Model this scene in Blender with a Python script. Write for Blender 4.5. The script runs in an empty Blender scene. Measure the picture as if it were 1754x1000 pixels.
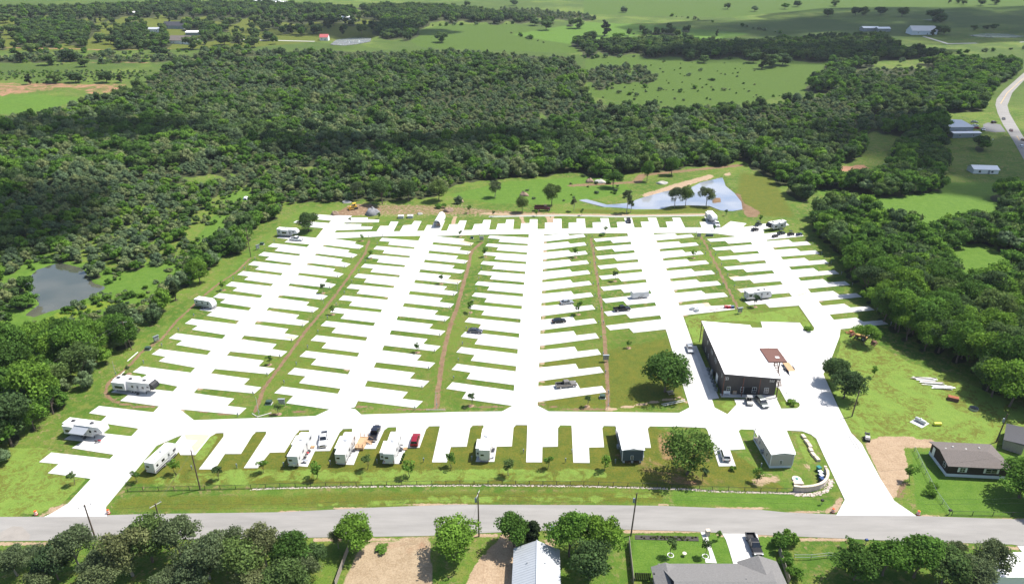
import bpy, bmesh, math, random
import numpy as np
from mathutils import Vector, Matrix
R = math.radians
random.seed(7); rng = np.random.default_rng(11)
SC = bpy.context.scene
COL = SC.collection

# ------------------------------------------------------------------ camera, sky, sun, exposure
CAM_H, PITCH, FOC = 105.0, R(24.5), 1169.0          # metres, downward tilt, focal length in photo pixels (1754 wide)
cam = bpy.data.cameras.new('camera'); cam.sensor_width = 36; cam.lens = FOC / 1754 * 36
cam.clip_start = 1; cam.clip_end = 20000
cob = bpy.data.objects.new('camera', cam); COL.objects.link(cob)
cob.location = (0, 0, CAM_H); cob.rotation_euler = (math.pi / 2 - PITCH, 0, 0); SC.camera = cob
SUN = Vector((0.47, 0.175, 0.866)).normalized()     # towards the sun
W = bpy.data.worlds.new('World'); SC.world = W; W.use_nodes = True
wn = W.node_tree.nodes; wl = W.node_tree.links
sky = wn.new('ShaderNodeTexSky'); sky.sky_type = 'NISHITA'; sky.sun_disc = False
sky.sun_elevation = math.asin(SUN.z); sky.sun_rotation = math.atan2(SUN.x, SUN.y)
sky.air_density = 1.0; sky.dust_density = 1.5; sky.ozone_density = 1.0
wn['Background'].inputs[1].default_value = 0.11
wl.new(sky.outputs[0], wn['Background'].inputs[0])
sl = bpy.data.lights.new('sun', 'SUN'); sl.energy = 4.6; sl.angle = R(0.55); sl.color = (1, 0.955, 0.89)
so = bpy.data.objects.new('sun', sl); COL.objects.link(so); so.rotation_euler = SUN.to_track_quat('Z', 'Y').to_euler(); so.location = (0, 0, 400)
vs = SC.view_settings; vs.view_transform = 'Standard'; vs.look = 'None'; vs.gamma = 1; vs.exposure = 0.85
SC.cycles.max_bounces = 5; SC.cycles.diffuse_bounces = 2; SC.cycles.glossy_bounces = 2; SC.cycles.transmission_bounces = 3
SC.cycles.transparent_max_bounces = 6; SC.cycles.volume_bounces = 0; SC.cycles.use_denoising = True
SC.cycles.caustics_reflective = False; SC.cycles.caustics_refractive = False

# ------------------------------------------------------------------ terrain and pixel -> place
def gz(x, y):
    d = np.hypot(x, y) - 480.0
    d = np.maximum(d, 0.0)
    return 0.065 * (d - 60.0 * (1 - np.exp(-d / 60.0)))
CP, SP = math.cos(PITCH), math.sin(PITCH)
def P(px, py, h=0.0):
    u = (px - 877) / FOC; v = (py - 500) / FOC
    dx, dy, dz = u, CP - v * SP, -SP - v * CP
    if dz >= -1e-4: dz = -1e-4
    t = (CAM_H - h) / -dz
    if t * math.hypot(dx, dy) > 470:
        lo, hi = 0.0, min(t, 9000.0)
        for _ in range(44):
            m = (lo + hi) / 2
            if CAM_H + dz * m > gz(dx * m, dy * m) + h: lo = m
            else: hi = m
        t = hi
    x, y = dx * t, dy * t
    return Vector((x, y, float(gz(x, y)) + h))
def pix(x, y, z):
    x = np.asarray(x, float); zz = np.asarray(z, float) - CAM_H
    dep = np.asarray(y) * CP - zz * SP
    up = np.asarray(y) * SP + zz * CP
    dep = np.maximum(dep, 1e-3)
    return 877 + FOC * x / dep, 500 - FOC * up / dep
S_ = 4.5467
def Q(x0, y0, pts, s=S_): return [(x0 + a / s, y0 + b / s) for a, b in pts]
def PX(pts, h=0.0): return [P(a, b, h) for a, b in pts]
def inpoly(x, y, poly):
    x = np.asarray(x, float); y = np.asarray(y, float); ins = np.zeros(x.shape, bool); n = len(poly)
    for i in range(n):
        x1, y1 = poly[i][0], poly[i][1]; x2, y2 = poly[(i + 1) % n][0], poly[(i + 1) % n][1]
        if y1 == y2: continue
        c = ((y1 > y) != (y2 > y)) & (x < (x2 - x1) * (y - y1) / (y2 - y1) + x1)
        ins ^= c
    return ins
def dline(x, y, pts):
    d = np.full(np.shape(x), 1e9)
    for a, b in zip(pts[:-1], pts[1:]):
        ax, ay, bx, by = a[0], a[1], b[0], b[1]; L = (bx - ax) ** 2 + (by - ay) ** 2 + 1e-9
        t = np.clip(((x - ax) * (bx - ax) + (y - ay) * (by - ay)) / L, 0, 1)
        d = np.minimum(d, np.hypot(x - ax - t * (bx - ax), y - ay - t * (by - ay)))
    return d

# ------------------------------------------------------------------ materials
MATS = {}
def nmat(name):
    m = bpy.data.materials.new(name); m.use_nodes = True; MATS[name] = m
    return m, m.node_tree.nodes, m.node_tree.links, m.node_tree.nodes['Principled BSDF']
def mat(name, c, rough=.7, metal=0., var=.12, scale=2.5, bump=0., bscale=25., spec=.4, stretch=None):
    if name in MATS: return MATS[name]
    m, n, l, b = nmat(name)
    tc = n.new('ShaderNodeTexCoord'); mp = n.new('ShaderNodeMapping'); l.new(tc.outputs['Object'], mp.inputs[0])
    if stretch: mp.inputs['Scale'].default_value = stretch
    nz = n.new('ShaderNodeTexNoise'); nz.inputs['Scale'].default_value = scale; nz.inputs['Detail'].default_value = 6; nz.inputs['Roughness'].default_value = .65
    l.new(mp.outputs[0], nz.inputs['Vector'])
    mx = n.new('ShaderNodeMix'); mx.data_type = 'RGBA'
    mx.inputs[6].default_value = (*[max(0, q * (1 - var * 1.6)) for q in c], 1); mx.inputs[7].default_value = (*[min(1, q * (1 + var * 1.6)) for q in c], 1)
    l.new(nz.outputs['Fac'], mx.inputs[0]); l.new(mx.outputs[2], b.inputs['Base Color'])
    b.inputs['Roughness'].default_value = rough; b.inputs['Metallic'].default_value = metal; b.inputs['Specular IOR Level'].default_value = spec
    if bump:
        n2 = n.new('ShaderNodeTexNoise'); n2.inputs['Scale'].default_value = bscale; n2.inputs['Detail'].default_value = 4
        l.new(mp.outputs[0], n2.inputs['Vector'])
        bp = n.new('ShaderNodeBump'); bp.inputs['Strength'].default_value = bump; bp.inputs['Distance'].default_value = .05
        l.new(n2.outputs['Fac'], bp.inputs['Height']); l.new(bp.outputs[0], b.inputs['Normal'])
    return m
mat('concrete', (.505, .495, .475), .85, var=.20, scale=.16, bump=.15, bscale=8)
mat('concrete_old', (.45, .44, .42), .9, var=.15, scale=.5, bump=.2, bscale=8)
mat('white_rv', (.58, .58, .575), .32, var=.03, scale=.7, spec=.5)
mat('rv_grey', (.36, .37, .38), .35, var=.06)
mat('rv_cream', (.62, .60, .54), .4, var=.05)
mat('roof_white', (.78, .78, .77), .55, var=.05, scale=.4)
mat('black_plastic', (.015, .015, .017), .45, var=.2)
mat('rubber', (.018, .018, .018), .85, var=.2)
mat('rim', (.55, .56, .57), .3, .8, var=.05)
mat('glass_dark', (.012, .015, .02), .06, var=.1, spec=.8)
mat('chrome', (.6, .6, .6), .2, 1., var=.03)
mat('lamp_white', (.85, .87, .88), .15, var=.02)
mat('lamp_red', (.45, .015, .015), .2, var=.05)
mat('steel_grey', (.35, .36, .37), .45, .5, var=.12)
mat('steel_dark', (.06, .06, .065), .5, .3, var=.15)
mat('steel_rust', (.14, .065, .05), .75, .1, var=.25, bump=.1)
mat('wood_raw', (.46, .29, .16), .8, var=.18, scale=6)
mat('wood_grey', (.30, .26, .22), .9, var=.25, scale=5, stretch=(1, 1, .2))
mat('pole_wood', (.105, .075, .055), .9, var=.3, scale=4, stretch=(1, 1, .12))
mat('pole_pale', (.42, .41, .39), .6, .2, var=.1)
mat('bark', (.13, .10, .08), .95, var=.3, scale=4, stretch=(1, 1, .3))
mat('bark_pale', (.26, .23, .20), .95, var=.3, scale=4, stretch=(1, 1, .3))
mat('mulch', (.24, .16, .10), .95, var=.3, scale=3, bump=.4)
mat('green_box', (.035, .065, .05), .5, var=.1)
mat('panel_grey', (.24, .27, .29), .5, .3, var=.1)
mat('fence_black', (.02, .02, .022), .5, var=.2)
mat('galv', (.38, .40, .41), .5, .6, var=.1)
mat('limestone', (.52, .44, .35), .9, var=.15, scale=1.5, bump=.4, bscale=6)
mat('stone_pale', (.56, .48, .42), .9, var=.25, scale=2.2, bump=.4, bscale=9)
mat('asphalt', (.232, .222, .206), .93, var=.22, scale=.5, bump=.2, bscale=20, stretch=(.12, .8, 1))
mat('asphalt_dark', (.14, .14, .14), .93, var=.14, scale=.3, bump=.12, bscale=30)
mat('gravel', (.36, .35, .32), .95, var=.22, scale=1.2, bump=.4, bscale=12)
mat('dirt_pile', (.24, .17, .12), .95, var=.3, scale=1.2, bump=.5, bscale=5)
mat('grey_pile', (.20, .20, .21), .95, var=.3, scale=1.2, bump=.5, bscale=5)
mat('house_brown', (.028, .02, .016), .75, var=.2, stretch=(1, 1, 5))
mat('metal_brown', (.058, .055, .056), .5, .25, var=.12, scale=.8)
mat('trim_brown', (.055, .035, .03), .5, .2, var=.15)
mat('shingle_brown', (.125, .108, .098), .95, var=.32, scale=4, bump=.5, bscale=14)
mat('shingle_grey', (.155, .150, .145), .95, var=.30, scale=4, bump=.5, bscale=14)
mat('roof_metal', (.47, .49, .51), .45, .25, var=.08, scale=.5)
mat('white_paint', (.72, .72, .70), .6, var=.05)
mat('teal_siding', (.060, .085, .10), .6, var=.1, stretch=(1, 1, 6))
mat('beige_siding', (.42, .39, .345), .65, var=.07, stretch=(1, 1, 6))
mat('skirt_white', (.62, .66, .70), .6, var=.06)
mat('orange', (.75, .12, .025), .5, var=.1)
mat('orange_dull', (.40, .13, .06), .7, var=.2)
mat('yellow_dull', (.36, .22, .07), .7, var=.25)
mat('yellow', (.72, .42, .04), .5, var=.12)
mat('lime_paint', (.55, .60, .05), .5, var=.1)
mat('blue_bin', (.012, .045, .16), .5, var=.1)
mat('teal_bin', (.02, .17, .16), .5, var=.1)
mat('fabric_grey', (.24, .26, .29), .8, var=.12, scale=3)
mat('red_cloth', (.42, .03, .04), .7, var=.1)
mat('red_roof', (.42, .10, .10), .6, var=.1)
mat('rope_pipe', (.62, .60, .56), .6, var=.1)
mat('tarp_white', (.75, .76, .78), .6, var=.05)
def paint(name, c, metal=.35, rough=.28): return mat('paint_' + name, c, rough, metal, var=.04, scale=1.0, spec=.6)
paint('white', (.72, .73, .74), 0.05); paint('black', (.012, .013, .016)); paint('navy', (.022, .027, .045)); paint('red', (.28, .012, .028))
paint('silver', (.32, .34, .36)); paint('grey', (.075, .08, .09)); paint('tan', (.21, .19, .165)); paint('greengrey', (.12, .14, .14)); paint('maroon', (.07, .012, .018))

def leafmat(name, c, hue=.28, val=.5, trans=.38):
    m, n, l, b = nmat(name); n.remove(b)
    oi = n.new('ShaderNodeObjectInfo'); at = n.new('ShaderNodeAttribute'); at.attribute_name = 'lv'
    r1 = n.new('ShaderNodeValToRGB'); cr = r1.color_ramp
    cr.elements[0].position = 0; cr.elements[0].color = (c[0] * (1 - hue), c[1] * (1 - val * .6), c[2] * (1 - hue * .3), 1)
    cr.elements[1].position = 1; cr.elements[1].color = (c[0] * (1 + hue * 2.0), c[1] * (1 + val * .7), c[2] * (1 + hue * .5), 1)
    e = cr.elements.new(.5); e.color = (*c, 1)
    l.new(oi.outputs['Random'], r1.inputs[0])
    ml = n.new('ShaderNodeMix'); ml.data_type = 'RGBA'; ml.blend_type = 'MULTIPLY'; ml.inputs[0].default_value = 1
    ma = n.new('ShaderNodeMapRange'); ma.inputs[3].default_value = .6; ma.inputs[4].default_value = 1.45; l.new(at.outputs['Fac'], ma.inputs[0])
    l.new(r1.outputs[0], ml.inputs[6]); l.new(ma.outputs[0], ml.inputs[7])
    d = n.new('ShaderNodeBsdfDiffuse'); t = n.new('ShaderNodeBsdfTranslucent'); mx = n.new('ShaderNodeMixShader'); mx.inputs[0].default_value = trans
    
    l.new(ml.outputs[2], d.inputs[0]); l.new(ml.outputs[2], t.inputs[0]); l.new(d.outputs[0], mx.inputs[1]); l.new(t.outputs[0], mx.inputs[2])
    l.new(mx.outputs[0], n['Material Output'].inputs[0])
    return m
leafmat('leaf_oak', (.082, .138, .046)); leafmat('leaf_bright', (.100, .200, .034)); leafmat('leaf_pale', (.150, .212, .096), .24, .32); leafmat('leaf_fresh', (.125, .205, .045), .03, .03); leafmat('leaf_full', (.080, .155, .036), .03, .03)
leafmat('leaf_cedar', (.052, .078, .030)); leafmat('leaf_grey', (.124, .162, .072), .2, .25)

# ------------------------------------------------------------------ object helpers
def tag(o, label=None, cat=None, group=None, kind=None):
    if label: o['label'] = label
    if cat: o['category'] = cat
    if group: o['group'] = group
    if kind: o['kind'] = kind
    return o
def empty(name, loc=(0, 0, 0), rz=0., label=None, cat=None, group=None):
    o = bpy.data.objects.new(name, None); COL.objects.link(o); o.location = loc; o.rotation_euler = (0, 0, rz); o.empty_display_size = .3
    return tag(o, label, cat, group)
def link(name, me, parent=None):
    o = bpy.data.objects.new(name, me); COL.objects.link(o)
    if parent is not None: o.parent = parent
    return o
class MB:
    def __init__(s): s.v = []; s.f = []
    def add(s, vs, fs):
        k = len(s.v); s.v += [tuple(q) for q in vs]; s.f += [tuple(i + k for i in f) for f in fs]; return s
    def box(s, cx, cy, cz, sx, sy, sz, rz=0.):
        c, n = math.cos(rz), math.sin(rz); vs = []
        for a, b, d in ((-1, -1, -1), (1, -1, -1), (1, 1, -1), (-1, 1, -1), (-1, -1, 1), (1, -1, 1), (1, 1, 1), (-1, 1, 1)):
            x, y = a * sx / 2, b * sy / 2; vs.append((cx + x * c - y * n, cy + x * n + y * c, cz + d * sz / 2))
        return s.add(vs, [(0, 3, 2, 1), (4, 5, 6, 7), (0, 1, 5, 4), (1, 2, 6, 5), (2, 3, 7, 6), (3, 0, 4, 7)])
    def prism(s, poly, z0, z1):
        n = len(poly); a = sum(poly[i][0] * poly[(i + 1) % n][1] - poly[(i + 1) % n][0] * poly[i][1] for i in range(n))
        if a < 0: poly = poly[::-1]
        vs = [(p[0], p[1], z0 + (p[2] if len(p) > 2 else 0)) for p in poly] + [(p[0], p[1], z1 + (p[2] if len(p) > 2 else 0)) for p in poly]
        return s.add(vs, [tuple(range(n - 1, -1, -1)), tuple(range(n, 2 * n))] + [(i, (i + 1) % n, n + (i + 1) % n, n + i) for i in range(n)])
    def loft(s, prof, w, inset=0.):
        n = len(prof); f = w if callable(w) else (lambda z: w)
        vs = [(x, -f(z), z) for x, z in prof] + [(x, f(z), z) for x, z in prof]
        return s.add(vs, [tuple(range(n - 1, -1, -1)), tuple(range(n, 2 * n))] + [(i, (i + 1) % n, n + (i + 1) % n, n + i) for i in range(n)])
    def tube(s, p0, p1, r0, r1=None, n=6):
        r1 = r0 if r1 is None else r1; p0, p1 = Vector(p0), Vector(p1); d = (p1 - p0)
        if d.length < 1e-6: return s
        q = d.to_track_quat('Z', 'Y'); vs = []
        for p, r in ((p0, r0), (p1, r1)):
            for i in range(n):
                t = 2 * math.pi * i / n; vs.append(p + q @ Vector((r * math.cos(t), r * math.sin(t), 0)))
        return s.add(vs, [(i, (i + 1) % n, n + (i + 1) % n, n + i) for i in range(n)] + [tuple(range(n - 1, -1, -1)), tuple(range(n, 2 * n))])
    def face(s, pts): return s.add(pts, [tuple(range(len(pts)))])
    def plate(s, pts, off):
        pts = [Vector(p) for p in pts]; off = Vector(off); n = len(pts)
        return s.add(pts + [p + off for p in pts], [tuple(range(n - 1, -1, -1)), tuple(range(n, 2 * n))] + [(i, (i + 1) % n, n + (i + 1) % n, n + i) for i in range(n)])
    def blob(s, c, r, seed=0, n=10, m=6, amp=.2, flat=None):
        g = random.Random(seed); ph = [g.uniform(0, 6.3) for _ in range(6)]; vs = []
        for j in range(m + 1):
            th = math.pi * j / m
            for i in range(n):
                a = 2 * math.pi * i / n
                k = 1 + amp * (math.sin(2 * a + ph[0] + th) + math.sin(3 * a + ph[1] - 2 * th) + math.sin(5 * a + ph[2] + 3 * th)) * .5
                z = math.cos(th) * r[2] * k
                if flat is not None: z = max(z, flat)
                vs.append((c[0] + math.sin(th) * math.cos(a) * r[0] * k, c[1] + math.sin(th) * math.sin(a) * r[1] * k, c[2] + z))
        return s.add(vs, [(j * n + i, j * n + (i + 1) % n, (j + 1) * n + (i + 1) % n, (j + 1) * n + i)[::-1] for j in range(m) for i in range(n)])
    def mesh(s, name, m, smooth=False):
        me = bpy.data.meshes.new(name); me.from_pydata(s.v, [], s.f); me.update()
        if m: me.materials.append(MATS[m] if isinstance(m, str) else m)
        if smooth: me.polygons.foreach_set('use_smooth', [True] * len(me.polygons))
        return me
    def build(s, name, m, parent=None, smooth=False): return link(name, s.mesh(name, m, smooth), parent)
def copy_tree(o, parent=None, loc=None, rz=None):
    c = o.copy(); COL.objects.link(c)
    if parent is not None: c.parent = parent
    if loc is not None: c.location = loc
    if rz is not None: c.rotation_euler = (0, 0, rz)
    for ch in o.children:
        copy_tree(ch, c)
    return c
def npmesh(name, v, q, m=None, tri=False):
    k = q.shape[1]; me = bpy.data.meshes.new(name); me.vertices.add(len(v)); me.vertices.foreach_set('co', v.astype(np.float32).ravel())
    me.loops.add(q.size); me.loops.foreach_set('vertex_index', q.astype(np.int32).ravel())
    me.polygons.add(len(q)); me.polygons.foreach_set('loop_start', np.arange(0, q.size, k, dtype=np.int32))
    try: me.polygons.foreach_set('loop_total', np.full(len(q), k, np.int32))
    except Exception: pass
    me.update(calc_edges=True)
    if m: me.materials.append(MATS[m] if isinstance(m, str) else m)
    return me
def slab(name, pxs, z1, m='concrete', parent=None, z0=-.15, world=False):
    pts = pxs if world else PX(pxs)
    o = MB().prism([(p[0], p[1], p[2]) for p in pts], z0, z1).build(name, m, parent)
    return o
# ------------------------------------------------------------------ ground sheet
ys = list(np.arange(-400, 60, 20.)) + list(np.arange(60, 345, 1.15))
while ys[-1] < 2600: ys.append(ys[-1] * 1.0085)
ys += [3200., 4500., 9000.]
ys = np.array(ys); NC = 640
us = np.linspace(-1, 1, NC)
Wd = 95 + .84 * np.maximum(ys, 0)
GX = us[None, :] * Wd[:, None]; GX[:, 0] = -9000; GX[:, -1] = 9000
GY = np.repeat(ys[:, None], NC, 1)
GZ = gz(np.clip(GX, -2500, 2500), np.minimum(GY, 2600))
def smooth(m, n=1):
    for _ in range(n):
        p = np.pad(m, 1, mode='edge'); m = (p[:-2, 1:-1] + p[2:, 1:-1] + p[1:-1, :-2] + p[1:-1, 2:] + 2 * p[1:-1, 1:-1]) / 6
    return m
ch = {k: np.zeros(GX.shape) for k in 'dirt trail lime olive lush pale wood gravel flower red straw'.split()}
def poly(k, pts, w=1., sm=2):
    ch[k] = np.maximum(ch[k], smooth(inpoly(GX, GY, PX(pts)) * w, sm))
def line(k, pts, wd, w=1.):
    d = dline(GX, GY, PX(pts)); ch[k] = np.maximum(ch[k], w * np.clip(1.4 - d / (wd * 1.15), 0, 1))
tr = dict(
 ab=[(436, 706), (443, 690), (452, 665), (470, 640), (500, 600), (525, 565), (555, 530), (575, 505), (600, 470), (625, 435), (632, 412)],
 bc=[(748, 698), (750, 670), (757, 620), (763, 590), (772, 555), (782, 530), (790, 500), (800, 465), (808, 430), (825, 415)],
 cd=[(1041, 702), (1041, 660), (1037, 600), (1034, 560), (1031, 530), (1026, 500), (1022, 470), (1017, 440), (1013, 408)],
 de=[(1268, 535), (1250, 500), (1235, 470), (1220, 440), (1207, 415), (1200, 405)],
 lf=[(429, 442), (406, 465), (373, 487), (346, 509), (331, 524), (303, 549), (277, 581), (244, 601), (220, 628), (186, 655), (180, 672), (191, 685), (208, 691), (235, 696), (263, 698)])
for k, w in (('ab', .62), ('bc', .8), ('cd', .6), ('de', .6), ('lf', .55)): line('trail', tr[k], w, .86); line('dirt', tr[k], 2.2, .30)
line('trail', [(330, 702), (380, 709), (440, 712), (540, 702)], .4, .8); line('trail', [(612, 697), (700, 700), (860, 697)], .5, .8); line('trail', [(921, 691), (960, 699), (1040, 701)], .5, .8)
line('dirt', [(1040, 701), (1080, 696), (1120, 688), (1165, 681), (1178, 690)], .45)
poly('dirt', [(1478, 756), (1500, 750), (1530, 747), (1600, 752), (1602, 764), (1545, 765), (1556, 800), (1560, 815), (1540, 830), (1535, 858), (1522, 850), (1500, 800)], 1.0)
poly('trail', [(1535, 815), (1560, 822), (1548, 862), (1530, 858)], .55)
poly('dirt', [(575, 372), (590, 352), (625, 345), (700, 348), (735, 352), (800, 348), (830, 358), (880, 362), (1000, 366), (1060, 370), (900, 371), (840, 374), (800, 374), (745, 372), (690, 374), (640, 372)], .44)
poly('trail', [(600, 352), (700, 350), (760, 352), (860, 360), (1000, 366), (860, 368), (700, 368), (620, 370)], .56)
poly('trail', [(560, 372), (600, 350), (640, 350), (660, 362), (610, 370)], .8)
line('dirt', [(830, 366), (900, 368), (1000, 368), (1100, 369), (1215, 367)], 1.6, .9); line('gravel', [(840, 371), (900, 370), (965, 369), (1060, 371), (1205, 369)], 1.0, 1.)
for a in ([(893, 372), (897, 383)], [(937, 371), (941, 382)], [(946, 371), (945, 382)], [(779, 372), (776, 384)]): line('dirt', a, .8)
poly('dirt', [(1098, 334), (1160, 314), (1220, 298), (1225, 303), (1165, 322), (1100, 338)], 1.); poly('dirt', [(1235, 300), (1250, 294), (1252, 300), (1238, 303)], 1.)
poly('trail', [(1253, 330), (1265, 330), (1275, 348), (1300, 362), (1300, 372), (1280, 372), (1268, 356)], 1.)
line('trail', [(1270, 283), (1200, 290), (1100, 300), (1090, 312), (980, 318)], 3.0, .75)
poly('red', [(-30, 139), (90, 141), (225, 143), (218, 150), (205, 160), (160, 166), (120, 152), (70, 158), (0, 168), (-30, 166)], .52)
line('red', [(0, 82), (120, 84), (170, 86), (290, 84)], 5, .6); line('red', [(110, 107), (200, 107), (330, 109)], 4, .55)
poly('red', [(1418, 288), (1440, 284), (1485, 282), (1492, 296), (1430, 294)], .8)
poly('lime', [(-60, 770), (60, 765), (110, 775), (118, 800), (152, 818), (108, 862), (60, 882), (-60, 886)], .86)
poly('lime', [(300, 802), (620, 795), (1040, 798), (1046, 822), (1000, 828), (500, 832), (240, 838), (260, 815)], .50)
poly('lime', [(640, 812), (860, 812), (860, 826), (600, 830)], .68)
poly('lime', [(200, 872), (480, 862), (700, 846), (1130, 838), (1130, 862), (700, 870), (200, 880)], .50)
poly('lime', [(1172, 543), (1280, 530), (1300, 548), (1210, 552), (1205, 590), (1190, 590)], .95); poly('lime', [(1270, 540), (1368, 524), (1395, 560), (1380, 568), (1365, 552), (1290, 552)], .62)
poly('lime', [(1440, 567), (1490, 583), (1560, 622), (1620, 640), (1760, 700), (1770, 760), (1640, 760), (1480, 752), (1455, 738), (1418, 650), (1440, 590)], .92, 3)
poly('lime', [(1224, 690), (1258, 685), (1262, 693), (1246, 710)], .62); poly('lime', [(1330, 664), (1338, 700), (1370, 700), (1370, 690), (1345, 688)], .62)
poly('lime', [(1355, 738), (1395, 745), (1410, 790), (1380, 800)], .6); poly('lime', [(340, 745), (385, 742), (350, 790), (330, 790)], .6)
poly('olive', [(210, 830), (270, 770), (340, 740), (560, 734), (900, 726), (1120, 730), (1240, 760), (1360, 842), (1130, 836), (700, 832)], .70)
poly('olive', [(180, 880), (200, 846), (600, 838), (1140, 836), (1140, 866), (700, 872)], .55)
poly('olive', [(920, 620), (1150, 575), (1180, 700), (930, 702)], .58); poly('olive', [(330, 700), (420, 560), (1450, 500), (1440, 700)], .46)
poly('olive', [(980, 355), (1100, 360), (1215, 340), (1290, 372), (1370, 375), (1330, 300), (1262, 290), (1255, 330), (1240, 365), (1100, 368), (970, 366)], .58, 9)
poly('red', [(1035, 770), (1070, 770), (1200, 800), (1300, 820), (1220, 838), (1110, 832)], .46); poly('red', [(1120, 735), (1210, 735), (1225, 800), (1130, 800)], .45)
poly('dirt', [(1305, 805), (1340, 812), (1345, 832), (1290, 835), (1280, 820)], .56); poly('dirt', [(1375, 780), (1395, 800), (1390, 815), (1372, 800)], .54)
poly('straw', [(200, 866), (480, 858), (700, 850), (700, 858), (480, 868), (200, 874)], .42); poly('red', [(700, 842), (1120, 846), (1120, 852), (700, 852)], .36); poly('lush', [(1150, 838), (1360, 845), (1440, 860), (1420, 878), (1150, 866)], .8); poly('lush', [(1560, 770), (1760, 775), (1760, 890), (1570, 880)], .95)
poly('lush', [(1085, 912), (1330, 915), (1330, 990), (1080, 1000)], .9); poly('lush', [(950, 912), (1080, 912), (1080, 1010), (950, 1010)], .5)
poly('lush', [(870, 310), (1050, 300), (1090, 330), (960, 350), (850, 350), (760, 335)], .9); poly('lush', [(430, 420), (520, 350), (560, 360), (470, 400), (390, 500), (250, 600), (210, 620)], .55)
poly('lush', [(0, 440), (60, 430), (200, 460), (320, 430), (390, 330), (440, 320), (425, 400), (300, 500), (200, 580), (0, 600)], .7)
poly('flower', [(70, 545), (130, 520), (210, 508), (215, 520), (140, 545), (80, 560)], .47); poly('flower', [(290, 475), (340, 425), (350, 430), (310, 470)], .42)
poly('straw', [(585, 1010), (612, 945), (640, 925), (735, 922), (742, 1010)], 1.0); poly('red', [(640, 920), (735, 918), (735, 945), (700, 955), (640, 940)], .5)
poly('dirt', [(792, 1010), (815, 965), (860, 915), (880, 905), (895, 920), (880, 940), (880, 1010)], 1.0)
poly('dirt', [(930, 918), (955, 918), (950, 940), (930, 940)], .8)
for a in ([(0, 930), (100, 928), (250, 924)], [(540, 924), (740, 920), (850, 915)], [(1070, 909), (1200, 912), (1300, 918), (1450, 926)], [(1580, 930), (1760, 939)]): line('dirt', a, .55, .8)
for a in ([(480, 877), (640, 868), (800, 862)], [(1130, 865), (1300, 871), (1420, 879)], [(1580, 884), (1760, 890)]): line('dirt', a, .5, .7)
poly('dirt', [(62, 884), (80, 872), (110, 862), (120, 866), (90, 882)], 1.); poly('dirt', [(1400, 876), (1425, 866), (1440, 845), (1447, 856), (1432, 882)], .9)
poly('dirt', [(1030, 772), (1200, 760), (1210, 800), (1180, 830), (1120, 836)], .38)
poly('pale', [(700, 70), (705, 55), (760, 42), (870, 40), (1000, 60), (990, 92), (870, 88), (720, 82)], .8)
poly('pale', [(1000, 100), (1130, 97), (1300, 100), (1420, 108), (1418, 132), (1410, 152), (1290, 176), (1190, 183), (1080, 178), (1010, 166)], .85)
poly('pale', [(1000, -5), (1760, -5), (1760, 20), (1500, 18), (1340, 22), (1250, 30), (1000, 25)], .9)
poly('lush', [(870, 60), (1000, 38), (1120, 42), (1290, 58), (1200, 76), (1100, 60), (1000, 80)], .8); poly('lush', [(-60, 165), (60, 160), (160, 168), (60, 195), (-60, 200)], .7)
poly('olive', [(-60, 20), (640, 20), (690, 60), (420, 84), (-60, 90)], .55); poly('pale', [(400, 40), (640, 35), (700, 60), (420, 78)], .6); poly('lush', [(1370, 318), (1740, 310), (1760, 480), (1580, 480), (1560, 410)], .8)
def grid_noise(s, seed):
    a = rng.uniform(0, 6.28, 8); return sum(np.sin(GX / s * math.cos(t) + GY / s * math.sin(t) + a[i]) for i, t in enumerate(rng.uniform(0, 6.28, 8))) / 8
# ponds are dug into the sheet; the water lies level inside
POND = {
 'near': [(985, 341), (1003, 340), (1040, 350), (1075, 347), (1100, 338), (1140, 327), (1185, 320), (1200, 312), (1238, 303), (1243, 318), (1258, 330), (1270, 345), (1272, 358), (1255, 361), (1235, 360), (1215, 352), (1180, 351), (1150, 352), (1130, 358), (1090, 358), (1060, 355), (1035, 354), (1015, 349)],
 'left': [(43, 482), (63, 462), (99, 450), (139, 459), (158, 485), (181, 492), (150, 508), (120, 522), (85, 532), (59, 541), (43, 538), (70, 518), (50, 498)],
 'far_left': [(566, 76), (575, 68), (600, 65), (636, 65), (634, 72), (610, 76), (590, 78)],
 'far_right': [(1660, 61), (1690, 57), (1725, 57), (1756, 61), (1740, 64), (1690, 65), (1665, 63)],
 'far_high': [(1575, 33), (1600, 32.4), (1625, 34), (1618, 36), (1590, 35.5)]}
for k in ('far_left', 'far_right', 'far_high'):
    cy = sum(q[1] for q in POND[k]) / len(POND[k]); POND[k] = [(a, cy + (b_ - cy) * 1.9) for a, b_ in POND[k]]
for k, pg in POND.items():
    m = smooth(inpoly(GX, GY, PX(pg)) * 1., 2)
    GZ = GZ - np.clip(m * 1.35 - .25, 0, 1) * (1.1 if k in ('near', 'left') else 0.)
    if k.startswith('far'):
        c0 = P(sum(q[0] for q in pg) / len(pg), sum(q[1] for q in pg) / len(pg)); md_ = np.clip(smooth(inpoly(GX, GY, PX(pg)) * 1., 14) * 2.6, 0, 1); GZ = GZ * (1 - md_) + (c0.z - .1) * md_ - np.clip(m * 1.35 - .25, 0, 1) * .8
    if k == 'near':
        isl = inpoly(GX, GY, PX([(1217, 343), (1228, 337), (1238, 341), (1235, 346), (1222, 347)])); GZ = np.where(isl, .35, GZ)
    ch['trail'] = np.maximum(ch['trail'], smooth(inpoly(GX, GY, PX(pg)) * 1., 4) * .75)
GZ = np.where((GY > 335) | (np.abs(GX) > 170), GZ + grid_noise(9, 1) * .08, GZ)
nr = len(ys); idx = np.arange(nr * NC).reshape(nr, NC)
quads = np.stack([idx[:-1, :-1], idx[:-1, 1:], idx[1:, 1:], idx[1:, :-1]], -1).reshape(-1, 4)

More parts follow.
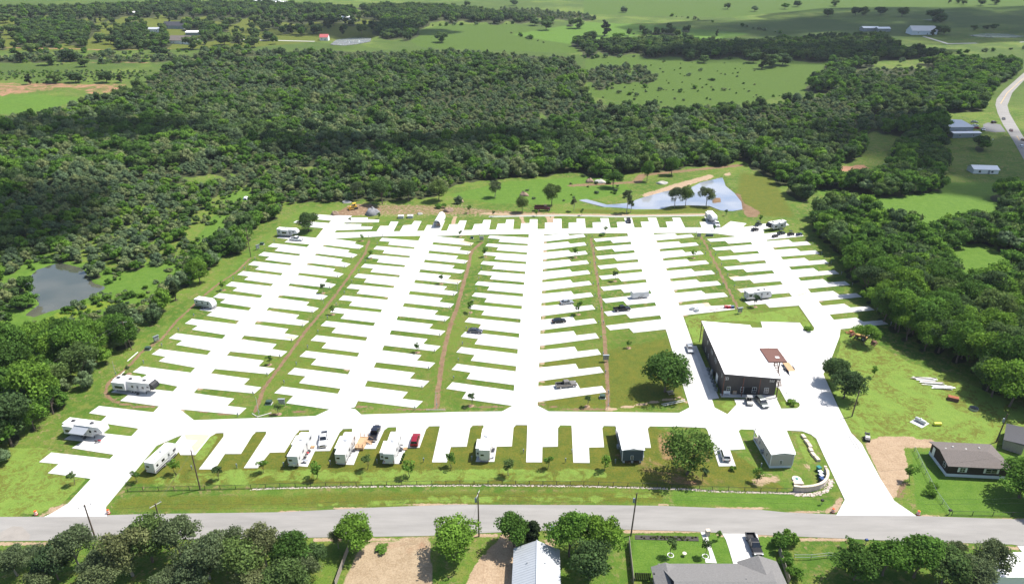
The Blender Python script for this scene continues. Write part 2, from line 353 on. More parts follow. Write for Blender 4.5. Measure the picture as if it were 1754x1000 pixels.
m, n, l, b = nmat('ground_mat'); b.inputs['Roughness'].default_value = .95; b.inputs['Specular IOR Level'].default_value = .15
geo = n.new('ShaderNodeNewGeometry')
def noise(sc, det=5, rough=.6, vec=None, dist=0):
    q = n.new('ShaderNodeTexNoise'); q.inputs['Scale'].default_value = sc; q.inputs['Detail'].default_value = det; q.inputs['Roughness'].default_value = rough; q.inputs['Distortion'].default_value = dist
    l.new(vec or geo.outputs['Position'], q.inputs['Vector']); return q.outputs['Fac']
def rampf(f, a, b_):
    q = n.new('ShaderNodeMapRange'); q.interpolation_type = 'SMOOTHSTEP'; q.inputs[1].default_value = a; q.inputs[2].default_value = b_; l.new(f, q.inputs[0]); return q.outputs[0]
def math_(op, a, b_):
    q = n.new('ShaderNodeMath'); q.operation = op
    for i, t in enumerate((a, b_)):
        if isinstance(t, (int, float)): q.inputs[i].default_value = t
        else: l.new(t, q.inputs[i])
    return q.outputs[0]
def mixc(f, a, b_):
    q = n.new('ShaderNodeMix'); q.data_type = 'RGBA'
    for i, t in ((0, f), (6, a), (7, b_)):
        if isinstance(t, tuple): q.inputs[i].default_value = (*t, 1)
        elif isinstance(t, (int, float)): q.inputs[i].default_value = t
        else: l.new(t, q.inputs[i])
    return q.outputs[2]
def attr(nm):
    q = n.new('ShaderNodeAttribute'); q.attribute_name = nm; return q.outputs['Fac']
n0 = noise(.007, 5, .6); n1 = noise(.035, 6, .6); n2 = noise(.35, 7, .7); n3 = noise(2.6, 6, .75); n4 = noise(.09, 8, .72, dist=.8); n5 = noise(.8, 8, .75, dist=.6)
n7 = math_('ADD', math_('MULTIPLY', n3, .6), math_('MULTIPLY', n2, .4))
c = mixc(rampf(n1, .38, .62), (.056, .116, .013), (.108, .168, .024))
c = mixc(math_('MULTIPLY', rampf(n2, .47, .60), .75), c, (.150, .165, .036))
c = mixc(math_('MULTIPLY', rampf(n3, .48, .62), .6), c, (.036, .076, .010))
c = mixc(math_('MULTIPLY', math_('MULTIPLY', rampf(n5, .52, .60), rampf(n4, .45, .55)), .75), c, (.22, .165, .085))
fd = n.new('ShaderNodeSeparateXYZ'); l.new(geo.outputs['Position'], fd.inputs[0]); c = mixc(math_('MULTIPLY', math_('MULTIPLY', rampf(n0, .42, .56), rampf(fd.outputs[1], 420, 700)), .7), c, (.045, .078, .016))
def lay(c, k, nz, c1, c2, a=.40, b_=.60):
    v = math_('MULTIPLY', attr(k), math_('ADD', nz, .5)); f = rampf(v, a, b_)
    return mixc(f, c, mixc(rampf(n7, .40, .60), c1, c2))
c = lay(c, 'pale', math_('ADD', math_('MULTIPLY', n1, 1.6), -.3), (.074, .122, .017), (.050, .090, .013), .36, .66)
c = lay(c, 'lush', n4, (.060, .128, .014), (.100, .172, .024), .35, .75)
c = lay(c, 'olive', n5, (.128, .122, .018), (.058, .092, .012), .40, .60)
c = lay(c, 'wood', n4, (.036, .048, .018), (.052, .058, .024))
n6 = math_('ADD', math_('MULTIPLY', noise(.16, 9, .74, dist=1.2), 1.5), -.25)
c = lay(c, 'lime', n6, (.160, .235, .042), (.120, .190, .032), .44, .50)
brn = math_('MULTIPLY', math_('MULTIPLY', attr('lime'), rampf(n4, .44, .54)), rampf(noise(.5, 9, .8, dist=1.5), .47, .53)); c = mixc(math_('MULTIPLY', brn, .85), c, (.100, .088, .016))
c = lay(c, 'flower', n5, (.30, .28, .02), (.16, .19, .02))
c = lay(c, 'straw', n5, (.355, .275, .180), (.245, .180, .110), .3, .6)
c = lay(c, 'red', math_('ADD', math_('MULTIPLY', n4, 1.8), -.4), (.34, .185, .115), (.22, .12, .07))
c = lay(c, 'trail', math_('ADD', math_('MULTIPLY', n5, 3.2), -1.1), (.225, .150, .088), (.140, .088, .050), .42, .58)
c = lay(c, 'dirt', math_('ADD', math_('MULTIPLY', n5, 2.0), -.5), (.38, .285, .19), (.27, .19, .12), .42, .58)
c = lay(c, 'gravel', n2, (.34, .36, .32), (.30, .30, .27), .38, .6)
l.new(c, b.inputs['Base Color'])
bp = n.new('ShaderNodeBump'); bp.inputs['Strength'].default_value = .6; bp.inputs['Distance'].default_value = .25
l.new(math_('ADD', n3, math_('MULTIPLY', n5, 1.5)), bp.inputs['Height']); l.new(bp.outputs[0], b.inputs['Normal'])

m, n, l, b = nmat('water'); b.inputs['Base Color'].default_value = (.20, .225, .26, 1); b.inputs['Roughness'].default_value = .04; b.inputs['Specular IOR Level'].default_value = .8
tc = n.new('ShaderNodeNewGeometry'); nz = n.new('ShaderNodeTexNoise'); nz.inputs['Scale'].default_value = .9; l.new(tc.outputs['Position'], nz.inputs['Vector'])
bp = n.new('ShaderNodeBump'); bp.inputs['Strength'].default_value = .03; l.new(nz.outputs[0], bp.inputs['Height']); l.new(bp.outputs[0], b.inputs['Normal'])
n2_ = n.new('ShaderNodeTexNoise'); n2_.inputs['Scale'].default_value = .05; l.new(tc.outputs['Position'], n2_.inputs['Vector'])
cr = n.new('ShaderNodeValToRGB'); cr.color_ramp.elements[0].position = .38; cr.color_ramp.elements[0].color = (.17, .20, .26, 1); cr.color_ramp.elements[1].position = .62; cr.color_ramp.elements[1].color = (.27, .28, .30, 1)  # pale blue-grey tones paint the reflected sky and clouds into the water colour
l.new(n2_.outputs[0], cr.inputs[0]); l.new(cr.outputs[0], b.inputs['Base Color'])
m2 = m.copy(); MATS['water_dark'] = m2
q = [x for x in m2.node_tree.nodes if x.type == 'VALTORGB'][0]; q.color_ramp.elements[0].color = (.055, .062, .044, 1); q.color_ramp.elements[1].color = (.095, .095, .07, 1)
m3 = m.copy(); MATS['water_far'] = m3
q = [x for x in m3.node_tree.nodes if x.type == 'VALTORGB'][0]; q.color_ramp.elements[0].color = (.34, .38, .40, 1); q.color_ramp.elements[1].color = (.46, .48, .48, 1)  # far ponds: bright cloud reflection is painted in as a paler base colour
for k, pg in POND.items():
    w = PX(pg); c0 = sum((Vector((p.x, p.y, 0)) for p in w), Vector()) / len(w); zz = min(p.z for p in w)
    grow = [(p.x + (p.x - c0.x) * .10, p.y + (p.y - c0.y) * .10) for p in w]
    depth = .55 if k in ('near', 'left') else 1.0
    zt = -.22 if k in ('near', 'left') else float(gz(c0.x, c0.y)) - .9
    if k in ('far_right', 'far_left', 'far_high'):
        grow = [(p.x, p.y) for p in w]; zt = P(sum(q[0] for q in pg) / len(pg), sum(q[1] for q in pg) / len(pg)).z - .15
    if k == 'near': grow = [(p.x, p.y) for p in w]; o = MB().prism([(c0.x + (x - c0.x) * 1.0, c0.y + (y - c0.y) * 1.0) for x, y in grow], zt - .02, zt).build('pond_water', 'water')
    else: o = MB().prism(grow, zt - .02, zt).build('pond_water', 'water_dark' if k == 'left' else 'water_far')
    tag(o, kind='structure')

# ------------------------------------------------------------------ lanes, pads and roads
# each row of pads: corner pixels of the pad nearest the camera and of the farthest one; the others lie evenly between them
ROWS = {
 'AL': (Q(180, 520, [(280, 488), (215, 533), (328, 553), (270, 590), (567, 645), (668, 538)]), Q(340, 355, [(580, 282), (540, 307), (627, 317), (592, 340), (792, 365), (845, 312)]), 11),
 'AR': (Q(180, 520, [(692, 697), (1005, 740), (950, 795), (1100, 813), (1043, 865), (580, 822)]), Q(340, 355, [(1030, 243), (1228, 270), (1215, 285), (1287, 303), (1250, 325), (972, 293)]), 13),
 'BL': (Q(400, 520, [(378, 645), (318, 697), (467, 717), (410, 775), (750, 823), (820, 703)]), Q(560, 355, [(430, 240), (407, 263), (492, 270), (477, 292), (685, 313), (712, 262)]), 13),
 'BR': ([(625.4, 661.9), (698.5, 671.5)] + Q(660, 520, [(130, 740), (292, 760), (237, 813)]) + [(612.9, 686.5)], Q(560, 355, [(850, 228), (1072, 249), (1052, 268), (1143, 280), (1120, 300), (822, 272)]), 13),
 'CL': (Q(660, 520, [(522, 612), (475, 662), (632, 687), (597, 740), (990, 795), (1007, 680)]), Q(780, 355, [(268, 222), (252, 240), (350, 250), (335, 270), (565, 287), (570, 238)]), 13),
 'CR': (Q(900, 520, [(98, 648), (400, 615), (425, 662), (597, 642), (630, 690), (95, 765)]), Q(780, 355, [(690, 222), (873, 206), (890, 222), (997, 210), (1013, 232), (685, 270)]), 13),
 'DL': (Q(980, 355, [(262, 923), (295, 958), (443, 942), (477, 978), (735, 950), (712, 870)]), Q(980, 355, [(167, 247), (187, 270), (298, 258), (318, 280), (513, 265), (492, 222)]), 9),
 'DR': (Q(980, 355, [(825, 768), (1050, 745), (1085, 770), (1235, 762), (1270, 795), (862, 843)]), Q(980, 355, [(615, 215), (800, 205), (817, 222), (927, 212), (950, 233), (635, 262)]), 8),
 'EL': (Q(1220, 355, [(250, 735), (285, 762), (415, 752), (445, 782), (680, 765), (625, 697)]), Q(1220, 355, [(-41, 250), (-13, 270), (99, 263), (126, 285), (300, 272), (248, 226)]), 7),
 'ER': (Q(1220, 355, [(925, 880), (1120, 860), (1175, 892), (1320, 880), (1370, 910), (1000, 950)]), Q(1220, 355, [(425, 265), (595, 253), (625, 275), (738, 267), (770, 293), (468, 315)]), 8)}
lane_root = tag(empty('concrete_lanes'), kind='structure')
PADS = {}; PADC = []
pz = 0
def add_pad(poly_w, key=None):
    global pz
    pz = (pz + 1) % 3
    o = MB().prism([(p.x, p.y) for p in poly_w], -.2, .088 + .003 * pz).build('concrete_pad', 'concrete', lane_root); PADC.append(poly_w); return o
for k, (a, b_, N) in ROWS.items():
    A, B = PX(a), PX(b_); PADS[k] = []
    left = k[1] == 'L'
    for i in range(N):
        t = i / (N - 1); pg = [p.lerp(q, t) for p, q in zip(A, B)]
        PADS[k].append([p.copy() for p in pg])
        ri = (5, 4) if left else (0, 5); oi = (0, 3) if left else (1, 4)
        for r_, o_ in zip(ri, oi):
            d = (pg[r_] - pg[o_]); pg[r_] = pg[r_] + d.normalized() * 1.2
        add_pad(pg)
EX = [Q(0, 660, [(400, 522), (305, 597), (458, 612), (373, 683), (730, 729), (880, 575)]), Q(0, 660, [(605, 350), (500, 420), (645, 435), (560, 488), (905, 542), (1040, 399)]), Q(0, 660, [(772, 160), (693, 216), (832, 237), (775, 290), (1100, 339), (1217, 212)]),
 Q(180, 520, [(125, 640), (50, 690), (185, 707), (118, 757), (445, 802), (540, 685)]),
 Q(340, 355, [(650, 215), (610, 240), (705, 250), (670, 273), (885, 292), (935, 242)]), Q(340, 355, [(765, 105), (738, 120), (830, 130), (805, 150), (1020, 168), (1055, 128)]), Q(340, 355, [(890, 55), (870, 72), (945, 82), (925, 96), (1050, 107), (1090, 68)]),
 Q(560, 355, [(40, 148), (135, 130), (270, 133), (262, 150), (358, 153), (345, 173), (40, 182)]), Q(560, 355, [(120, 82), (180, 82), (320, 82), (315, 95), (408, 98), (403, 118), (100, 122)]),
 Q(560, 355, [(380, 200), (415, 147), (480, 147), (497, 113), (557, 113), (512, 200)]), Q(560, 355, [(560, 200), (595, 142), (658, 138), (680, 108), (737, 110), (694, 198)]), Q(560, 355, [(750, 198), (780, 140), (832, 140), (850, 105), (920, 105), (880, 196)]), Q(560, 355, [(930, 195), (955, 135), (1020, 133), (1035, 105), (1088, 105), (1061, 192)]),
 Q(780, 355, [(126, 190), (148, 133), (210, 130), (220, 100), (278, 100), (260, 188)]), Q(780, 355, [(312, 188), (330, 130), (390, 127), (398, 97), (458, 97), (449, 184)]), Q(780, 355, [(506, 184), (513, 127), (578, 125), (580, 95), (640, 95), (640, 183)]), Q(780, 355, [(697, 183), (697, 122), (762, 122), (762, 92), (827, 92), (828, 178)]), Q(780, 355, [(883, 178), (882, 122), (945, 120), (943, 90), (1008, 90), (1016, 176)]), Q(780, 355, [(1072, 176), (1068, 120), (1135, 117), (1128, 87), (1192, 87), (1210, 174)]),
 Q(980, 355, [(357, 174), (347, 117), (415, 115), (403, 85), (465, 85), (489, 172)]), Q(980, 355, [(548, 172), (533, 115), (600, 112), (588, 83), (655, 83), (685, 172)]), Q(980, 355, [(748, 172), (728, 115), (790, 110), (778, 83), (842, 83), (886, 172)]), Q(980, 355, [(1014, 172), (992, 117), (1045, 113), (1030, 75), (1105, 72), (1155, 170)]), Q(980, 355, [(1140, 175), (1235, 110), (1358, 127), (1300, 185)]),
 Q(1220, 355, [(300, 215), (500, 197), (520, 207), (690, 203), (712, 226), (400, 258)]), Q(1220, 355, [(230, 185), (310, 150), (400, 130), (570, 118), (600, 140), (380, 175), (340, 210)]),
 Q(240, 690, [(335, 225), (330, 248), (275, 317), (300, 380), (315, 405), (430, 405), (545, 262), (585, 240), (590, 225)]),
 Q(240, 690, [(650, 215), (650, 262), (458, 517), (582, 517), (660, 397), (785, 397), (875, 252), (897, 232), (900, 210)]),
 Q(240, 690, [(985, 205), (980, 245), (808, 507), (915, 507), (1010, 387), (1125, 385), (1212, 245), (1235, 222), (1240, 200)]),
 Q(480, 690, [(228, 195), (225, 235), (75, 485), (212, 497), (270, 375), (388, 373), (463, 228), (485, 208), (490, 190)]),
 Q(480, 690, [(563, 188), (560, 222), (445, 478), (572, 482), (622, 357), (742, 357), (810, 212), (835, 193), (840, 175)]),
 Q(480, 690, [(905, 172), (903, 215), (795, 470), (930, 475), (982, 350), (1085, 348), (1136, 205), (1155, 187), (1160, 170)]),
 Q(740, 690, [(62, 165), (60, 190), (0, 462), (115, 462), (147, 343), (270, 340), (298, 195), (315, 178), (320, 160)]),
 Q(740, 690, [(402, 160), (400, 205), (340, 457), (485, 458), (503, 340), (622, 338), (635, 192), (650, 177), (655, 160)]),
 Q(740, 690, [(742, 160), (742, 200), (733, 462), (857, 462), (860, 343), (980, 340), (981, 195), (995, 179), (1000, 160)]),
 Q(740, 690, [(1085, 162), (1088, 205), (1100, 465), (1228, 467), (1222, 347), (1340, 345), (1326, 195), (1336, 183), (1340, 165)]),
 Q(1000, 690, [(240, 165), (252, 205), (292, 425), (468, 425), (465, 350), (523, 350), (497, 200), (510, 188), (515, 168)]),
 Q(1000, 690, [(930, 175), (962, 212), (1052, 493), (1183, 492), (1138, 367), (1258, 360), (1205, 218), (1220, 207), (1225, 190)]),
 Q(1220, 690, [(310, 190), (340, 240), (470, 490), (620, 480), (650, 385), (580, 217), (590, 195)])]
for e in EX: add_pad(PX(e))
for k in ('CR', 'DR', 'AR', 'BL', 'ER'):
    for pg in PADS[k]:
        for p in ([pg[0], pg[5]] if k[1] == 'R' else [pg[4]]):
            if k in ('CR', 'DR') or random.random() < .3:
                q = p + (pg[1] - pg[0]).normalized() * .9 if k[1] == 'R' else p - (pg[4] - pg[3]).normalized() * .9
                i0, i1 = np.searchsorted(ys, q.y - 4), np.searchsorted(ys, q.y + 4)
                ch['dirt'][i0:i1] = np.maximum(ch['dirt'][i0:i1], .62 * np.clip(1.6 - np.hypot(GX[i0:i1] - q.x, GY[i0:i1] - q.y) / 1.2, 0, 1))
def lane(kl, kr, ext0, ext1, z, c0=None):
    L, Rr = PADS[kl], PADS[kr]
    a0, a1 = L[0][4], L[-1][5]; b0, b1 = Rr[0][5], Rr[-1][0]
    da = (a1 - a0).normalized(); db = (b1 - b0).normalized()
    pg = [a0 - da * ext0, a1 + da * ext1, b1 + db * ext1, b0 - db * ext0]
    MB().prism([(p.x, p.y) for p in pg], -.2, z).build('concrete_lane', 'concrete', lane_root); PADC.append(pg); return pg
lane('BL', 'BR', 3.0, 10, .104); lane('CL', 'CR', 3.5, 9, .104)
def cslab(pxs, z, name='concrete_lane', m='concrete'):
    w = PX(pxs); PADC.append(w); return MB().prism([(p.x, p.y) for p in w], -.2, z).build(name, m, lane_root)
cslab([(156, 820), (237.5, 734), (263, 706), (327, 638), (427.5, 530.6), (526, 423.5), (541, 408), (554.4, 391.3), (577, 369), (603, 370), (574.3, 396.8), (566.5, 408.4), (560, 414), (307, 700.8), (332, 719.7), (325, 745), (312, 745), (299, 750), (268, 763.4), (181.5, 867.8), (183, 885), (75, 885.5), (87, 880), (116.6, 862.3)], .107)
cslab([(1141.7, 568), (1074, 399), (1092, 396), (1118, 396), (1120, 402), (1169.6, 540.4), (1219.4, 683.9), (1223.8, 698), (1224, 715), (1170, 715), (1181, 697.7)], .107)
cslab([(1261, 400), (1300, 386), (1306, 392), (1313, 412), (1440, 562), (1438, 577), (1424, 614), (1410, 641), (1435, 696), (1458, 742), (1476, 760), (1508, 820), (1532, 858), (1570, 884), (1432, 883), (1447, 856), (1413, 784), (1398, 751), (1389, 744), (1374, 738.5), (1347, 737), (1340, 725), (1338, 700), (1364, 699.5), (1369, 697), (1370, 693), (1368, 689), (1347, 688), (1335, 666), (1310, 650), (1262, 561.5), (1306, 561.5), (1303, 551), (1370, 553), (1380, 568), (1393, 567), (1395, 562), (1368, 523), (1286, 415)], .110)
cslab([(1330, 683), (1338, 700), (1342, 730), (1220, 730), (1222, 714), (1223.8, 698), (1246, 709.5), (1261.5, 692.7), (1257.5, 684)], .113)
cslab([(558, 409), (570, 399), (640, 397), (674, 396.8), (714, 396), (755.7, 395.7), (794, 394.6), (838, 394), (879, 393), (920.8, 392.8), (962.5, 392), (1003, 391.2), (1046, 390.9), (1088, 390.2), (1130, 390.4), (1174, 390), (1202, 390), (1233, 390), (1269, 390), (1300, 386), (1310, 396), (1264, 405.5), (1228, 400.5), (1190, 399), (1125, 399.5), (1074, 399.6), (1013, 400), (934, 401.6), (895.5, 401.2), (831, 402.2), (750, 404.4), (711, 404.5), (656.8, 405), (563, 409.5)], .116)
cslab([(312, 745), (299, 750), (285, 735), (300, 705), (308, 701), (332.4, 719.8), (540, 712.7), (565, 701), (608, 700.5), (619, 710.2), (780, 705.8), (860, 704.7), (878, 695), (921, 695), (939.7, 704.7), (1000, 705.4), (1163, 707.2), (1181, 698), (1226, 700), (1246, 709.5), (1345, 705), (1362, 737.5), (1275, 735.5), (1160, 730.7), (1043, 729.6), (967, 728.5), (892, 728), (817, 728.5), (744, 730), (669, 731.8), (592, 734.6), (521, 736.8), (444, 739.5), (376, 741.7)], .119)
def ssheet(name, pxs, z, m, z0=-.2): return tag(slab(name, pxs, z, m, z0=z0), kind='structure')
STREET = [(-160, 888), (0, 885), (100, 884.5), (250, 880), (480, 877), (640, 869), (780, 863.8), (850, 864.2), (1040, 864.9), (1132, 866), (1300, 872.6), (1343, 877), (1434, 881), (1578, 883.5), (1754, 889.5), (1900, 896), (1900, 942), (1754, 935), (1732, 932), (1526.7, 925.7), (1440, 921.7), (1297, 915.5), (1180, 909.4), (1067, 906.5), (900, 909), (730, 917.5), (560, 920), (300, 923.5), (82, 925.5), (-160, 928)]
ssheet('street', STREET, .06, 'asphalt'); PADC.append(PX(STREET))
mat('patch', (.245, .225, .20), .95, var=.15, scale=.6)
slab('asphalt_patch', [(0, 912), (22, 901), (38, 902), (52, 916), (50, 925), (0, 925.5)], .066, 'patch', bpy.data.objects['street'])
o = ssheet('sidewalk', Q(1160, 520, [(125, 330), (150, 330), (325, 735), (265, 745)]), .09, 'concrete_old')
HWY = [(1764, 116), (1734.5, 142), (1717.6, 156.7), (1707, 170), (1705, 180), (1709, 194.5), (1717.6, 213), (1736.6, 243), (1754, 274), (1790, 335), (1830, 335), (1754, 236.5), (1738.7, 211), (1729, 194), (1725.5, 181), (1734, 159), (1754, 138), (1790, 116)]
ssheet('highway', HWY, .08, 'asphalt', z0=-.6)
hc = [(1774, 118), (1744, 142), (1725, 160), (1714, 178), (1718, 195), (1729, 213), (1749, 245), (1772, 285)]
hw = PX(hc); mbl = MB()
for a, b_ in zip(hw[:-1], hw[1:]):
    d = (b_ - a).normalized(); s = Vector((-d.y, d.x, 0))
    for off in (-.18, .18): mbl.plate([a + s * (off - .06), a + s * (off + .06), b_ + s * (off + .06), b_ + s * (off - .06)], (0, 0, .095))
mbl.build('centre_line', 'yellow', bpy.data.objects['highway'])
ssheet('parking_yard', Q(1600, 100, [(400, 540), (440, 525), (540, 540), (585, 600), (500, 605), (400, 590)], 4.76), .05, 'asphalt_dark', z0=-.5)
ssheet('driveway', Q(1100, 880, [(707, 172), (1017, 180), (1065, 365), (1000, 395), (860, 450), (805, 440), (770, 320), (740, 230)], 5.159), .09, 'concrete')
ssheet('garden_path', Q(1100, 880, [(515, 158), (575, 165), (590, 245), (625, 335), (660, 435), (560, 430), (555, 400), (600, 395), (590, 330), (545, 240)], 5.159), .07, 'concrete')
ssheet('driveway', Q(1420, 860, [(540, 345), (690, 350), (730, 400), (600, 400)], 5.25), .09, 'concrete_old')
ssheet('driveway', Q(1420, 860, [(1690, 390), (1754, 395), (1754, 470)], 5.25), .09, 'concrete_old')
for nm, pts in (('gravel_track', [(385, 66.5), (440, 68.5), (540, 71), (538, 72), (440, 69.8), (385, 68)]), ('gravel_track', [(1582, 62), (1625, 75), (1622, 76), (1580, 63)]), ('gravel_track', [(1622, 75), (1754, 72), (1754, 73), (1622, 76.2)])):
    ssheet(nm, pts, .15, 'gravel', z0=-1.5)
# mud and dirt dragged over a few pads
mt = mat('mud_film', (.50, .37, .27), .95, var=.12, scale=.5)
for pts in (Q(240, 690, [(345, 250), (420, 245), (540, 250), (500, 310), (425, 395), (400, 340), (450, 290), (360, 285)]), Q(400, 520, [(520, 145), (575, 148), (560, 160), (505, 150)]), Q(400, 520, [(375, 255), (490, 258), (465, 285), (420, 272)]), Q(560, 355, [(1010, 255), (1060, 262), (1140, 283), (1120, 298), (1050, 275)]), Q(560, 355, [(920, 560), (1045, 570), (1020, 592), (910, 575)]), Q(980, 355, [(1220, 545), (1300, 535), (1240, 565)]), Q(980, 355, [(1280, 640), (1340, 635), (1330, 660)]), Q(1220, 355, [(640, 690), (730, 665), (740, 672), (660, 695)]), Q(980, 355, [(1010, 750), (1060, 745), (1080, 770), (1040, 780)])):
    w = PX(pts); MB().prism([(p.x, p.y) for p in w], .100, .124).build('mud_stain', 'mud_film', lane_root)
# ground object
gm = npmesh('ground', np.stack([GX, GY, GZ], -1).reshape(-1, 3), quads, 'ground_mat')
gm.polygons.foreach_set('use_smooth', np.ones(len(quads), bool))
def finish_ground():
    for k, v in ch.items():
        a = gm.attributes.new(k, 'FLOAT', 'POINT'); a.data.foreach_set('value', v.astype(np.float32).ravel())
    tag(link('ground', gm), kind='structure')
# ------------------------------------------------------------------ trees
def crown_mesh(name, seed, Rr, zb, zt, nl, nleaf, ls, mname, core=0, shape='round', up=.35):
    g = np.random.default_rng(seed); Hc = (zt - zb) / 2; zc = (zt + zb) / 2
    d = g.normal(size=(nl, 3)); d /= np.linalg.norm(d, axis=1)[:, None]; d[:, 2] = np.abs(d[:, 2]) * np.where(g.random(nl) < .72, 1, -1)
    rad = g.uniform(.45, .8, nl)
    lc = d * rad[:, None] * np.array([Rr, Rr, Hc])
    lc[:, :2] *= g.uniform(.8, 1.2, (nl, 1))
    lr = g.uniform(.27, .46, nl) * Rr
    if shape == 'cone':
        hz = (lc[:, 2] / Hc + 1) / 2; lc[:, :2] *= (1.15 - .85 * hz)[:, None]; lr *= (1.15 - .75 * hz)
    if shape == 'open': lr *= .8
    k = g.choice(nl, nleaf, p=lr ** 2 / np.sum(lr ** 2))
    e = g.normal(size=(nleaf, 3)); e[:, 2] += up; e /= np.linalg.norm(e, axis=1)[:, None]
    rr = lr[k] * np.clip(g.normal(.92, .17, nleaf), .3, 1.35)
    p = lc[k] + e * rr[:, None] * np.array([1, 1, .8]); p[:, 2] += zc
    p[:, 2] = np.maximum(p[:, 2], .25)
    nrm = e * .9 + g.normal(size=(nleaf, 3)) * .75; nrm /= np.linalg.norm(nrm, axis=1)[:, None]
    a = np.cross(nrm, g.normal(size=(nleaf, 3))); a /= np.linalg.norm(a, axis=1)[:, None] + 1e-9; b = np.cross(nrm, a)
    s = ls * g.uniform(.55, 1.45, (nleaf, 1)) / 2; a = a * s * g.uniform(.75, 1.25, (nleaf, 1)); b = b * s
    v = np.stack([p - a * .9, p - b * .8 + nrm * s * .25, p + a * 1.1, p + b * .8 + nrm * s * .25], 1).reshape(-1, 3)
    q = np.arange(nleaf * 4).reshape(-1, 4)
    tone = g.uniform(.25, .75, nl)
    lv = np.clip(tone[k] + g.normal(0, .16, nleaf), 0, 1)
    if core:
        mb = MB()
        for i in range(nl): mb.blob((lc[i, 0] * .93, lc[i, 1] * .93, max(lc[i, 2] + zc, .5)), (lr[i] * .82, lr[i] * .82, lr[i] * .7), seed * 50 + i, 7, 5, .25)
        cv = np.array(mb.v); cq = np.array(mb.f) + len(v); v = np.concatenate([v, cv]); q = np.concatenate([q, cq])
        lv = np.concatenate([lv, np.repeat(tone, len(mb.f) // nl)])
    me = npmesh(name, v, q, mname)
    at = me.attributes.new('lv', 'FLOAT', 'FACE'); at.data.foreach_set('value', lv.astype(np.float32))
    return me, lc + np.array([0, 0, zc])
def trunk_mesh(name, lc, zb, r, seed, m='bark'):
    g = random.Random(seed); mb = MB(); x = y = 0.; z = -.3; pr = r; top = zb + .25 * (max(q[2] for q in lc) - zb)
    pts = [(0, 0, -.3)]
    for i in range(3):
        x += g.uniform(-.18, .18); y += g.uniform(-.18, .18); pts.append((x, y, -.3 + (top + .3) * (i + 1) / 3))
    for i in range(3): mb.tube(pts[i], pts[i + 1], r * (1.15 - .2 * i), r * (.95 - .2 * i), 6)
    for q in random.Random(seed + 1).sample(list(map(tuple, lc)), min(7, len(lc))):
        s = pts[2 + (g.random() < .5)]; mid = ((s[0] + q[0]) / 2, (s[1] + q[1]) / 2, (s[2] + q[2]) / 2 + .3)
        mb.tube(s, mid, r * .45, r * .3, 5); mb.tube(mid, q, r * .3, r * .1, 4)
    return mb.mesh(name, m)
TP = {}
def proto(key, seed, Rr, zb, zt, nl, nleaf, ls, mname, core=0, shape='round', bark='bark', tr=.22, up=.35):
    me, lc = crown_mesh('crown_' + key, seed, Rr, zb, zt, nl, nleaf, ls, mname, core, shape, up)
    TP[key] = dict(crown=me, trunk=trunk_mesh('trunk_' + key, lc, zb, tr, seed, bark), R=Rr, h=zt)
for i in range(3):
    proto(f'oak{i}', 10 + i, 4.4, 2.2, 9.2, 24, 5600, .46, 'leaf_oak'); proto(f'bright{i}', 20 + i, 4.2, 2.0, 9.6, 22, 5200, .46, 'leaf_bright')
    proto(f'grey{i}', 30 + i, 4.2, 2.4, 8.6, 24, 6000, .33, 'leaf_grey', shape='open', bark='bark_pale')
    proto(f'oakL{i}', 40 + i, 4.2, 1.0, 8.6, 16, 950, .70, 'leaf_oak', 1); proto(f'brightL{i}', 50 + i, 4.0, .9, 8.8, 15, 950, .70, 'leaf_bright', 1)
    proto(f'paleL{i}', 60 + i, 3.6, .6, 6.6, 15, 950, .62, 'leaf_pale', 1); proto(f'sap{i}', 70 + i, .95, 1.0, 3.4, 9, 420, .24, ('leaf_oak', 'leaf_bright', 'leaf_bright')[i], tr=.05)
proto('cedar0', 80, 2.7, .5, 8.4, 20, 4200, .36, 'leaf_cedar', shape='cone'); proto('cedarL0', 81, 2.4, .4, 8.4, 12, 520, .75, 'leaf_cedar', 1, shape='cone')
proto('slim0', 82, 2.6, 3.4, 11.5, 15, 2300, .42, 'leaf_grey', shape='open', bark='bark_pale', tr=.17)
proto('airy0', 86, 4.4, 1.8, 8.8, 30, 4600, .36, 'leaf_fresh', shape='open')
proto('full0', 87, 4.5, .9, 9.0, 30, 7200, .42, 'leaf_full')
proto('shrubL0', 83, 2.2, .0, 2.4, 12, 420, .60, 'leaf_pale', 1); proto('shrubL1', 84, 2.2, .0, 2.8, 12, 420, .60, 'leaf_bright', 1)
proto('shrub0', 85, 1.5, .1, 2.0, 12, 900, .30, 'leaf_bright')
NAMES = {'oak': 'oak_tree', 'bright': 'leafy_tree', 'grey': 'live_oak_tree', 'airy': 'leafy_tree', 'full': 'oak_tree', 'pale': 'scrub_tree', 'cedar': 'cedar_tree', 'slim': 'slender_tree', 'sap': 'young_tree', 'shrub': 'shrub'}
SRC = {}
NTREE = 0
def tree(key, loc, label, cat='tree', group=None, s=1., sz=None, rz=None):
    global NTREE
    NTREE += 1
    base = ''.join(c for c in key if not c.isdigit() and c != 'L'); t = TP[key]
    r = empty(NAMES[base], loc, random.uniform(0, 6.28) if rz is None else rz, label, cat, group); r.scale = (s, s, sz or s)
    c = link('crown', t['crown'], r); SRC.setdefault(key, c)
    if base != 'shrub': link('trunk', t['trunk'], r)
    return r
def size_to(key, R_=None, h=None):
    t = TP[key]; s = (R_ or t['R']) / t['R']; return s, ((h / t['h']) if h else s)
def big(key, px, py, R_, h, label, group=None, cat='tree'):
    p = P(px, py); s, sz = size_to(key, R_, h); o = tree(key, p, label, cat, group, s, sz); OCC.append((p.x, p.y, R_ * .8)); return o
OCC = []
big('full0', 1138, 671, 6.6, 11.8, 'large dark green oak on the lawn beside the driveway of the brown building', None)
big('airy0', 1176, 812, 6.3, 12.0, 'wide loose-crowned tree between the dark tiny house and the white car')
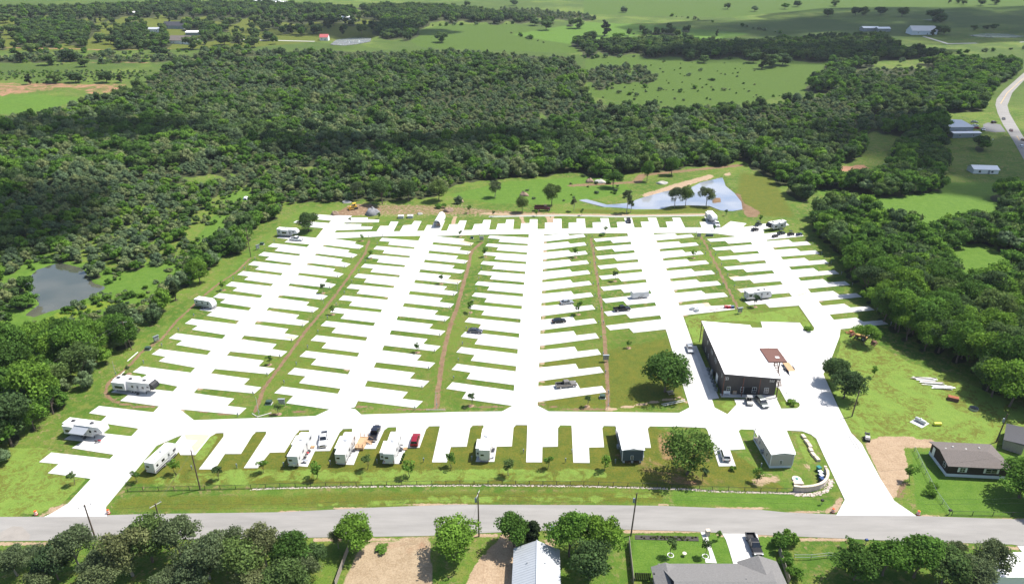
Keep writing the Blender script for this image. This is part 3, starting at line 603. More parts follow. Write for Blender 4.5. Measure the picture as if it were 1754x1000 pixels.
big('oak1', 1427, 655, 3.9, 7.6, 'dark round tree at the driveway edge, farther of the two'); big('oak2', 1445, 682, 4.4, 8.2, 'dark round tree at the driveway edge beside the brown pole')
big('oak2', 529, 396, 4.9, 9.0, 'lone dark oak on grass behind the far white fifth-wheel of the first lane')
GP = 'trees around the pond'
big('grey0', 1155.5, 355.6, 4.0, 10.5, 'leftmost of the three dark trees in front of the pond', GP); big('oak1', 1174, 353.4, 3.6, 10.5, 'middle of the three dark trees in front of the pond', GP); big('grey1', 1209.7, 353.4, 4.2, 10.0, 'rightmost of the three dark trees in front of the pond, next to the islet', GP)
big('slim0', 1073, 365, 3.0, 12.5, 'tall slender tree at the pond end with bare lower trunk', GP); big('slim0', 1080, 365, 1.9, 7.0, 'short thin tree beside the tall slender one at the pond', GP)
big('bright0', 1050.5, 322, 5.0, 9.0, 'bright green tree alone on the meadow beyond the pond', GP); big('slim0', 983, 362, 2.0, 7.0, 'spindly tree by the small puddle left of the pond', GP)
big('oak0', 945, 352, 4.6, 11.0, 'dark tree standing behind the parked dump truck'); big('oak1', 894.6, 364, 3.3, 8.0, 'round dark tree on bare dirt left of the dump truck')
big('grey2', 848, 338, 4.0, 9.0, 'grey-green tree on the grass behind the dirt road'); big('oak2', 752, 345, 5.2, 11.0, 'broad dark tree behind the white arched carport'); big('oak0', 655, 350, 5.8, 12.5, 'large dark tree beside the grey gravel heap'); big('oak1', 700, 344, 5.0, 11.0, 'dark tree between the gravel heap and the carport'); big('grey0', 612, 344, 3.6, 10.0, 'tall tree behind the yellow bulldozer')
big('bright1', 1108, 311, 3.2, 12.0, 'tall bright tree at the wood edge beyond the pond', GP); big('bright2', 1150, 300, 4.6, 11.0, 'light green tree at the track beyond the pond', GP)
big('bright0', 1480, 590, 3.8, 6.8, 'grey-green tree beside the heap of old machinery')
# foreground, this side of the street
big('oak2', 118, 592, 5.6, 7.5, 'dark round tree alone in the scrub below the left pond')
GF = 'trees at the near side of the street'
fg = [('grey0', 138, 975, 4.6, 9.5, 'grey-green oak with open crown in front of the left entrance'), ('oak1', 100, 992, 3.4, 7.5, 'dark open-crowned oak at the street, left of the crossarm pole'), ('grey1', 30, 985, 3.6, 6.5, 'small leaning tree at the bottom left corner'), ('grey2', 228, 985, 5.2, 11, 'tall dark oak right of the crossarm pole in the left thicket'), ('oak2', 262, 962, 4.6, 10.0, 'dark oak in the left thicket hiding the short crossarm pole'), ('grey0', 312, 962, 4.8, 10.5, 'tall grey oak in the middle of the left thicket'), ('grey1', 360, 990, 5.0, 9.5, 'broad grey oak in front of the left thicket'), ('oak0', 420, 992, 4.6, 8.5, 'dense dark oak right of the left thicket'), ('grey2', 455, 968, 4.4, 9.0, 'grey oak reaching over the street edge'), ('bright1', 500, 975, 3.8, 8.0, 'green tree between the left thicket and the wooden fence'), ('grey0', 190, 1015, 4.6, 7.0, 'low grey oak at the bottom edge, left thicket'), ('grey1', 285, 1020, 3.6, 5.0, 'pale green rounded bushy tree at the bottom edge'), ('oak1', 545, 968, 2.2, 5.0, 'small tree just left of the wooden fence'), ('grey2', 75, 1010, 3.2, 5.0, 'low bushy tree in the bottom left corner'), ('oak2', 490, 1015, 4.0, 7.0, 'dark oak at the bottom edge beside the wooden fence'),
 ('grey1', 62, 968, 2.8, 4.5, 'low olive bush between the small leaning tree and the crossarm pole'), ('grey2', 168, 992, 3.4, 6.0, 'olive tree just below the crossarm pole'), ('grey0', 338, 1008, 4.2, 6.5, 'olive tree at the bottom edge in the middle of the left thicket'), ('grey1', 388, 962, 3.8, 7.5, 'olive tree at the street edge in the left thicket'), ('grey2', 432, 1012, 4.0, 6.0, 'low olive tree at the bottom edge right of the left thicket'), ('grey0', 522, 992, 3.2, 5.5, 'olive tree nearest the foot of the wooden fence'),
 ('bright1', 612, 940, 3.7, 7.5, 'bright airy tree at the street beside the straw-coloured plot'), ('grey2', 580, 938, 2.0, 5.0, 'small grey-green tree against the bright airy tree'), ('bright0', 778, 952, 4.8, 8.2, 'wide green tree beside the straw-coloured plot and the guyed pole'), ('bright2', 880, 935, 3.8, 8.0, 'light green tree behind the metal roof'), ('cedar0', 912, 938, 3.0, 7.5, 'dark olive cedar at the gable of the metal roof'), ('bright0', 975, 952, 4.2, 10, 'tall green tree right of the metal roof, nearest the blue bin'), ('bright1', 1032, 955, 3.7, 10, 'tall green tree nearest the leaning street pole'), ('oak0', 1010, 992, 4.4, 8.5, 'dark green tree in front of the pair beside the metal roof'),
 ('bright1', 1462, 992, 4.0, 7.5, 'leafy green tree at bottom right, nearest the grey shingled house'), ('bright2', 1512, 985, 4.2, 8.2, 'dense bright tree in the bottom right clump below the black mailbox'), ('bright0', 1565, 988, 4.8, 8.8, 'broad dense tree in the middle of the bottom right clump'), ('oak1', 1612, 1000, 4.4, 8.0, 'dark tree at the right end of the bottom right clump'), ('grey1', 1590, 955, 2.6, 4.5, 'pale grey-leaved shrubby tree on the verge'), ('grey2', 1690, 990, 4.0, 8.5, 'grey-green tree at bottom right in front of the white roof'), ('cedar0', 1684, 962, 1.6, 6.0, 'narrow dark tree on the lawn at bottom right'), ('grey0', 1636, 955, 1.8, 4.0, 'thin small tree on the lawn at bottom right'), ('grey0', 1660, 1012, 4.4, 7.0, 'low grey-green tree at the bottom edge, right'),
 ('bright1', 1746, 852, 5.2, 8.8, 'big green tree at the corner of the dark brown house'), ('bright2', 1790, 880, 4.6, 8.8, 'green tree at the right edge beside the brown house')]
for k, x, y, r_, h, lb in fg: big(k, x, y, r_, h, lb, GF)
# young trees with mulch rings
GS = 'young trees planted in the park'
_t = ['', 'first', 'second', 'third', 'fourth', 'fifth', 'sixth', 'seventh', 'eighth', 'ninth', 'tenth', 'eleventh', 'twelfth', 'thirteenth', 'fourteenth', 'fifteenth', 'sixteenth', 'seventeenth', 'eighteenth', 'nineteenth']
def ordw(i): return _t[i] if i < 20 else (['twentieth', 'thirtieth', 'fortieth'][i // 10 - 2] if i % 10 == 0 else ['twenty', 'thirty', 'forty'][i // 10 - 2] + '-' + _t[i % 10])
ORD = ['nearest', 'second', 'third', 'fourth', 'fifth', 'sixth', 'seventh', 'eighth', 'ninth', 'tenth', 'eleventh', 'twelfth', 'thirteenth', 'fourteenth']
sap = {
 'between the first and second lanes': [(477.4, 709, 3.6), (461.5, 624.5, 3.4), (570, 538.6, 3.6), (554, 502, 4.0), (636, 442, 3.6), (620.4, 412.6, 3.2)],
 'between the second and third lanes': [(807, 695, 4.2), (715, 603.6, 3.4), (806, 535, 4.6), (755.7, 486, 3.8), (831.6, 439.7, 4.4), (788.7, 405.6, 3.2)],
 'between the third and fourth lanes': [(1005.6, 696, 3.6), (1077, 596, 2.8), (991, 538.6, 5.2), (1053.7, 481.5, 4.4), (985.6, 440.8, 4.6), (1037, 399, 3.4)],
 'between the fourth and fifth lanes': [(1293.7, 525.5, 5.0), (1188, 442, 3.8), (1223, 396, 3.0)],
 'on the grass left of the first lane': [(220.7, 640, 2.8), (383.5, 497, 4.0)]}
for where, L in sap.items():
    for i, (x, y, h) in enumerate(L):
        p = P(x, y); s, sz = size_to('sap0', .3 * h, h); o = tree(f'sap{i % 3}', p, f'young staked tree {where}, {ORD[i]} from the front road', 'young tree', GS, s, sz)
        MB().blob((0, 0, .0), (.8 / s, .8 / s, .14 / sz), i, 12, 4, .12, 0).build('mulch_ring', 'mulch', o)
for i, (x, y, h) in enumerate([(599.6, 382.5, 3.0), (649, 375, 3.4), (804, 365, 4.4), (846, 371.5, 3.2), (918.6, 370.4, 3.6), (996.6, 369.3, 3.8), (1243, 370, 3.4), (1302.7, 380.7, 3.8)]):
    s, sz = size_to('sap0', .3 * h, h); tree(f'sap{i % 3}', P(x, y), f'young tree along the dirt road behind the park, {ORD[i] if i else "first"} from the left', 'young tree', GS, s, sz)
for i, (x, y, h) in enumerate([(126.5, 830.5, 3.6), (235, 826, 3.4), (302.7, 812, 4.2), (374, 822, 4.0), (452, 808.8, 3.8), (542.7, 818.7, 4.8), (628.5, 804.4, 4.2), (700, 816.5, 4.6), (773.6, 801, 4.2), (872, 814, 4.6), (940, 802, 3.8), (1036, 805.5, 4.2), (1204.5, 822, 3.6), (1296, 826, 4.0)]):
    s, sz = size_to('sap0', .34 * h, h); o = tree(f'sap{(i * 2) % 3}', P(x, y), f'young tree near the front fence, {ORD[i] if i else "first"} from the left', 'young tree', GS, s, sz)
for x, y, h, lb in [(1495.6, 645, 3.8, 'young tree alone in the middle of the mown yard right of the driveway'), (1558, 824, 4.6, 'small round tree at the edge of the bare dirt patch'), (1229, 924.6, 2.6, 'small round tree on the lawn beside the paved garden path'), (1451, 938, 3.2, 'small tree beside the rail fence at bottom right'), (1148.5, 950.7, 4.6, 'narrow dark tree in a white ring on the lawn, left one'), (1208, 952.7, 4.4, 'dark tree in a white ring beside the garden path')]:
    s, sz = size_to('sap0', .30 * h if x < 1140 or x > 1300 else .26 * h, h); o = tree('sap1' if x > 1220 else 'sap0', P(x, y), lb, 'young tree', None, s, sz)
    if 'white ring' in lb:
        mb = MB()
        for q in range(16):
            a0, a1 = q * math.pi / 8, (q + 1) * math.pi / 8; mb.tube((.6 / s * math.cos(a0), .6 / s * math.sin(a0), .05), (.6 / s * math.cos(a1), .6 / s * math.sin(a1), .05), .08 / s, None, 6)
        mb.build('planter_ring', 'white_paint', o)
for x, y, r_, h, lb in [(1592, 844, 1.6, 1.6, 'loose shrub at the chain-link fence'), (1600, 838, 1.2, 1.4, 'small shrub against the chain-link fence'), (1256, 805.5, .8, 1.1, 'small dark shrub below the white car'), (655, 944, 1.5, .9, 'low green bush on the straw-coloured plot'), (1385, 567, 1.6, 1.2, 'clipped green shrub at the corner of the parking behind the building'), (1357, 693, 1.4, 1.2, 'clipped green shrub on the island by the parking'), (1335, 940, 2.0, 3.0, 'yellow-green bush beside the driveway of the grey shingled house'), (1345, 965, 1.6, 2.4, 'yellow-green bush on the dark fence, middle one'), (1357, 990, 1.6, 2.4, 'yellow-green bush on the dark fence, nearest the bottom edge'), (1350, 928, 1.8, 2.6, 'dark shrub at the end of the rail fence'), (1032, 404, 1.4, 1.0, 'yellow-green shrub on the grass at the far end of the fourth lane'), (757, 356, 3.0, 2.0, 'low spreading bush behind the carport')]:
    s, sz = size_to('shrub0', r_, h); tree('shrub0', P(x, y), lb, 'shrub', None, s, sz); 

# lone trees and groves in the far fields
far = [(757, 73, 6), (896 + 20, 44, 5.5), (936, 52, 7), (989, 49, 7), (1012, 72, 6.5), (1035, 62, 9), (1060, 72, 6), (1068, 22, 4.5), (1246, 16, 5), (1292, 20, 4), (1365, 12, 5), (1344, 16, 4.5), (1430, 11, 5), (1418, 29, 6), (1465, 27, 6), (1477, 27, 6), (1507, 26, 6), (1545, 29, 6.5), (1600, 38, 8), (1610, 40, 6), (1680, 10, 5), (1704, 8, 5), (1650, 9, 4), (1625, 6, 4), (1642, 6, 4), (1605, 58, 5), (1617, 60, 5), (1598, 62, 4), (1668, 52, 3), (1702, 51, 3.5), (1688, 52, 3),
 (500, 58, 6), (515, 60, 6), (543, 58, 6), (571, 45, 6), (586, 60, 5), (437, 42, 6), (460, 70, 5), (530, 35, 5), (436, 35, 5), (414, 30, 5), (395, 45, 6), (455, 52, 5), (478, 45, 5), (640, 52, 6), (660, 52, 6), (620, 58, 6), (605, 22, 4), (625, 20, 5), (880, 10, 5), (800, 12, 5), (560, 48, 5), (330, 85, 7), (385, 78, 7), (435, 82, 6), (410, 80, 6), (145, 78, 5), (172, 72, 5), (190, 76, 5), (55, 36, 5), (75, 30, 5), (10, 40, 6), (20, 60, 6), (0, 72, 6), (55, 92, 5), (268, 95, 5), (285, 96, 4), (52, 145, 4), (95, 143, 4), (130, 142, 4.5), (183, 142, 5), (208, 142, 4), (85, 112, 5), (120, 105, 6), (145, 115, 4), (35, 108, 5),
 (1232, 92, 5), (1205, 108, 4), (1290, 108, 5), (1305, 118, 7), (1322, 115, 6), (1340, 112, 6)]
keys = ['oakL0', 'brightL0', 'oakL1', 'paleL0', 'oakL2', 'cedarL0', 'brightL1', 'paleL1', 'brightL2', 'paleL2']
FT = []
for i, (x, y, r_) in enumerate(far):
    k = keys[i % 10]
    if i > 19: k = ('oakL0', 'oakL1', 'oakL2', 'cedarL0')[i % 4]
    if y < 60 and r_ >= 5 and i < 31: k = f'oakL{i % 3}'
    if k.startswith('cedar'): r_ *= .7
    r_ *= 1.65; p = P(x, y); s, sz = size_to(k, r_ * .95, r_ * (1.4 if not k.startswith('cedar') else 2.4))
    if x < 680 or y > 30: lb = 'dark round tree in the pasture left of the far houses' if x < 300 else ('dark tree in the pasture by the far pond' if x < 700 else ('dark tree in the green pasture at the top middle' if x < 1150 else ('tree at the edge of the meadow with scattered shrubs' if y > 85 else 'dark broad oak in the shaded pasture at top right')))
    else: lb = 'small far tree on the sunlit pasture along the top edge'
    FT.append((lb, x, tree(k, p, lb, 'tree', 'trees in the far pastures', s, sz)))
for lb in set(q[0] for q in FT):
    for j, q in enumerate(sorted([q for q in FT if q[0] == lb], key=lambda q: q[1])): q[2]['label'] = f'{lb}, {ordw(j + 1)} from the left'
for i, (x, y) in enumerate(sorted([(1105, 150), (1130, 155), (1090, 165), (1165, 158), (1190, 152), (1240, 155), (1180, 130), (1200, 122), (1220, 138), (1060, 160), (1078, 163), (1250, 102)])):
    k = f'shrubL{i % 2}'; s, sz = size_to(k, random.uniform(2.2, 3.4), random.uniform(2.0, 3.4)); tree(k, P(x, y), f'low rounded shrub on the pale green far meadow, {ordw(i + 1)} from the left', 'shrub', 'shrubs on the meadow', s, sz)

# ---------------- woods: points over the wooded land
LB = [(-160, 885), (0, 800), (58, 742), (118, 692), (172, 641), (232, 586), (287, 538), (346, 488), (406, 432), (428, 414), (452, 391), (483, 371), (500, 353), (540, 342)]
WOODS = [  # outline, kinds and weights, size range, spacing factor
 ([(-260, 210), (0, 188), (60, 190), (160, 168), (225, 152), (240, 134), (290, 110), (420, 100), (480, 90), (600, 84), (700, 86), (780, 86), (870, 90), (985, 92), (1000, 130), (1008, 166), (1080, 182), (1180, 187), (1290, 178), (1420, 158), (1440, 125), (1500, 112), (1600, 112), (1620, 200), (1500, 230), (1420, 290), (1370, 330), (1300, 300), (1280, 275), (1240, 285), (1160, 288), (1090, 295), (950, 303), (880, 308), (800, 316), (770, 330), (720, 345), (640, 348), (560, 346)] + LB[::-1] + [(-300, 930)], 'main', 1.0),
 ([(1290, 110), (1440, 105), (1640, 100), (1754, 108), (1760, 116), (1734, 140), (1714, 155), (1700, 178), (1704, 198), (1690, 225), (1700, 300), (1754, 330), (1940, 420), (1940, 760), (1754, 702), (1700, 692), (1672, 656), (1600, 610), (1520, 570), (1505, 560), (1478, 500), (1436, 450), (1398, 402), (1368, 345), (1298, 300), (1285, 270), (1200, 250), (1200, 190), (1290, 178), (1410, 152)], 'right', 1.0),
 ([(1000, 90), (1010, 72), (1130, 64), (1260, 74), (1340, 66), (1520, 60), (1545, 82), (1640, 92), (1640, 104), (1440, 110), (1290, 102), (1130, 97)], 'dark', 1.0),
 ([(-100, 12), (0, 12), (150, 10), (300, 2), (480, 5), (600, 12), (640, 25), (500, 27), (400, 28), (330, 25), (210, 27), (100, 26), (-100, 27)], 'dark', 1.3), ([(27, 36), (125, 32), (180, 48), (130, 68), (100, 80), (27, 77)], 'dark', 1.15), ([(195, 45), (285, 40), (345, 35), (380, 45), (385, 62), (340, 77), (285, 84), (200, 83)], 'dark', 1.35),
 ([(655, 33), (640, 56), (680, 68), (702, 66), (722, 42), (745, 33), (820, 37), (900, 36), (1000, 40), (880, 24), (800, 13), (700, 7), (600, 10)], 'dark', 1.0), ([(485, 28), (600, 22), (610, 34), (500, 38)], 'dark', 1.1), ([(980, 66), (1020, 64), (1060, 75), (1120, 72), (1130, 84), (1000, 92)], 'dark', 1.1), ([(-60, 90), (150, 88), (345, 90), (345, 108), (150, 105), (-60, 108)], 'scrub', .8), ([(-60, 112), (345, 112), (230, 138), (-60, 138)], 'weeds', .9), ([(340, 82), (450, 80), (700, 78), (700, 90), (420, 104), (300, 112)], 'main', 1.1),
 ([(1000, 112), (1100, 105), (1130, 130), (1140, 142), (1060, 150), (1005, 160)], 'scrub', 1.2), ([(860, 10), (900, 12), (1000, 20), (1040, 32), (880, 33), (840, 30)], 'scrub', 1.0), ([(1300, 78), (1500, 72), (1520, 90), (1330, 100)], 'dark', 1.0),
 ([(560, 338), (700, 330), (780, 320), (860, 335), (760, 352), (560, 352)], 'scrub', 2.2), ([(960, 300), (1100, 296), (1090, 315), (960, 330)], 'weeds', 1.6), ([(1000, 100), (1130, 97), (1300, 100), (1420, 108), (1418, 132), (1410, 152), (1290, 176), (1190, 183), (1080, 178), (1010, 166)], 'weeds', 3.6), ([(790, 330), (880, 308), (1060, 300), (1090, 328), (960, 350), (800, 350)], 'weeds', 2.0), ([(0, 540), (60, 560), (150, 552), (230, 545), (210, 590), (120, 620), (0, 640)], 'scrub', .8), ([(-60, 22), (640, 20), (690, 58), (420, 86), (-60, 92)], 'dark', 4.2), ([(1010, 60), (1130, 40), (1300, 66), (1130, 66)], 'dark', 5.0)]
HOLES = [[(43, 482), (63, 460), (99, 448), (142, 455), (162, 482), (185, 492), (132, 517), (59, 543), (40, 540), (70, 518), (48, 498)], [(180, 455), (235, 468), (282, 448), (312, 412), (340, 380), (372, 335), (430, 316), (430, 342), (398, 385), (366, 420), (330, 456), (275, 508), (222, 548), (178, 580), (110, 596), (0, 596), (0, 520), (60, 545), (135, 518), (188, 495)],
 [(20, 470), (60, 438), (110, 440), (60, 462), (40, 490), (20, 500)], [(129, 392), (165, 384), (160, 396), (142, 406)], [(1370, 326), (1452, 326), (1508, 340), (1620, 330), (1723, 345), (1728, 375), (1634, 378), (1588, 398), (1566, 411), (1576, 388), (1535, 365), (1443, 342), (1393, 358)], [(1615, 439), (1654, 420), (1683, 417), (1737, 443), (1736, 462), (1674, 464), (1654, 477), (1628, 456)],
 [(1420, 292), (1482, 262), (1478, 238), (1502, 227), (1552, 233), (1537, 256), (1530, 277), (1492, 300), (1440, 298)], [(1600, 245), (1665, 249), (1690, 264), (1686, 276), (1630, 277)], [(1618, 192), (1690, 192), (1730, 225), (1730, 245), (1680, 240), (1618, 236)], [(1655, 272), (1735, 272), (1756, 320), (1640, 325), (1608, 300)], [(505, 284), (540, 284), (545, 300), (510, 300)], [(770, 322), (800, 312), (880, 306), (880, 345), (770, 345)],
 [(1290, 372), (1290, 300), (1365, 340), (1400, 400), (1500, 560), (1515, 580), (1440, 575), (1380, 470)], [(1300, 96), (1420, 108), (1416, 134), (1300, 160)],
 [(285, 60), (345, 52), (345, 82), (290, 84)], [(252, 48), (275, 48), (275, 62), (252, 62)], [(282, 40), (312, 40), (312, 55), (282, 55)], [(540, 55), (640, 55), (645, 80), (540, 80)]]
zone = {'main': (['oakL0', 'oakL1', 'oakL2', 'brightL0', 'brightL1', 'brightL2', 'paleL0', 'paleL1', 'paleL2', 'cedarL0'], [.14, .13, .13, .08, .08, .08, .13, .12, .11, .03], (.55, 1.15)), 'right': (['oakL0', 'oakL1', 'oakL2', 'brightL0', 'brightL1', 'brightL2', 'paleL0'], [.13, .12, .11, .20, .19, .18, .07], (.85, 1.35)),
 'dark': (['oakL0', 'oakL1', 'oakL2', 'cedarL0', 'brightL0'], [.27, .26, .25, .1, .12], (.9, 1.3)), 'scrub': (['paleL0', 'paleL1', 'shrubL0', 'shrubL1'], [.2, .2, .35, .25], (.6, 1.0)), 'weeds': (['shrubL0', 'shrubL1'], [.6, .4], (.3, .7))}
KEYS = sorted(set(k for z in zone.values() for k in z[0]))
pts = []
y = 70.
while y < 2100:
    sp = 5.2 if y < 420 else (5.6 if y < 800 else 7.0)
    half = 120 + .86 * y; nx = int(2 * half / sp)
    xs = (np.arange(nx) - nx / 2) * sp + rng.uniform(-.42, .42, nx) * sp + (sp / 2 if int(y / sp) % 2 else 0)
    pts.append(np.stack([xs, y + rng.uniform(-.42, .42, nx) * sp * .87, np.full(nx, sp)], 1)); y += sp * .87
pts = np.concatenate(pts); X, Y = pts[:, 0], pts[:, 1]; Z = gz(X, Y)
px0, py0 = pix(X, Y, Z); px1, py1 = pix(X, Y, Z + 5.5)
ok = (px0 > -130) & (px0 < 1890) & (py0 > -12) & (py0 < 935)
ok &= ~np.logical_or.reduce([inpoly(px0, py0, h) for h in HOLES] + [inpoly(px1, py1, h) for h in [HOLES[0]] + HOLES[4:10] + HOLES[-4:]])
for cx, cy, rr in OCC: ok &= np.hypot(X - cx, Y - cy) > rr
dh = dline(X, Y, PX(hc)); ok &= dh > 11
chosen = []
used = np.zeros(len(X), bool)
big_ = np.sin(X / 83 + Y / 140 + .7) * np.sin(Y / 61 - X / 170 + 1.1) + .45 * np.sin(X / 29 - Y / 23)
ldist = dline(px0, py0, LB)
lowf = np.sin(X / 37 + 1.3) * np.sin(Y / 49 + .6) + .6 * np.sin(X / 15 + Y / 21)
wob = np.sin(X / 11 + Y / 17) + np.sin(Y / 7.3 - X / 23); wob2 = np.sin(X / 13 - Y / 9) + np.sin(X / 6.1 + 2)
for og, zk, dens in WOODS:
    jx, jy = px0 + wob * np.where(py0 > 330, 3, 9), py0 + wob2 * np.where(py0 > 330, 1.5, 3.5)
    ins = ok & ~used & inpoly(jx, jy, og) & inpoly(px1, np.maximum(py1, -11), og + []) & (rng.random(len(X)) < 1 / dens ** 2)
    used |= inpoly(px0, py0, og)
    I = np.nonzero(ins)[0]; ks, w, (s0, s1) = zone[zk]
    for i in I:
        ww = list(w)
        if zk == 'main':
            f = lowf[i]; far_mid = py0[i] < 230
            for j, k in enumerate(ks):
                if k.startswith('pale'): ww[j] *= (2.2 if f > .2 or (far_mid and 300 < px0[i] < 1010) else .5)
                if k.startswith('oak'): ww[j] *= (1.7 if f < -.2 else .8)
                if px0[i] < 480 and py0[i] > 240: ww[j] *= {'o': .55, 'p': 1.8, 'b': 1.6, 'c': .5}[k[0]]
        sc_ = random.uniform(s0, s1)
        if zk == 'main':
            nearb = ldist[i] < 36 and py0[i] > 340
            if big_[i] > .95 and random.random() < .5 and not nearb: continue
            if big_[i] > .28:
                sc_ = random.uniform(.42, .80); ww = [q * {'o': .25, 'p': 2.6, 'b': 1.0, 'c': .4}[k[0]] for q, k in zip(ww, ks)]
            elif random.random() < .25: sc_ = random.uniform(1.0, 1.45)
            if px0[i] < 470 and 350 < py0[i] < 590: sc_ = random.uniform(.62, 1.0) if nearb else random.uniform(.4, .8)
        chosen.append((i, random.choices(ks, ww)[0], sc_))
        ch_i = 1
WX = np.array([c[0] for c in chosen]); wk = [c[1] for c in chosen]; wsz = np.array([c[2] for c in chosen])
# woodland floor darkens the soil colour under the trees (leaf litter)
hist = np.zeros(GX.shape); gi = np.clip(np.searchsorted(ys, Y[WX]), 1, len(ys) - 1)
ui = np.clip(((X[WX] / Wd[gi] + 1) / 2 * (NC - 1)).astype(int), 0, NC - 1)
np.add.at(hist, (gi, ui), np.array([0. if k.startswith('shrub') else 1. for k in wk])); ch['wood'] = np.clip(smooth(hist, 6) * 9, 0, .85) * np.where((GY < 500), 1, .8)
dist = np.sqrt(X[WX] ** 2 + Y[WX] ** 2 + 105 ** 2)
vis = (px0[WX] > 5) & (px0[WX] < 1749) & (py0[WX] < 900)
app = np.where(vis, wsz / dist, 0); order = np.argsort(-app); NIND = 215
ind = set(order[:NIND].tolist())
for j in order[:NIND]:
    i = WX[j]; k = wk[j]; s = wsz[j]; a, b_ = px0[i], py0[i]
    if not k.startswith('shrub') and dist[j] < 300: k = {'oakL': 'oak', 'brig': 'bright', 'pale': 'bright', 'ceda': 'cedar'}[k[:4]] + k[-1]
    if a < 700: lb, gp = 'leafy tree in the dense wood along the left side of the park', 'trees of the left wood'
    elif a > 1250: lb, gp = 'leafy tree in the dense wood along the right side of the park', 'trees of the right wood'
    else: lb, gp = 'leafy tree at the wood edge behind the park', 'trees of the wood behind the park'
    if k.startswith('shrub'): lb = lb.replace('leafy tree', 'low shrub')
    tree(k, (X[i], Y[i], Z[i] - .1), lb, 'shrub' if k.startswith('shrub') else 'tree', gp + (' (shrubs)' if k.startswith('shrub') else ''), s, s * random.uniform(.85, 1.2))
for k in KEYS:
    if k not in SRC: tree(k, P(1300, 180), 'leafy tree at the wood edge behind the park', 'tree', 'trees of the wood behind the park')
rest = np.array([j for j in range(len(WX)) if j not in ind])
# weeds on the marsh meadow at left
mx = rng.uniform(-260, -90, 9000); my = rng.uniform(150, 420, 9000); ma, mb_ = pix(mx, my, my * 0)
keep = np.logical_or.reduce([inpoly(ma, mb_, h) for h in HOLES[1:4]]) & ~inpoly(ma, mb_, HOLES[0]); keep &= (np.sin(mx / 7) * np.sin(my / 9) + rng.random(9000) * 1.3 > .55)
mx, my = mx[keep], my[keep]
for pl, stp in (([(880, 58), (945, 78)], 10), ([(1150, 28), (1300, 50)], 14), ([(1290, 50), (1350, 60)], 12), ([(700, 46), (880, 41)], 12), ([(1060, 62), (1130, 58)], 8), ([(20, 92), (340, 90)], 7), ([(1000, 100), (1130, 97)], 9), ([(1640, 92), (1754, 84)], 12)):
    a_, b2 = P(*pl[0]), P(*pl[1]); L_ = (b2 - a_).length; tt = np.arange(0, 1, stp / L_); tt = tt[rng.random(len(tt)) < .75]
    mx = np.concatenate([mx, a_.x + (b2.x - a_.x) * tt + rng.normal(0, 1.5, len(tt))]); my = np.concatenate([my, a_.y + (b2.y - a_.y) * tt + rng.normal(0, 2.5, len(tt))])
vx = np.concatenate([X[WX[rest]], mx]); vy = np.concatenate([Y[WX[rest]], my]); vz = gz(vx, vy) - .15
vk = np.concatenate([[KEYS.index(wk[j]) for j in rest], rng.choice([KEYS.index('shrubL0'), KEYS.index('shrubL1')], len(mx))]).astype(np.int32)
vsz = np.concatenate([wsz[rest], rng.uniform(.2, .75, len(mx)) * np.where(my > 500, 2.6, 1)])
me = bpy.data.meshes.new('woodland'); me.vertices.add(len(vx)); me.vertices.foreach_set('co', np.stack([vx, vy, vz], 1).astype(np.float32).ravel())
a = me.attributes.new('kind_index', 'INT', 'POINT'); a.data.foreach_set('value', vk)
a = me.attributes.new('turn', 'FLOAT_VECTOR', 'POINT'); a.data.foreach_set('vector', np.stack([vx * 0, vx * 0, rng.uniform(0, 6.28, len(vx))], 1).astype(np.float32).ravel())
a = me.attributes.new('size', 'FLOAT_VECTOR', 'POINT'); a.data.foreach_set('vector', np.stack([vsz, vsz, vsz * rng.uniform(.8, 1.25, len(vx))], 1).astype(np.float32).ravel())
wo = tag(link('woodland', me), 'wide mixed wood of dark and pale green trees behind the park', 'wood', kind='stuff')
ng = bpy.data.node_groups.new('scatter', 'GeometryNodeTree'); ng.interface.new_socket('Geometry', in_out='INPUT', socket_type='NodeSocketGeometry'); ng.interface.new_socket('Geometry', in_out='OUTPUT', socket_type='NodeSocketGeometry')
gi_, go_ = ng.nodes.new('NodeGroupInput'), ng.nodes.new('NodeGroupOutput'); iop = ng.nodes.new('GeometryNodeInstanceOnPoints'); jn = ng.nodes.new('GeometryNodeJoinGeometry')
for k in KEYS[::-1]:
    oi = ng.nodes.new('GeometryNodeObjectInfo'); oi.inputs['Object'].default_value = SRC[k]; oi.inputs['As Instance'].default_value = True
    ng.links.new(oi.outputs['Geometry'], jn.inputs[0])
def na(nm, t):
    q = ng.nodes.new('GeometryNodeInputNamedAttribute'); q.data_type = t; q.inputs[0].default_value = nm; return q.outputs[0]
e2r = ng.nodes.new('FunctionNodeEulerToRotation'); ng.links.new(na('turn', 'FLOAT_VECTOR'), e2r.inputs[0])
ng.links.new(gi_.outputs[0], iop.inputs['Points']); ng.links.new(jn.outputs[0], iop.inputs['Instance']); iop.inputs['Pick Instance'].default_value = True
ng.links.new(na('kind_index', 'INT'), iop.inputs['Instance Index']); ng.links.new(e2r.outputs[0], iop.inputs['Rotation']); ng.links.new(na('size', 'FLOAT_VECTOR'), iop.inputs['Scale'])
ng.links.new(iop.outputs[0], go_.inputs[0]); md = wo.modifiers.new('scatter', 'NODES'); md.node_group = ng
print('woods', len(WX), 'individual', NIND, 'tree objects', NTREE)
finish_ground()
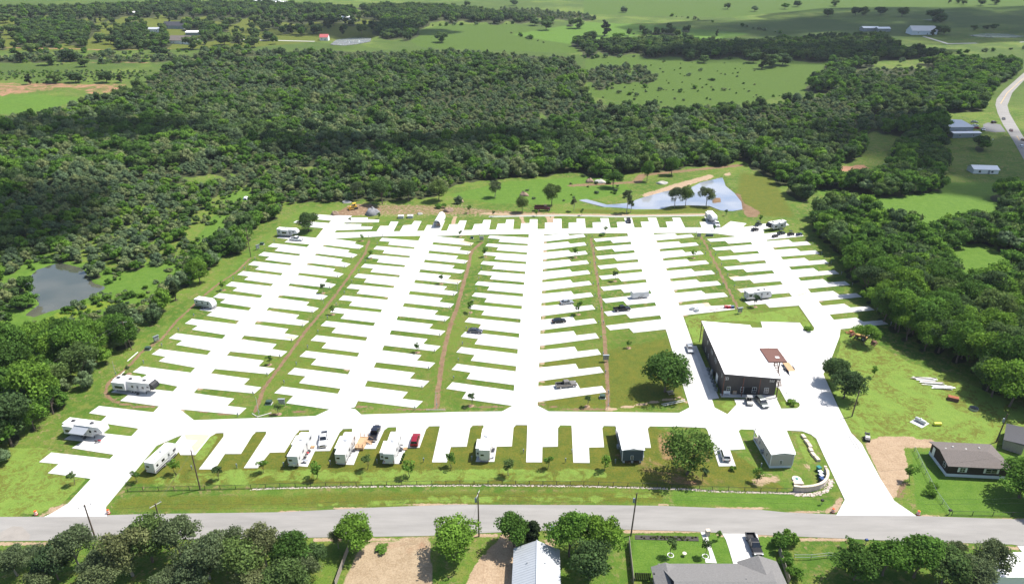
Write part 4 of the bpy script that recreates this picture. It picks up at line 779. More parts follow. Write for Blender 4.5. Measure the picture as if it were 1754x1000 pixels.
# ------------------------------------------------------------------ clouds overhead (their shade falls on the far land)
m, n, l, b = nmat('cloud'); b.inputs['Base Color'].default_value = (.9, .9, .9, 1); b.inputs['Roughness'].default_value = 1; b.inputs['Specular IOR Level'].default_value = 0
tcn = n.new('ShaderNodeTexCoord'); nzn = n.new('ShaderNodeTexNoise'); nzn.inputs['Scale'].default_value = .012; nzn.inputs['Detail'].default_value = 6; l.new(tcn.outputs['Object'], nzn.inputs['Vector'])
mr = n.new('ShaderNodeMapRange'); mr.inputs[1].default_value = .40; mr.inputs[2].default_value = .58; mr.inputs[3].default_value = .12; mr.inputs[4].default_value = .80; l.new(nzn.outputs[0], mr.inputs[0]); l.new(mr.outputs[0], b.inputs['Alpha'])
thin = m.copy(); MATS['cloud_thin'] = thin; [setattr(x.inputs[4], 'default_value', .42) or setattr(x.inputs[3], 'default_value', .05) for x in thin.node_tree.nodes if x.type == 'MAP_RANGE']
def cloud(px, py, rx, ry, rot, seed, alt=950., lb='', cm='cloud'):
    g = P(px, py); t = (alt - g.z) / SUN.z; c = g + SUN * t; mb = MB(); q = random.Random(seed)
    for i in range(14):
        a = q.uniform(0, 6.28); r_ = q.random() ** .5 * .75; x, y = r_ * math.cos(a) * rx, r_ * math.sin(a) * ry; s = q.uniform(.30, .5)
        mb.blob((x, y, q.uniform(0, 30)), (rx * s, ry * s, 40), seed * 20 + i, 14, 8, .18, -12)
    o = mb.build('cloud', cm, None, True); o.location = c; o.rotation_euler = (0, 0, rot); tag(o, lb, 'cloud', 'clouds overhead', 'stuff')
# ------------------------------------------------------------------ vehicles
def place(name, a, b, label, cat, group=None, z=.12):
    A, B = P(*a), P(*b); mid = (A + B) / 2; d = B - A
    return empty(name, (mid.x, mid.y, float(gz(mid.x, mid.y)) + z), math.atan2(d.y, d.x), label, cat, group)
_wm = {}
def wheel(parent, x, y, r=.36, w=.26):
    k = (r, w)
    if k not in _wm:
        t = MB().tube((0, -w / 2, 0), (0, w / 2, 0), r, None, 18); _wm[k] = (t.mesh('tyre', 'rubber', False), MB().tube((0, -w / 2 - .015, 0), (0, w / 2 + .015, 0), r * .58, None, 12).mesh('rim', 'rim'))
    o = link('wheel', _wm[k][0], parent); o.location = (x, y, r); q = link('rim', _wm[k][1], o)
def lerpw(z0, w0, z1, w1): return lambda z: w0 + (w1 - w0) * min(1, max(0, (z - z0) / (z1 - z0)))
def car(a, b, color, label, kind='sedan', group=None, z=.12):
    o = place('parked_car' if kind != 'suv' else 'parked_suv', a, b, label, 'car' if kind != 'suv' else 'suv', group, z); pm = 'paint_' + color
    if kind == 'sedan':
        body = [(-2.4, .32), (-2.42, .72), (-2.3, .95), (-1.3, 1.0), (.95, .98), (1.9, .88), (2.3, .70), (2.42, .5), (2.4, .3)]; cab = [(-1.95, .97), (-1.15, 1.40), (.25, 1.44), (1.15, .97)]; ax = (-1.42, 1.45); w = .92
    else:
        body = [(-2.4, .38), (-2.42, .85), (-2.36, 1.05), (-1.3, 1.1), (1.0, 1.08), (1.95, 1.0), (2.35, .85), (2.42, .6), (2.4, .36)]; cab = [(-2.3, 1.05), (-2.05, 1.66), (.25, 1.72), (1.15, 1.07)]; ax = (-1.45, 1.48); w = .96
    MB().loft(body, lerpw(.3, w, 1.1, w * .93)).build('body', pm, o)
    zt = max(q[1] for q in cab); zb = min(q[1] for q in cab); f = lerpw(zb, w * .91, zt, w * .70)
    g = MB().loft(cab, f).build('greenhouse', 'glass_dark', o)
    r0, r1 = cab[1], cab[2]
    MB().loft([(r0[0] + .02, r0[1] - .01), (r0[0] + .12, r0[1] + .05), (r1[0] - .1, r1[1] + .05), (r1[0] + .06, r1[1] - .02)], w * .71).build('roof', pm, o)
    for s in (-1, 1):
        for (x0, z0), (x1, z1) in ((cab[0], cab[1]), (cab[3], cab[2]), ((-.35, zb), (-.4, zt))):
            MB().tube((x0, s * f(z0) * 1.005, z0), (x1, s * f(z1) * 1.005, z1), .05, None, 4).build('pillar', pm, o)
        MB().box(2.36, s * .66, .68, .1, .36, .14).build('headlight', 'lamp_white', o); MB().box(-2.40, s * .70, .82, .08, .3, .16).build('taillight', 'lamp_red', o)
        MB().box(.85, s * (w + .06), 1.02, .18, .16, .12).build('mirror', pm, o)
        for x in ax: wheel(o, x, s * (w - .12), .33, .24)
    MB().box(2.40, 0, .42, .1, 1.5, .16).build('bumper', 'black_plastic', o); MB().box(-2.40, 0, .45, .1, 1.5, .16).build('bumper', 'black_plastic', o)
    return o
def pickup(a, b, color, label, group=None, z=.12, lower=None, tonneau=False):
    o = place('pickup_truck', a, b, label, 'pickup', group, z); pm = 'paint_' + color; w = .99
    MB().loft([(-.85, .45), (-.85, 1.12), (1.2, 1.14), (2.5, 1.08), (2.85, .95), (2.95, .6), (2.92, .42)], lerpw(.4, w, 1.15, w * .95)).build('body', pm, o)
    cab = [(-.86, 1.10), (-.74, 1.84), (.55, 1.88), (1.25, 1.13)]; f = lerpw(1.1, w * .92, 1.9, w * .72)
    MB().loft(cab, f).build('greenhouse', 'glass_dark', o)
    MB().loft([(-.74, 1.83), (-.65, 1.91), (.45, 1.94), (.62, 1.86)], w * .73).build('roof', pm, o)
    bed = MB().box(-1.93, 0, .62, 2.1, 1.6, .1).box(-1.93, .88, .82, 2.14, .2, .62).box(-1.93, -.88, .82, 2.14, .2, .62).build('bed', pm, o)
    MB().box(-1.93, 0, .69, 2.0, 1.52, .02).build('bed_liner', 'black_plastic', o); MB().box(-2.93, 0, .82, .1, 1.9, .6).build('tailgate', pm, o)
    if tonneau: MB().box(-1.93, 0, 1.14, 2.1, 1.8, .04).build('bed_cover', 'black_plastic', o)
    for s in (-1, 1):
        for (x0, z0), (x1, z1) in ((cab[0], cab[1]), (cab[3], cab[2]), ((.1, 1.12), (.05, 1.86))): MB().tube((x0, s * f(z0), z0), (x1, s * f(z1), z1), .055, None, 4).build('pillar', pm, o)
        MB().box(2.86, s * .74, .88, .12, .34, .2).build('headlight', 'lamp_white', o); MB().box(-2.94, s * .86, .9, .1, .18, .36).build('taillight', 'lamp_red', o); MB().box(.95, s * (w + .12), 1.2, .16, .24, .2).build('mirror', 'black_plastic', o)
        for x in (-1.85, 1.95): wheel(o, x, s * (w - .14), .41, .28)
    MB().box(2.95, 0, .55, .14, 1.85, .24).build('bumper', 'chrome', o); MB().box(-3.02, 0, .55, .16, 1.8, .2).build('bumper', 'chrome', o); MB().box(2.93, 0, .84, .08, 1.1, .3).build('grille', 'black_plastic', o)
    return o
GV = 'cars and trucks parked in the park'
pickup((556, 746), (553.5, 766), 'white', 'white pickup truck facing the fence, beside the white travel trailer', GV)
pickup((638.5, 757), (646.5, 734), 'navy', 'dark blue-black pickup truck beside the raw wooden deck', GV)
car((709.5, 766), (714, 748.5), 'red', 'dark red suv beside the travel trailer with one large slide', 'suv', GV)
car((1244, 792), (1237.5, 772), 'white', 'white suv on a pad between the wide tree and the beige tiny house', 'suv', GV)
car((1297, 684), (1312, 701), 'greengrey', 'grey-green suv in front of the brown building', 'suv', GV); car((1179, 594), (1183, 606), 'silver', 'silver-blue car on the drive left of the brown building', 'sedan', GV)
car((960, 521.5), (981, 519.5), 'silver', 'silver sedan on a pad right of the middle lane', 'sedan', GV); car((945.5, 553.5), (969, 551), 'black', 'black sedan on a pad right of the middle lane', 'sedan', GV)
car((802, 568.5), (826, 570.5), 'grey', 'dark grey sedan on a pad left of the middle lane', 'sedan', GV); pickup((952, 664), (987, 660), 'tan', 'tan-grey pickup truck on the front pad right of the middle lane', GV)
pickup((1050, 533.5), (1080, 530.5), 'black', 'black pickup truck behind the white cargo trailer', GV); car((1075.5, 377), (1078, 384.5), 'black', 'black suv on a pad of the far back row', 'suv', GV)
pickup((497, 411.3), (519, 413), 'white', 'white pickup truck beside the fifth-wheel at the far end of the first lane', GV); pickup((1225.5, 383.5), (1229.5, 390), 'white', 'white truck hitched in front of the far camper by the pond', GV)
pickup((1284, 921), (1298, 954), 'black', 'black pickup truck on the driveway of the grey shingled house', None, .1)
GH = 'cars on the highway'
car((1717, 201.5), (1721, 208.5), 'navy', 'dark blue car on the highway, farthest of the four', 'sedan', GH, .1); car((1729.5, 221), (1734, 229), 'maroon', 'dark red car on the highway, second of the four', 'sedan', GH, .1); car((1755, 246), (1749, 236), 'maroon', 'red car on the highway at the right edge', 'sedan', GH, .1); car((1752, 258), (1746, 248), 'white', 'white car on the highway, nearest of the four', 'suv', GH, .1)
GY_ = 'cars beside the grey metal building'
car((1665, 210), (1673, 210.5), 'silver', 'silver car beside the grey metal building', 'sedan', GY_, .06); car((1666, 216.6), (1675, 216.4), 'white', 'white car beside the grey metal building', 'sedan', GY_, .06); car((1668, 220.6), (1677, 220.8), 'red', 'red car beside the grey metal building', 'sedan', GY_, .06); pickup((1682, 221.5), (1685, 226), 'white', 'white truck at the corner of the grey metal building', GY_, .06); car((1698, 212), (1706, 210.5), 'maroon', 'dark red suv on the yard by the highway', 'suv', GY_, .06)

# ------------------------------------------------------------------ campers
def rv(a, b, label, L, kind='fifth', slides=(), awn=None, cap=None, ac=(-.2,), side='white_rv', rear=None, stripes='rv_grey', spare=False, H=3.65, door=-1, group='campers parked on the pads', extra_skirt=None):
    o = place('camper_trailer', a, b, label, 'camper', group); h = L / 2; W2 = 1.25; cap = cap or side
    if kind == 'fifth':
        body = [(-h, .62), (-h, H), (h - 1.25, H + .05), (h - 1.25, 1.75), (h - 2.9, 1.7), (h - 3.1, .62)]
        nose = [(h - 1.25, 1.75), (h - 1.25, H + .05), (h - .9, H), (h - .35, H - .45), (h, H - 1.1), (h - .05, 1.95), (h - .3, 1.75)]
    else:
        body = [(-h, .55), (-h, H - .3), (h - 1.3, H - .28), (h - 1.3, .55)]
        nose = [(h - 1.3, .55), (h - 1.3, H - .28), (h - .75, H - .4), (h - .15, H - 1.2), (h, 1.35), (h - .25, .62)]
    zr = body[1][1]
    MB().loft(body, W2).build('body', side, o); MB().loft(nose, lerpw(0, W2 - .03, 9, W2 - .03)).build('front_cap', cap, o)
    MB().loft([(-h - .02, zr - .02), (-h + .03, zr + .05), (h - 1.3, zr + .11), (h - 1.22, zr + .02)], W2 + .03).build('roof', 'roof_white', o)
    if rear: MB().box(-h - .03, 0, (zr + .7) / 2 + .1, .05, 2 * W2 - .06, zr - .85).build('rear_panel', rear, o)
    sl = {(-1): [], 1: []}
    for (s, x0, x1, dp) in slides:
        q = MB().box((x0 + x1) / 2, s * (W2 + dp / 2), (1.0 + zr - .35) / 2 + .15, x1 - x0, dp, zr - 1.35).build('slide_out', side, o); MB().box((x0 + x1) / 2, s * (W2 + dp / 2), zr - .17, x1 - x0 + .06, dp + .06, .05).build('slide_roof', 'roof_white', q)
        MB().box((x0 + x1) / 2, s * (W2 + dp + .005), 2.05, (x1 - x0) * .62, .03, .75).build('window', 'glass_dark', q); MB().box(x0 - .005, s * (W2 + dp * .5), 2.0, .03, dp * .5, .5).build('window', 'glass_dark', q); sl[s].append((x0, x1))
    xf = h - (3.3 if kind == 'fifth' else 1.5)
    for s in (-1, 1):
        free = [x for x in np.linspace(-h + 1.0, xf - .2, max(3, int(L / 2.1))) if not any(x0 - .7 < x < x1 + .7 for x0, x1 in sl[s])]
        dn = False
        for i, x in enumerate(free):
            if s == door and not dn and i >= len(free) // 2:
                dn = True; d = MB().box(x, s * (W2 + .012), 1.75, .72, .03, 1.95).build('door', 'rv_grey', o); MB().box(x, s * (W2 + .03), 2.15, .36, .02, .6).build('door_window', 'glass_dark', d)
                MB().box(x, s * (W2 + .3), .5, .7, .5, .06).box(x, s * (W2 + .6), .28, .7, .4, .06).build('step', 'steel_dark', o)
            else:
                q = MB().box(x, s * (W2 + .012), 2.15, .95 if i % 2 else .62, .03, .62).build('window', 'glass_dark', o)
        if kind == 'fifth': MB().box(h - 1.9, s * (W2 + .012), 2.5, .7, .03, .45).build('window', 'glass_dark', o)
        if stripes:
            z = 1.25; MB().plate([(-h + .15, s * (W2 + .008), z), (-h + .15, s * (W2 + .008), z + .12), (xf - .4, s * (W2 + .008), z + .42), (xf + .1, s * (W2 + .008), z + .62), (xf - .3, s * (W2 + .008), z + .25)], (0, s * .006, 0)).build('stripe', stripes, o)
            MB().plate([(-h + .1, s * (W2 + .008), .66), (-h + .1, s * (W2 + .008), .98), (xf + .05, s * (W2 + .008), .98), (xf + .05, s * (W2 + .008), .66)], (0, s * .006, 0)).build('lower_panel', stripes, o)
        for dx in (-.46, .46): wheel(o, -h * .12 + dx, s * (W2 - .16), .38, .26)
        MB().box(xf + .2, s * .9, .38, .14, .14, .76).build('landing_leg', 'steel_dark', o); MB().box(-h + .4, s * .9, .32, .12, .12, .64).build('landing_leg', 'steel_dark', o)
    if awn:
        s, x0, x1 = awn
        q = MB().plate([(x0, s * (W2 + .02), zr - .35), (x1, s * (W2 + .02), zr - .35), (x1, s * (W2 + 2.3), zr - .95), (x0, s * (W2 + 2.3), zr - .95)], (0, 0, .04)).build('awning', 'fabric_grey', o)
        for x in (x0 + .1, x1 - .1): MB().tube((x, s * (W2 + 2.25), zr - .95), (x, s * (W2 + .05), 1.1), .035, None, 5).build('awning_arm', 'rim', q)
        MB().tube((x0, s * (W2 + 2.3), zr - .93), (x1, s * (W2 + 2.3), zr - .93), .07, None, 8).build('awning_roller', 'rim', q)
    for i, u in enumerate(ac): MB().loft([(u * L - .5, zr + .08), (u * L - .42, zr + .36), (u * L + .3, zr + .38), (u * L + .5, zr + .08)], .36).build('air_conditioner', 'steel_dark' if i % 2 == 0 and cap != side or len(ac) > 1 else 'rv_grey', o)
    for u, y in ((.05, .5), (-.33, -.55), (.2, -.4)): MB().box(u * L, y, zr + .14, .4, .4, .14).build('roof_vent', 'rv_grey', o)
    MB().box(-h - .05, .55, 2.2, .04, .8, .5).build('window', 'glass_dark', o)
    for s in (-1, 1): MB().box(-h - .04, s * 1.1, 1.1, .05, .16, .28).build('taillight', 'lamp_red', o)
    if spare: MB().tube((-h - .04, -.2, 1.0), (-h - .26, -.2, 1.0), .36, None, 16).build('spare_wheel', 'rv_cream', o)
    if kind != 'fifth':
        MB().tube((h - .3, .7, .5), (h + 1.0, 0, .5), .06, None, 5).tube((h - .3, -.7, .5), (h + 1.0, 0, .5), .06, None, 5).tube((h + .9, 0, .5), (h + .9, 0, .05), .05, None, 6).build('hitch', 'steel_dark', o)
        MB().tube((h + .25, .18, .55), (h + .25, .18, 1.05), .16, None, 10).tube((h + .25, -.18, .55), (h + .25, -.18, 1.05), .16, None, 10).build('gas_bottles', 'rv_grey', o)
    else: MB().tube((h - .9, 0, 1.75), (h - .9, 0, 1.25), .14, None, 8).build('hitch', 'steel_dark', o)
    return o
h12 = 6.25
rv((202, 666), (273, 674), 'long white fifth-wheel camper with black nose cap on the left side of the first lane', 12.6, 'fifth', [(-1, -6.1, -2.1, .85), (1, -4.5, 0, .8)], None, 'black_plastic', (-.42, -.12, .22), 'white_rv', None, 'rv_grey', True)
rv((116, 740), (189, 750), 'white fifth-wheel camper with grey awning out, near the left entrance', 11.2, 'fifth', [(-1, -5.0, -2.2, .8)], (-1, -2.1, 2.2), None, (-.3, .18), 'white_rv', None, 'rv_cream')
rv((265.5, 808), (297, 779), 'white travel trailer with dark side stripes, leftmost on the front row', 8.6, 'tt', [], None, None, (.0,), 'white_rv', 'rv_cream', 'black_plastic')
rv((505, 799), (527.5, 758), 'long white travel trailer with spare wheel on its back, left of the white pickup', 10.4, 'tt', [(1, -.6, 3.0, .7)], None, None, (.1,), 'white_rv', None, 'rv_cream', True)
rv((586, 795), (602, 758), 'white travel trailer next to the raw wooden deck', 9.6, 'tt', [(1, -2.4, 2.4, .75)], None, None, (.05,), 'white_rv', 'rv_cream', 'black_plastic')
rv((668, 795), (680.5, 757), 'white travel trailer with one large slide, left of the red suv', 9.6, 'tt', [(1, -4.2, .3, 1.0)], None, None, (.0,), 'white_rv', None, 'rv_grey', True)
rv((830.5, 790), (836, 753), 'white camper with a wide dark rear window, alone in the middle of the front row', 9.6, 'fifth', [(1, -4.0, -.4, .9)], None, None, (.05,), 'white_rv', 'rv_cream', 'rv_cream')
rv((337, 523.5), (371, 529), 'small white travel trailer with black lower sides, left edge of the first lane', 7.4, 'tt', [], None, None, (-.1,), 'white_rv', None, 'black_plastic', H=3.4)
rv((476, 403.5), (514, 406), 'white fifth-wheel camper with dark windows at the far end of the first lane', 9.8, 'fifth', [(-1, -2.9, .6, .5)], None, None, (-.1,), 'white_rv', None, 'rv_grey', H=3.5)
rv((1213, 373), (1224, 385), 'white camper with open slide at the far row beside the pond', 9.5, 'fifth', [(-1, -3.5, .4, 1.0)], None, None, (-.2,), 'white_rv', None, 'rv_grey')
rv((1345, 390), (1310, 396), 'white camper with black nose beside the utility vehicles in the far right corner', 10.0, 'fifth', [(1, .3, 3.0, .7), (1, -3.2, -.8, .6)], None, 'black_plastic', (-.3, .2), 'white_rv', None, 'rv_grey')
rv((1272.5, 513.5), (1321, 509.5), 'long white travel trailer left of the fifth lane behind the brown building', 9.6, 'tt', [(-1, -4.6, -2.6, .3)], None, None, (.0, .25), 'white_rv', None, 'rv_cream', H=3.5)

# cargo trailer
o = place('cargo_trailer', (1081, 511), (1109, 508.5), 'plain white enclosed cargo trailer on a pad left of the fourth lane', 'trailer')
MB().loft([(-3.1, .45), (-3.1, 2.55), (2.9, 2.6), (3.15, 2.3), (3.15, .5)], 1.15).build('body', 'white_rv', o); MB().box(0, 0, 2.63, 6.1, 2.36, .05).build('roof', 'roof_white', o)
for s in (-1, 1):
    for x in (-.45, .45): wheel(o, x, s * 1.05, .33, .24)
    MB().box(0, s * 1.22, .82, 1.9, .18, .06).build('fender', 'black_plastic', o)
MB().tube((3.0, .5, .5), (4.2, 0, .5), .05).tube((3.0, -.5, .5), (4.2, 0, .5), .05).build('hitch', 'steel_dark', o); MB().box(.6, -1.16, 1.5, 1.6, .02, .12).build('lettering_band', 'black_plastic', o)
# flatbed trailer
o = place('flatbed_trailer', (1343, 622), (1359, 644), 'flatbed trailer with bare plank deck under the raised steel deck', 'trailer')
for i in range(8): MB().box(-.2, -.84 + i * .24, .72, 5.2, .225, .05).build('plank', 'wood_raw', o)
MB().box(-.2, 0, .62, 5.4, 2.1, .12).build('frame', 'steel_dark', o); MB().plate([(2.5, -1, .72), (3.5, -1, .1), (3.5, 1, .1), (2.5, 1, .72)], (0, 0, .05)).build('ramp', 'steel_grey', o)
for s in (-1, 1):
    for x in (-.1, .75): wheel(o, x, s * 1.2, .34, .22)
    MB().box(.3, s * 1.2, .8, 1.9, .26, .05).build('fender', 'steel_dark', o)
# arched carport with stored things under it
A, B = P(748.5, 390.5), P(757, 375.5); d = (B - A); Lc = d.length
o = empty('arched_carport', (A + B) / 2, math.atan2(d.y, d.x), 'white arched carport shelter in the far back row', 'carport')
arc = [(1.75 * math.cos(t), 1.5 + 2.2 * math.sin(t)) for t in np.linspace(0, math.pi, 13)]
pr = [(1.75, .9)] + arc + [(-1.75, .9)]
v = [(-Lc / 2, y, z) for y, z in pr] + [(Lc / 2, y, z) for y, z in pr]; k = len(pr)
cv = MB().add(v, [(i, i + 1, k + i + 1, k + i) for i in range(k - 1)]).build('cover', 'tarp_white', o, True)
for x in np.linspace(-Lc / 2, Lc / 2, 5):
    mb = MB(); pp = [(1.75, 0)] + arc + [(-1.75, 0)]
    for p0, p1 in zip(pp[:-1], pp[1:]): mb.tube((x, p0[0] * .985, p0[1]), (x, p1[0] * .985, p1[1]), .05, None, 5)
    mb.build('hoop', 'white_rv', o)
MB().tube((-Lc / 2, 0, .1), (-Lc / 2, 0, 3.6), .05).tube((-Lc / 2, -1.7, 2.0), (-Lc / 2, 1.7, 2.0), .05).build('end_frame', 'white_rv', o)
o = empty('storage_crate', P(751, 386) + Vector((0, 0, .1)), 0, 'brown crates stored under the arched carport', 'crate')
MB().box(0, 0, .5, 2.0, 1.6, 1.0).build('crate_body', 'wood_raw', o); MB().box(0, 0, 1.03, 2.1, 1.7, .06).build('lid', 'wood_grey', o)

# side-by-sides, golf cart, quad
def utv(a, b, col, label, roof=True, s=1., name='utility_vehicle', cat='utility vehicle', group=None):
    o = place(name, a, b, label, cat, group); o.scale = (s, s, s)
    MB().loft([(-1.45, .45), (-1.45, .95), (-.5, .98), (-.45, .55), (.45, .55), (.55, .95), (1.35, .85), (1.5, .5)], .62).build('body', col, o)
    for y in (-.3, .3): MB().box(-.2, y, .75, .5, .5, .16).box(-.45, y, 1.02, .14, .5, .5).build('seat', 'black_plastic', o)
    if roof:
        mb = MB()
        for y in (-.6, .6): mb.tube((.6, y, .9), (.25, y, 1.85), .035).tube((-.6, y, .9), (-.6, y, 1.85), .035).tube((.25, y, 1.85), (-.6, y, 1.85), .035)
        mb.build('roll_cage', 'steel_dark', o); MB().box(-.2, 0, 1.9, 1.15, 1.32, .06).build('canopy', 'black_plastic' if name != 'golf_cart' else 'steel_grey', o)
    else: MB().tube((.35, -.35, 1.05), (.35, .35, 1.05), .03).tube((.5, 0, .8), (.35, 0, 1.05), .03).build('handlebar', 'steel_dark', o)
    for y in (-.62, .62):
        for x in (-.95, .98): wheel(o, x, y, .32, .24)
    MB().box(-1.05, 0, 1.0, .75, 1.1, .08).build('cargo_bed', 'steel_dark', o)
GU = 'utility vehicles in the far right corner'
utv((1295.5, 388), (1302, 386), 'green_box', 'dark green utility vehicle beside the nose of the far right camper', True, 1.2, group=GU); utv((1289, 396.5), (1296.5, 395), 'black_plastic', 'black utility vehicle on the road end by the far right camper', True, 1.2, group=GU); utv((1333, 402.5), (1342, 401), 'green_box', 'dark utility vehicle on the first pad right of the fifth lane', True, 1.25, group=GU); utv((1325, 407), (1329.5, 406), 'black_plastic', 'small black quad bike on the first pad right of the fifth lane', False, 1.0, 'quad_bike', 'quad bike', GU); utv((1350, 404), (1358, 402.5), 'black_plastic', 'black buggy on the first pad right of the fifth lane', True, 1.1, group=GU)
utv((1365.5, 404), (1371.5, 403), 'blue_bin', 'blue quad bike at the outer end of the first pad right of the fifth lane', False, 1.0, 'quad_bike', 'quad bike', GU)
utv((1281, 684), (1284.5, 698), 'rv_cream', 'golf cart with grey roof in front of the brown building', True, 1.1, 'golf_cart', 'golf cart')
# dump truck
o = place('dump_truck', (913.5, 361), (943.5, 361.5), 'dark red dump truck parked on the dirt behind the far pads', 'truck')
MB().box(0, 0, .85, 8.0, .9, .25).build('chassis', 'steel_dark', o)
MB().box(-1.4, 0, 1.25, 4.8, 2.3, .12).box(-1.4, 1.15, 1.9, 4.8, .1, 1.3).box(-1.4, -1.15, 1.9, 4.8, .1, 1.3).box(-3.8, 0, 1.8, .1, 2.3, 1.1).box(1.0, 0, 2.1, .1, 2.4, 1.8).build('dump_bed', 'paint_maroon', o)
for x in np.linspace(-3.4, .6, 6):
    for s in (-1, 1): MB().box(x, s * 1.24, 1.9, .12, .1, 1.3).build('bed_rib', 'paint_maroon', o)
MB().loft([(1.15, .7), (1.15, 2.7), (2.3, 2.75), (2.5, 1.75), (3.9, 1.6), (4.0, .7)], 1.05).build('cab', 'paint_maroon', o); MB().plate([(2.33, -.9, 2.6), (2.33, .9, 2.6), (2.53, .9, 1.85), (2.53, -.9, 1.85)], (.02, 0, 0)).build('windscreen', 'glass_dark', o)
for s in (-1, 1):
    MB().box(1.75, s * 1.06, 2.2, .8, .03, .6).build('window', 'glass_dark', o); MB().tube((1.2, s * .95, 1.0), (1.2, s * .95, 3.2), .07).build('exhaust_stack', 'chrome', o)
    for x in (-2.9, -1.7, 3.2): wheel(o, x, s * 1.0, .52, .36)
MB().box(4.05, 0, .75, .15, 2.2, .3).build('bumper', 'chrome', o)
# bulldozer
o = place('bulldozer', (612, 357.5), (599, 359.5), 'yellow bulldozer with roof on bare dirt behind the first lane', 'bulldozer')
MB().loft([(-1.8, .9), (-1.8, 1.7), (-.2, 1.75), (1.7, 1.6), (1.8, .9)], .65).build('hull', 'yellow', o)
for s in (-1, 1):
    MB().loft([(-1.9, .1), (-2.2, .5), (-1.9, .95), (1.5, .95), (1.9, .5), (1.5, .05)], .28).build('track', 'steel_dark', o).location = (0, s * 1.05, 0)
    MB().tube((-1.2, s * .7, 1.6), (-1.2, s * .7, 2.9), .05).tube((.1, s * .7, 1.6), (.1, s * .7, 2.9), .05).build('post', 'steel_dark', o); MB().tube((0, s * 1.4, .6), (2.4, s * 1.4, .6), .1).build('push_arm', 'yellow', o)
MB().box(-.55, 0, 2.95, 1.7, 1.7, .1).build('canopy', 'yellow', o); MB().box(-.7, 0, 1.95, .6, .7, .7).build('seat', 'black_plastic', o); MB().loft([(2.35, .1), (2.6, .5), (2.5, 1.2), (2.4, 1.2), (2.45, .5), (2.2, .1)], 1.7).build('blade', 'yellow', o)
# old backhoe in the machinery heap
o = place('backhoe_loader', (1487, 585), (1464, 577), 'old yellow and rusty backhoe loader at the edge of the mown yard', 'backhoe', z=0)
MB().loft([(-1.6, .7), (-1.6, 1.3), (.2, 1.4), (1.9, 1.3), (2.0, .7)], .55).build('hull', 'yellow_dull', o); MB().box(-.6, 0, 2.55, 1.7, 1.7, .1).build('canopy', 'yellow_dull', o)
for s in (-1, 1):
    MB().tube((-1.3, s * .75, 1.2), (-1.3, s * .75, 2.5), .06).tube((.1, s * .75, 1.2), (.1, s * .75, 2.5), .06).build('post', 'steel_rust', o); wheel(o, -.9, s * .95, .75, .45); wheel(o, 1.4, s * .8, .45, .32); MB().tube((.6, s * .6, 1.3), (3.0, s * .6, .5), .12).build('loader_arm', 'orange_dull', o)
MB().loft([(2.8, .1), (3.5, .15), (3.5, .35), (3.0, .9), (2.8, .9)], 1.1).build('loader_bucket', 'steel_rust', o)
MB().tube((-1.6, 0, 1.0), (-2.6, 0, 2.6), .14).tube((-2.6, 0, 2.6), (-3.4, 0, 1.0), .11).build('boom', 'steel_rust', o); MB().loft([(-3.7, .3), (-3.1, .2), (-3.1, .9), (-3.5, 1.0)], .35).build('digging_bucket', 'steel_rust', o)
# mini excavator
o = place('mini_loader', (1485, 756), (1484, 749), 'small white stand-on loader at the edge of the bare dirt patch', 'loader', z=0)
MB().loft([(-.9, .5), (-.9, 1.25), (-.2, 1.35), (.3, 1.0), (.3, .5)], .5).build('hull', 'white_rv', o)
for s in (-1, 1): MB().loft([(-.9, .05), (-1.05, .3), (-.9, .55), (.6, .55), (.8, .3), (.6, .05)], .16).build('track', 'rubber', o).location = (0, s * .55, 0); MB().tube((-.5, s * .45, 1.2), (1.0, s * .45, 1.6), .07).tube((1.0, s * .45, 1.6), (1.3, s * .45, .6), .07).build('lift_arm', 'steel_dark', o)
MB().tube((1.3, 0, .9), (1.3, 0, .1), .16, .05, 8).box(1.25, 0, 1.0, .3, 1.1, .4).build('auger', 'steel_dark', o)
# ------------------------------------------------------------------ buildings
def frame_of(name, A, B, label, cat, z=0., group=None):
    d = B - A; return empty(name, (A.x, A.y, float(gz(A.x, A.y)) + z), math.atan2(d.y, d.x), label, cat, group)
def local(o, p):
    d = Vector((p.x - o.location.x, p.y - o.location.y, 0)); c, s = math.cos(-o.rotation_euler.z), math.sin(-o.rotation_euler.z); return d.x * c - d.y * s, d.x * s + d.y * c
def win(o, x, y, z, w, h, ax, fm='white_paint', out=1):   # ax 'x': pane faces +-y, 'y': faces +-x ; out: sign of facing
    if ax == 'x':
        f = MB().box(x, y + out * .03, z, w + .16, .06, h + .16).build('window', fm, o); MB().box(x, y + out * .065, z, w, .02, h).build('pane', 'glass_dark', f); MB().box(x, y + out * .08, z, w, .02, .05).box(x, y + out * .08, z, .05, .02, h).build('glazing_bar', fm, f)
    else:
        f = MB().box(x + out * .03, y, z, .06, w + .16, h + .16).build('window', fm, o); MB().box(x + out * .065, y, z, .02, w, h).build('pane', 'glass_dark', f); MB().box(x + out * .08, y, z, .02, w, .05).build('glazing_bar', fm, f)
    return f
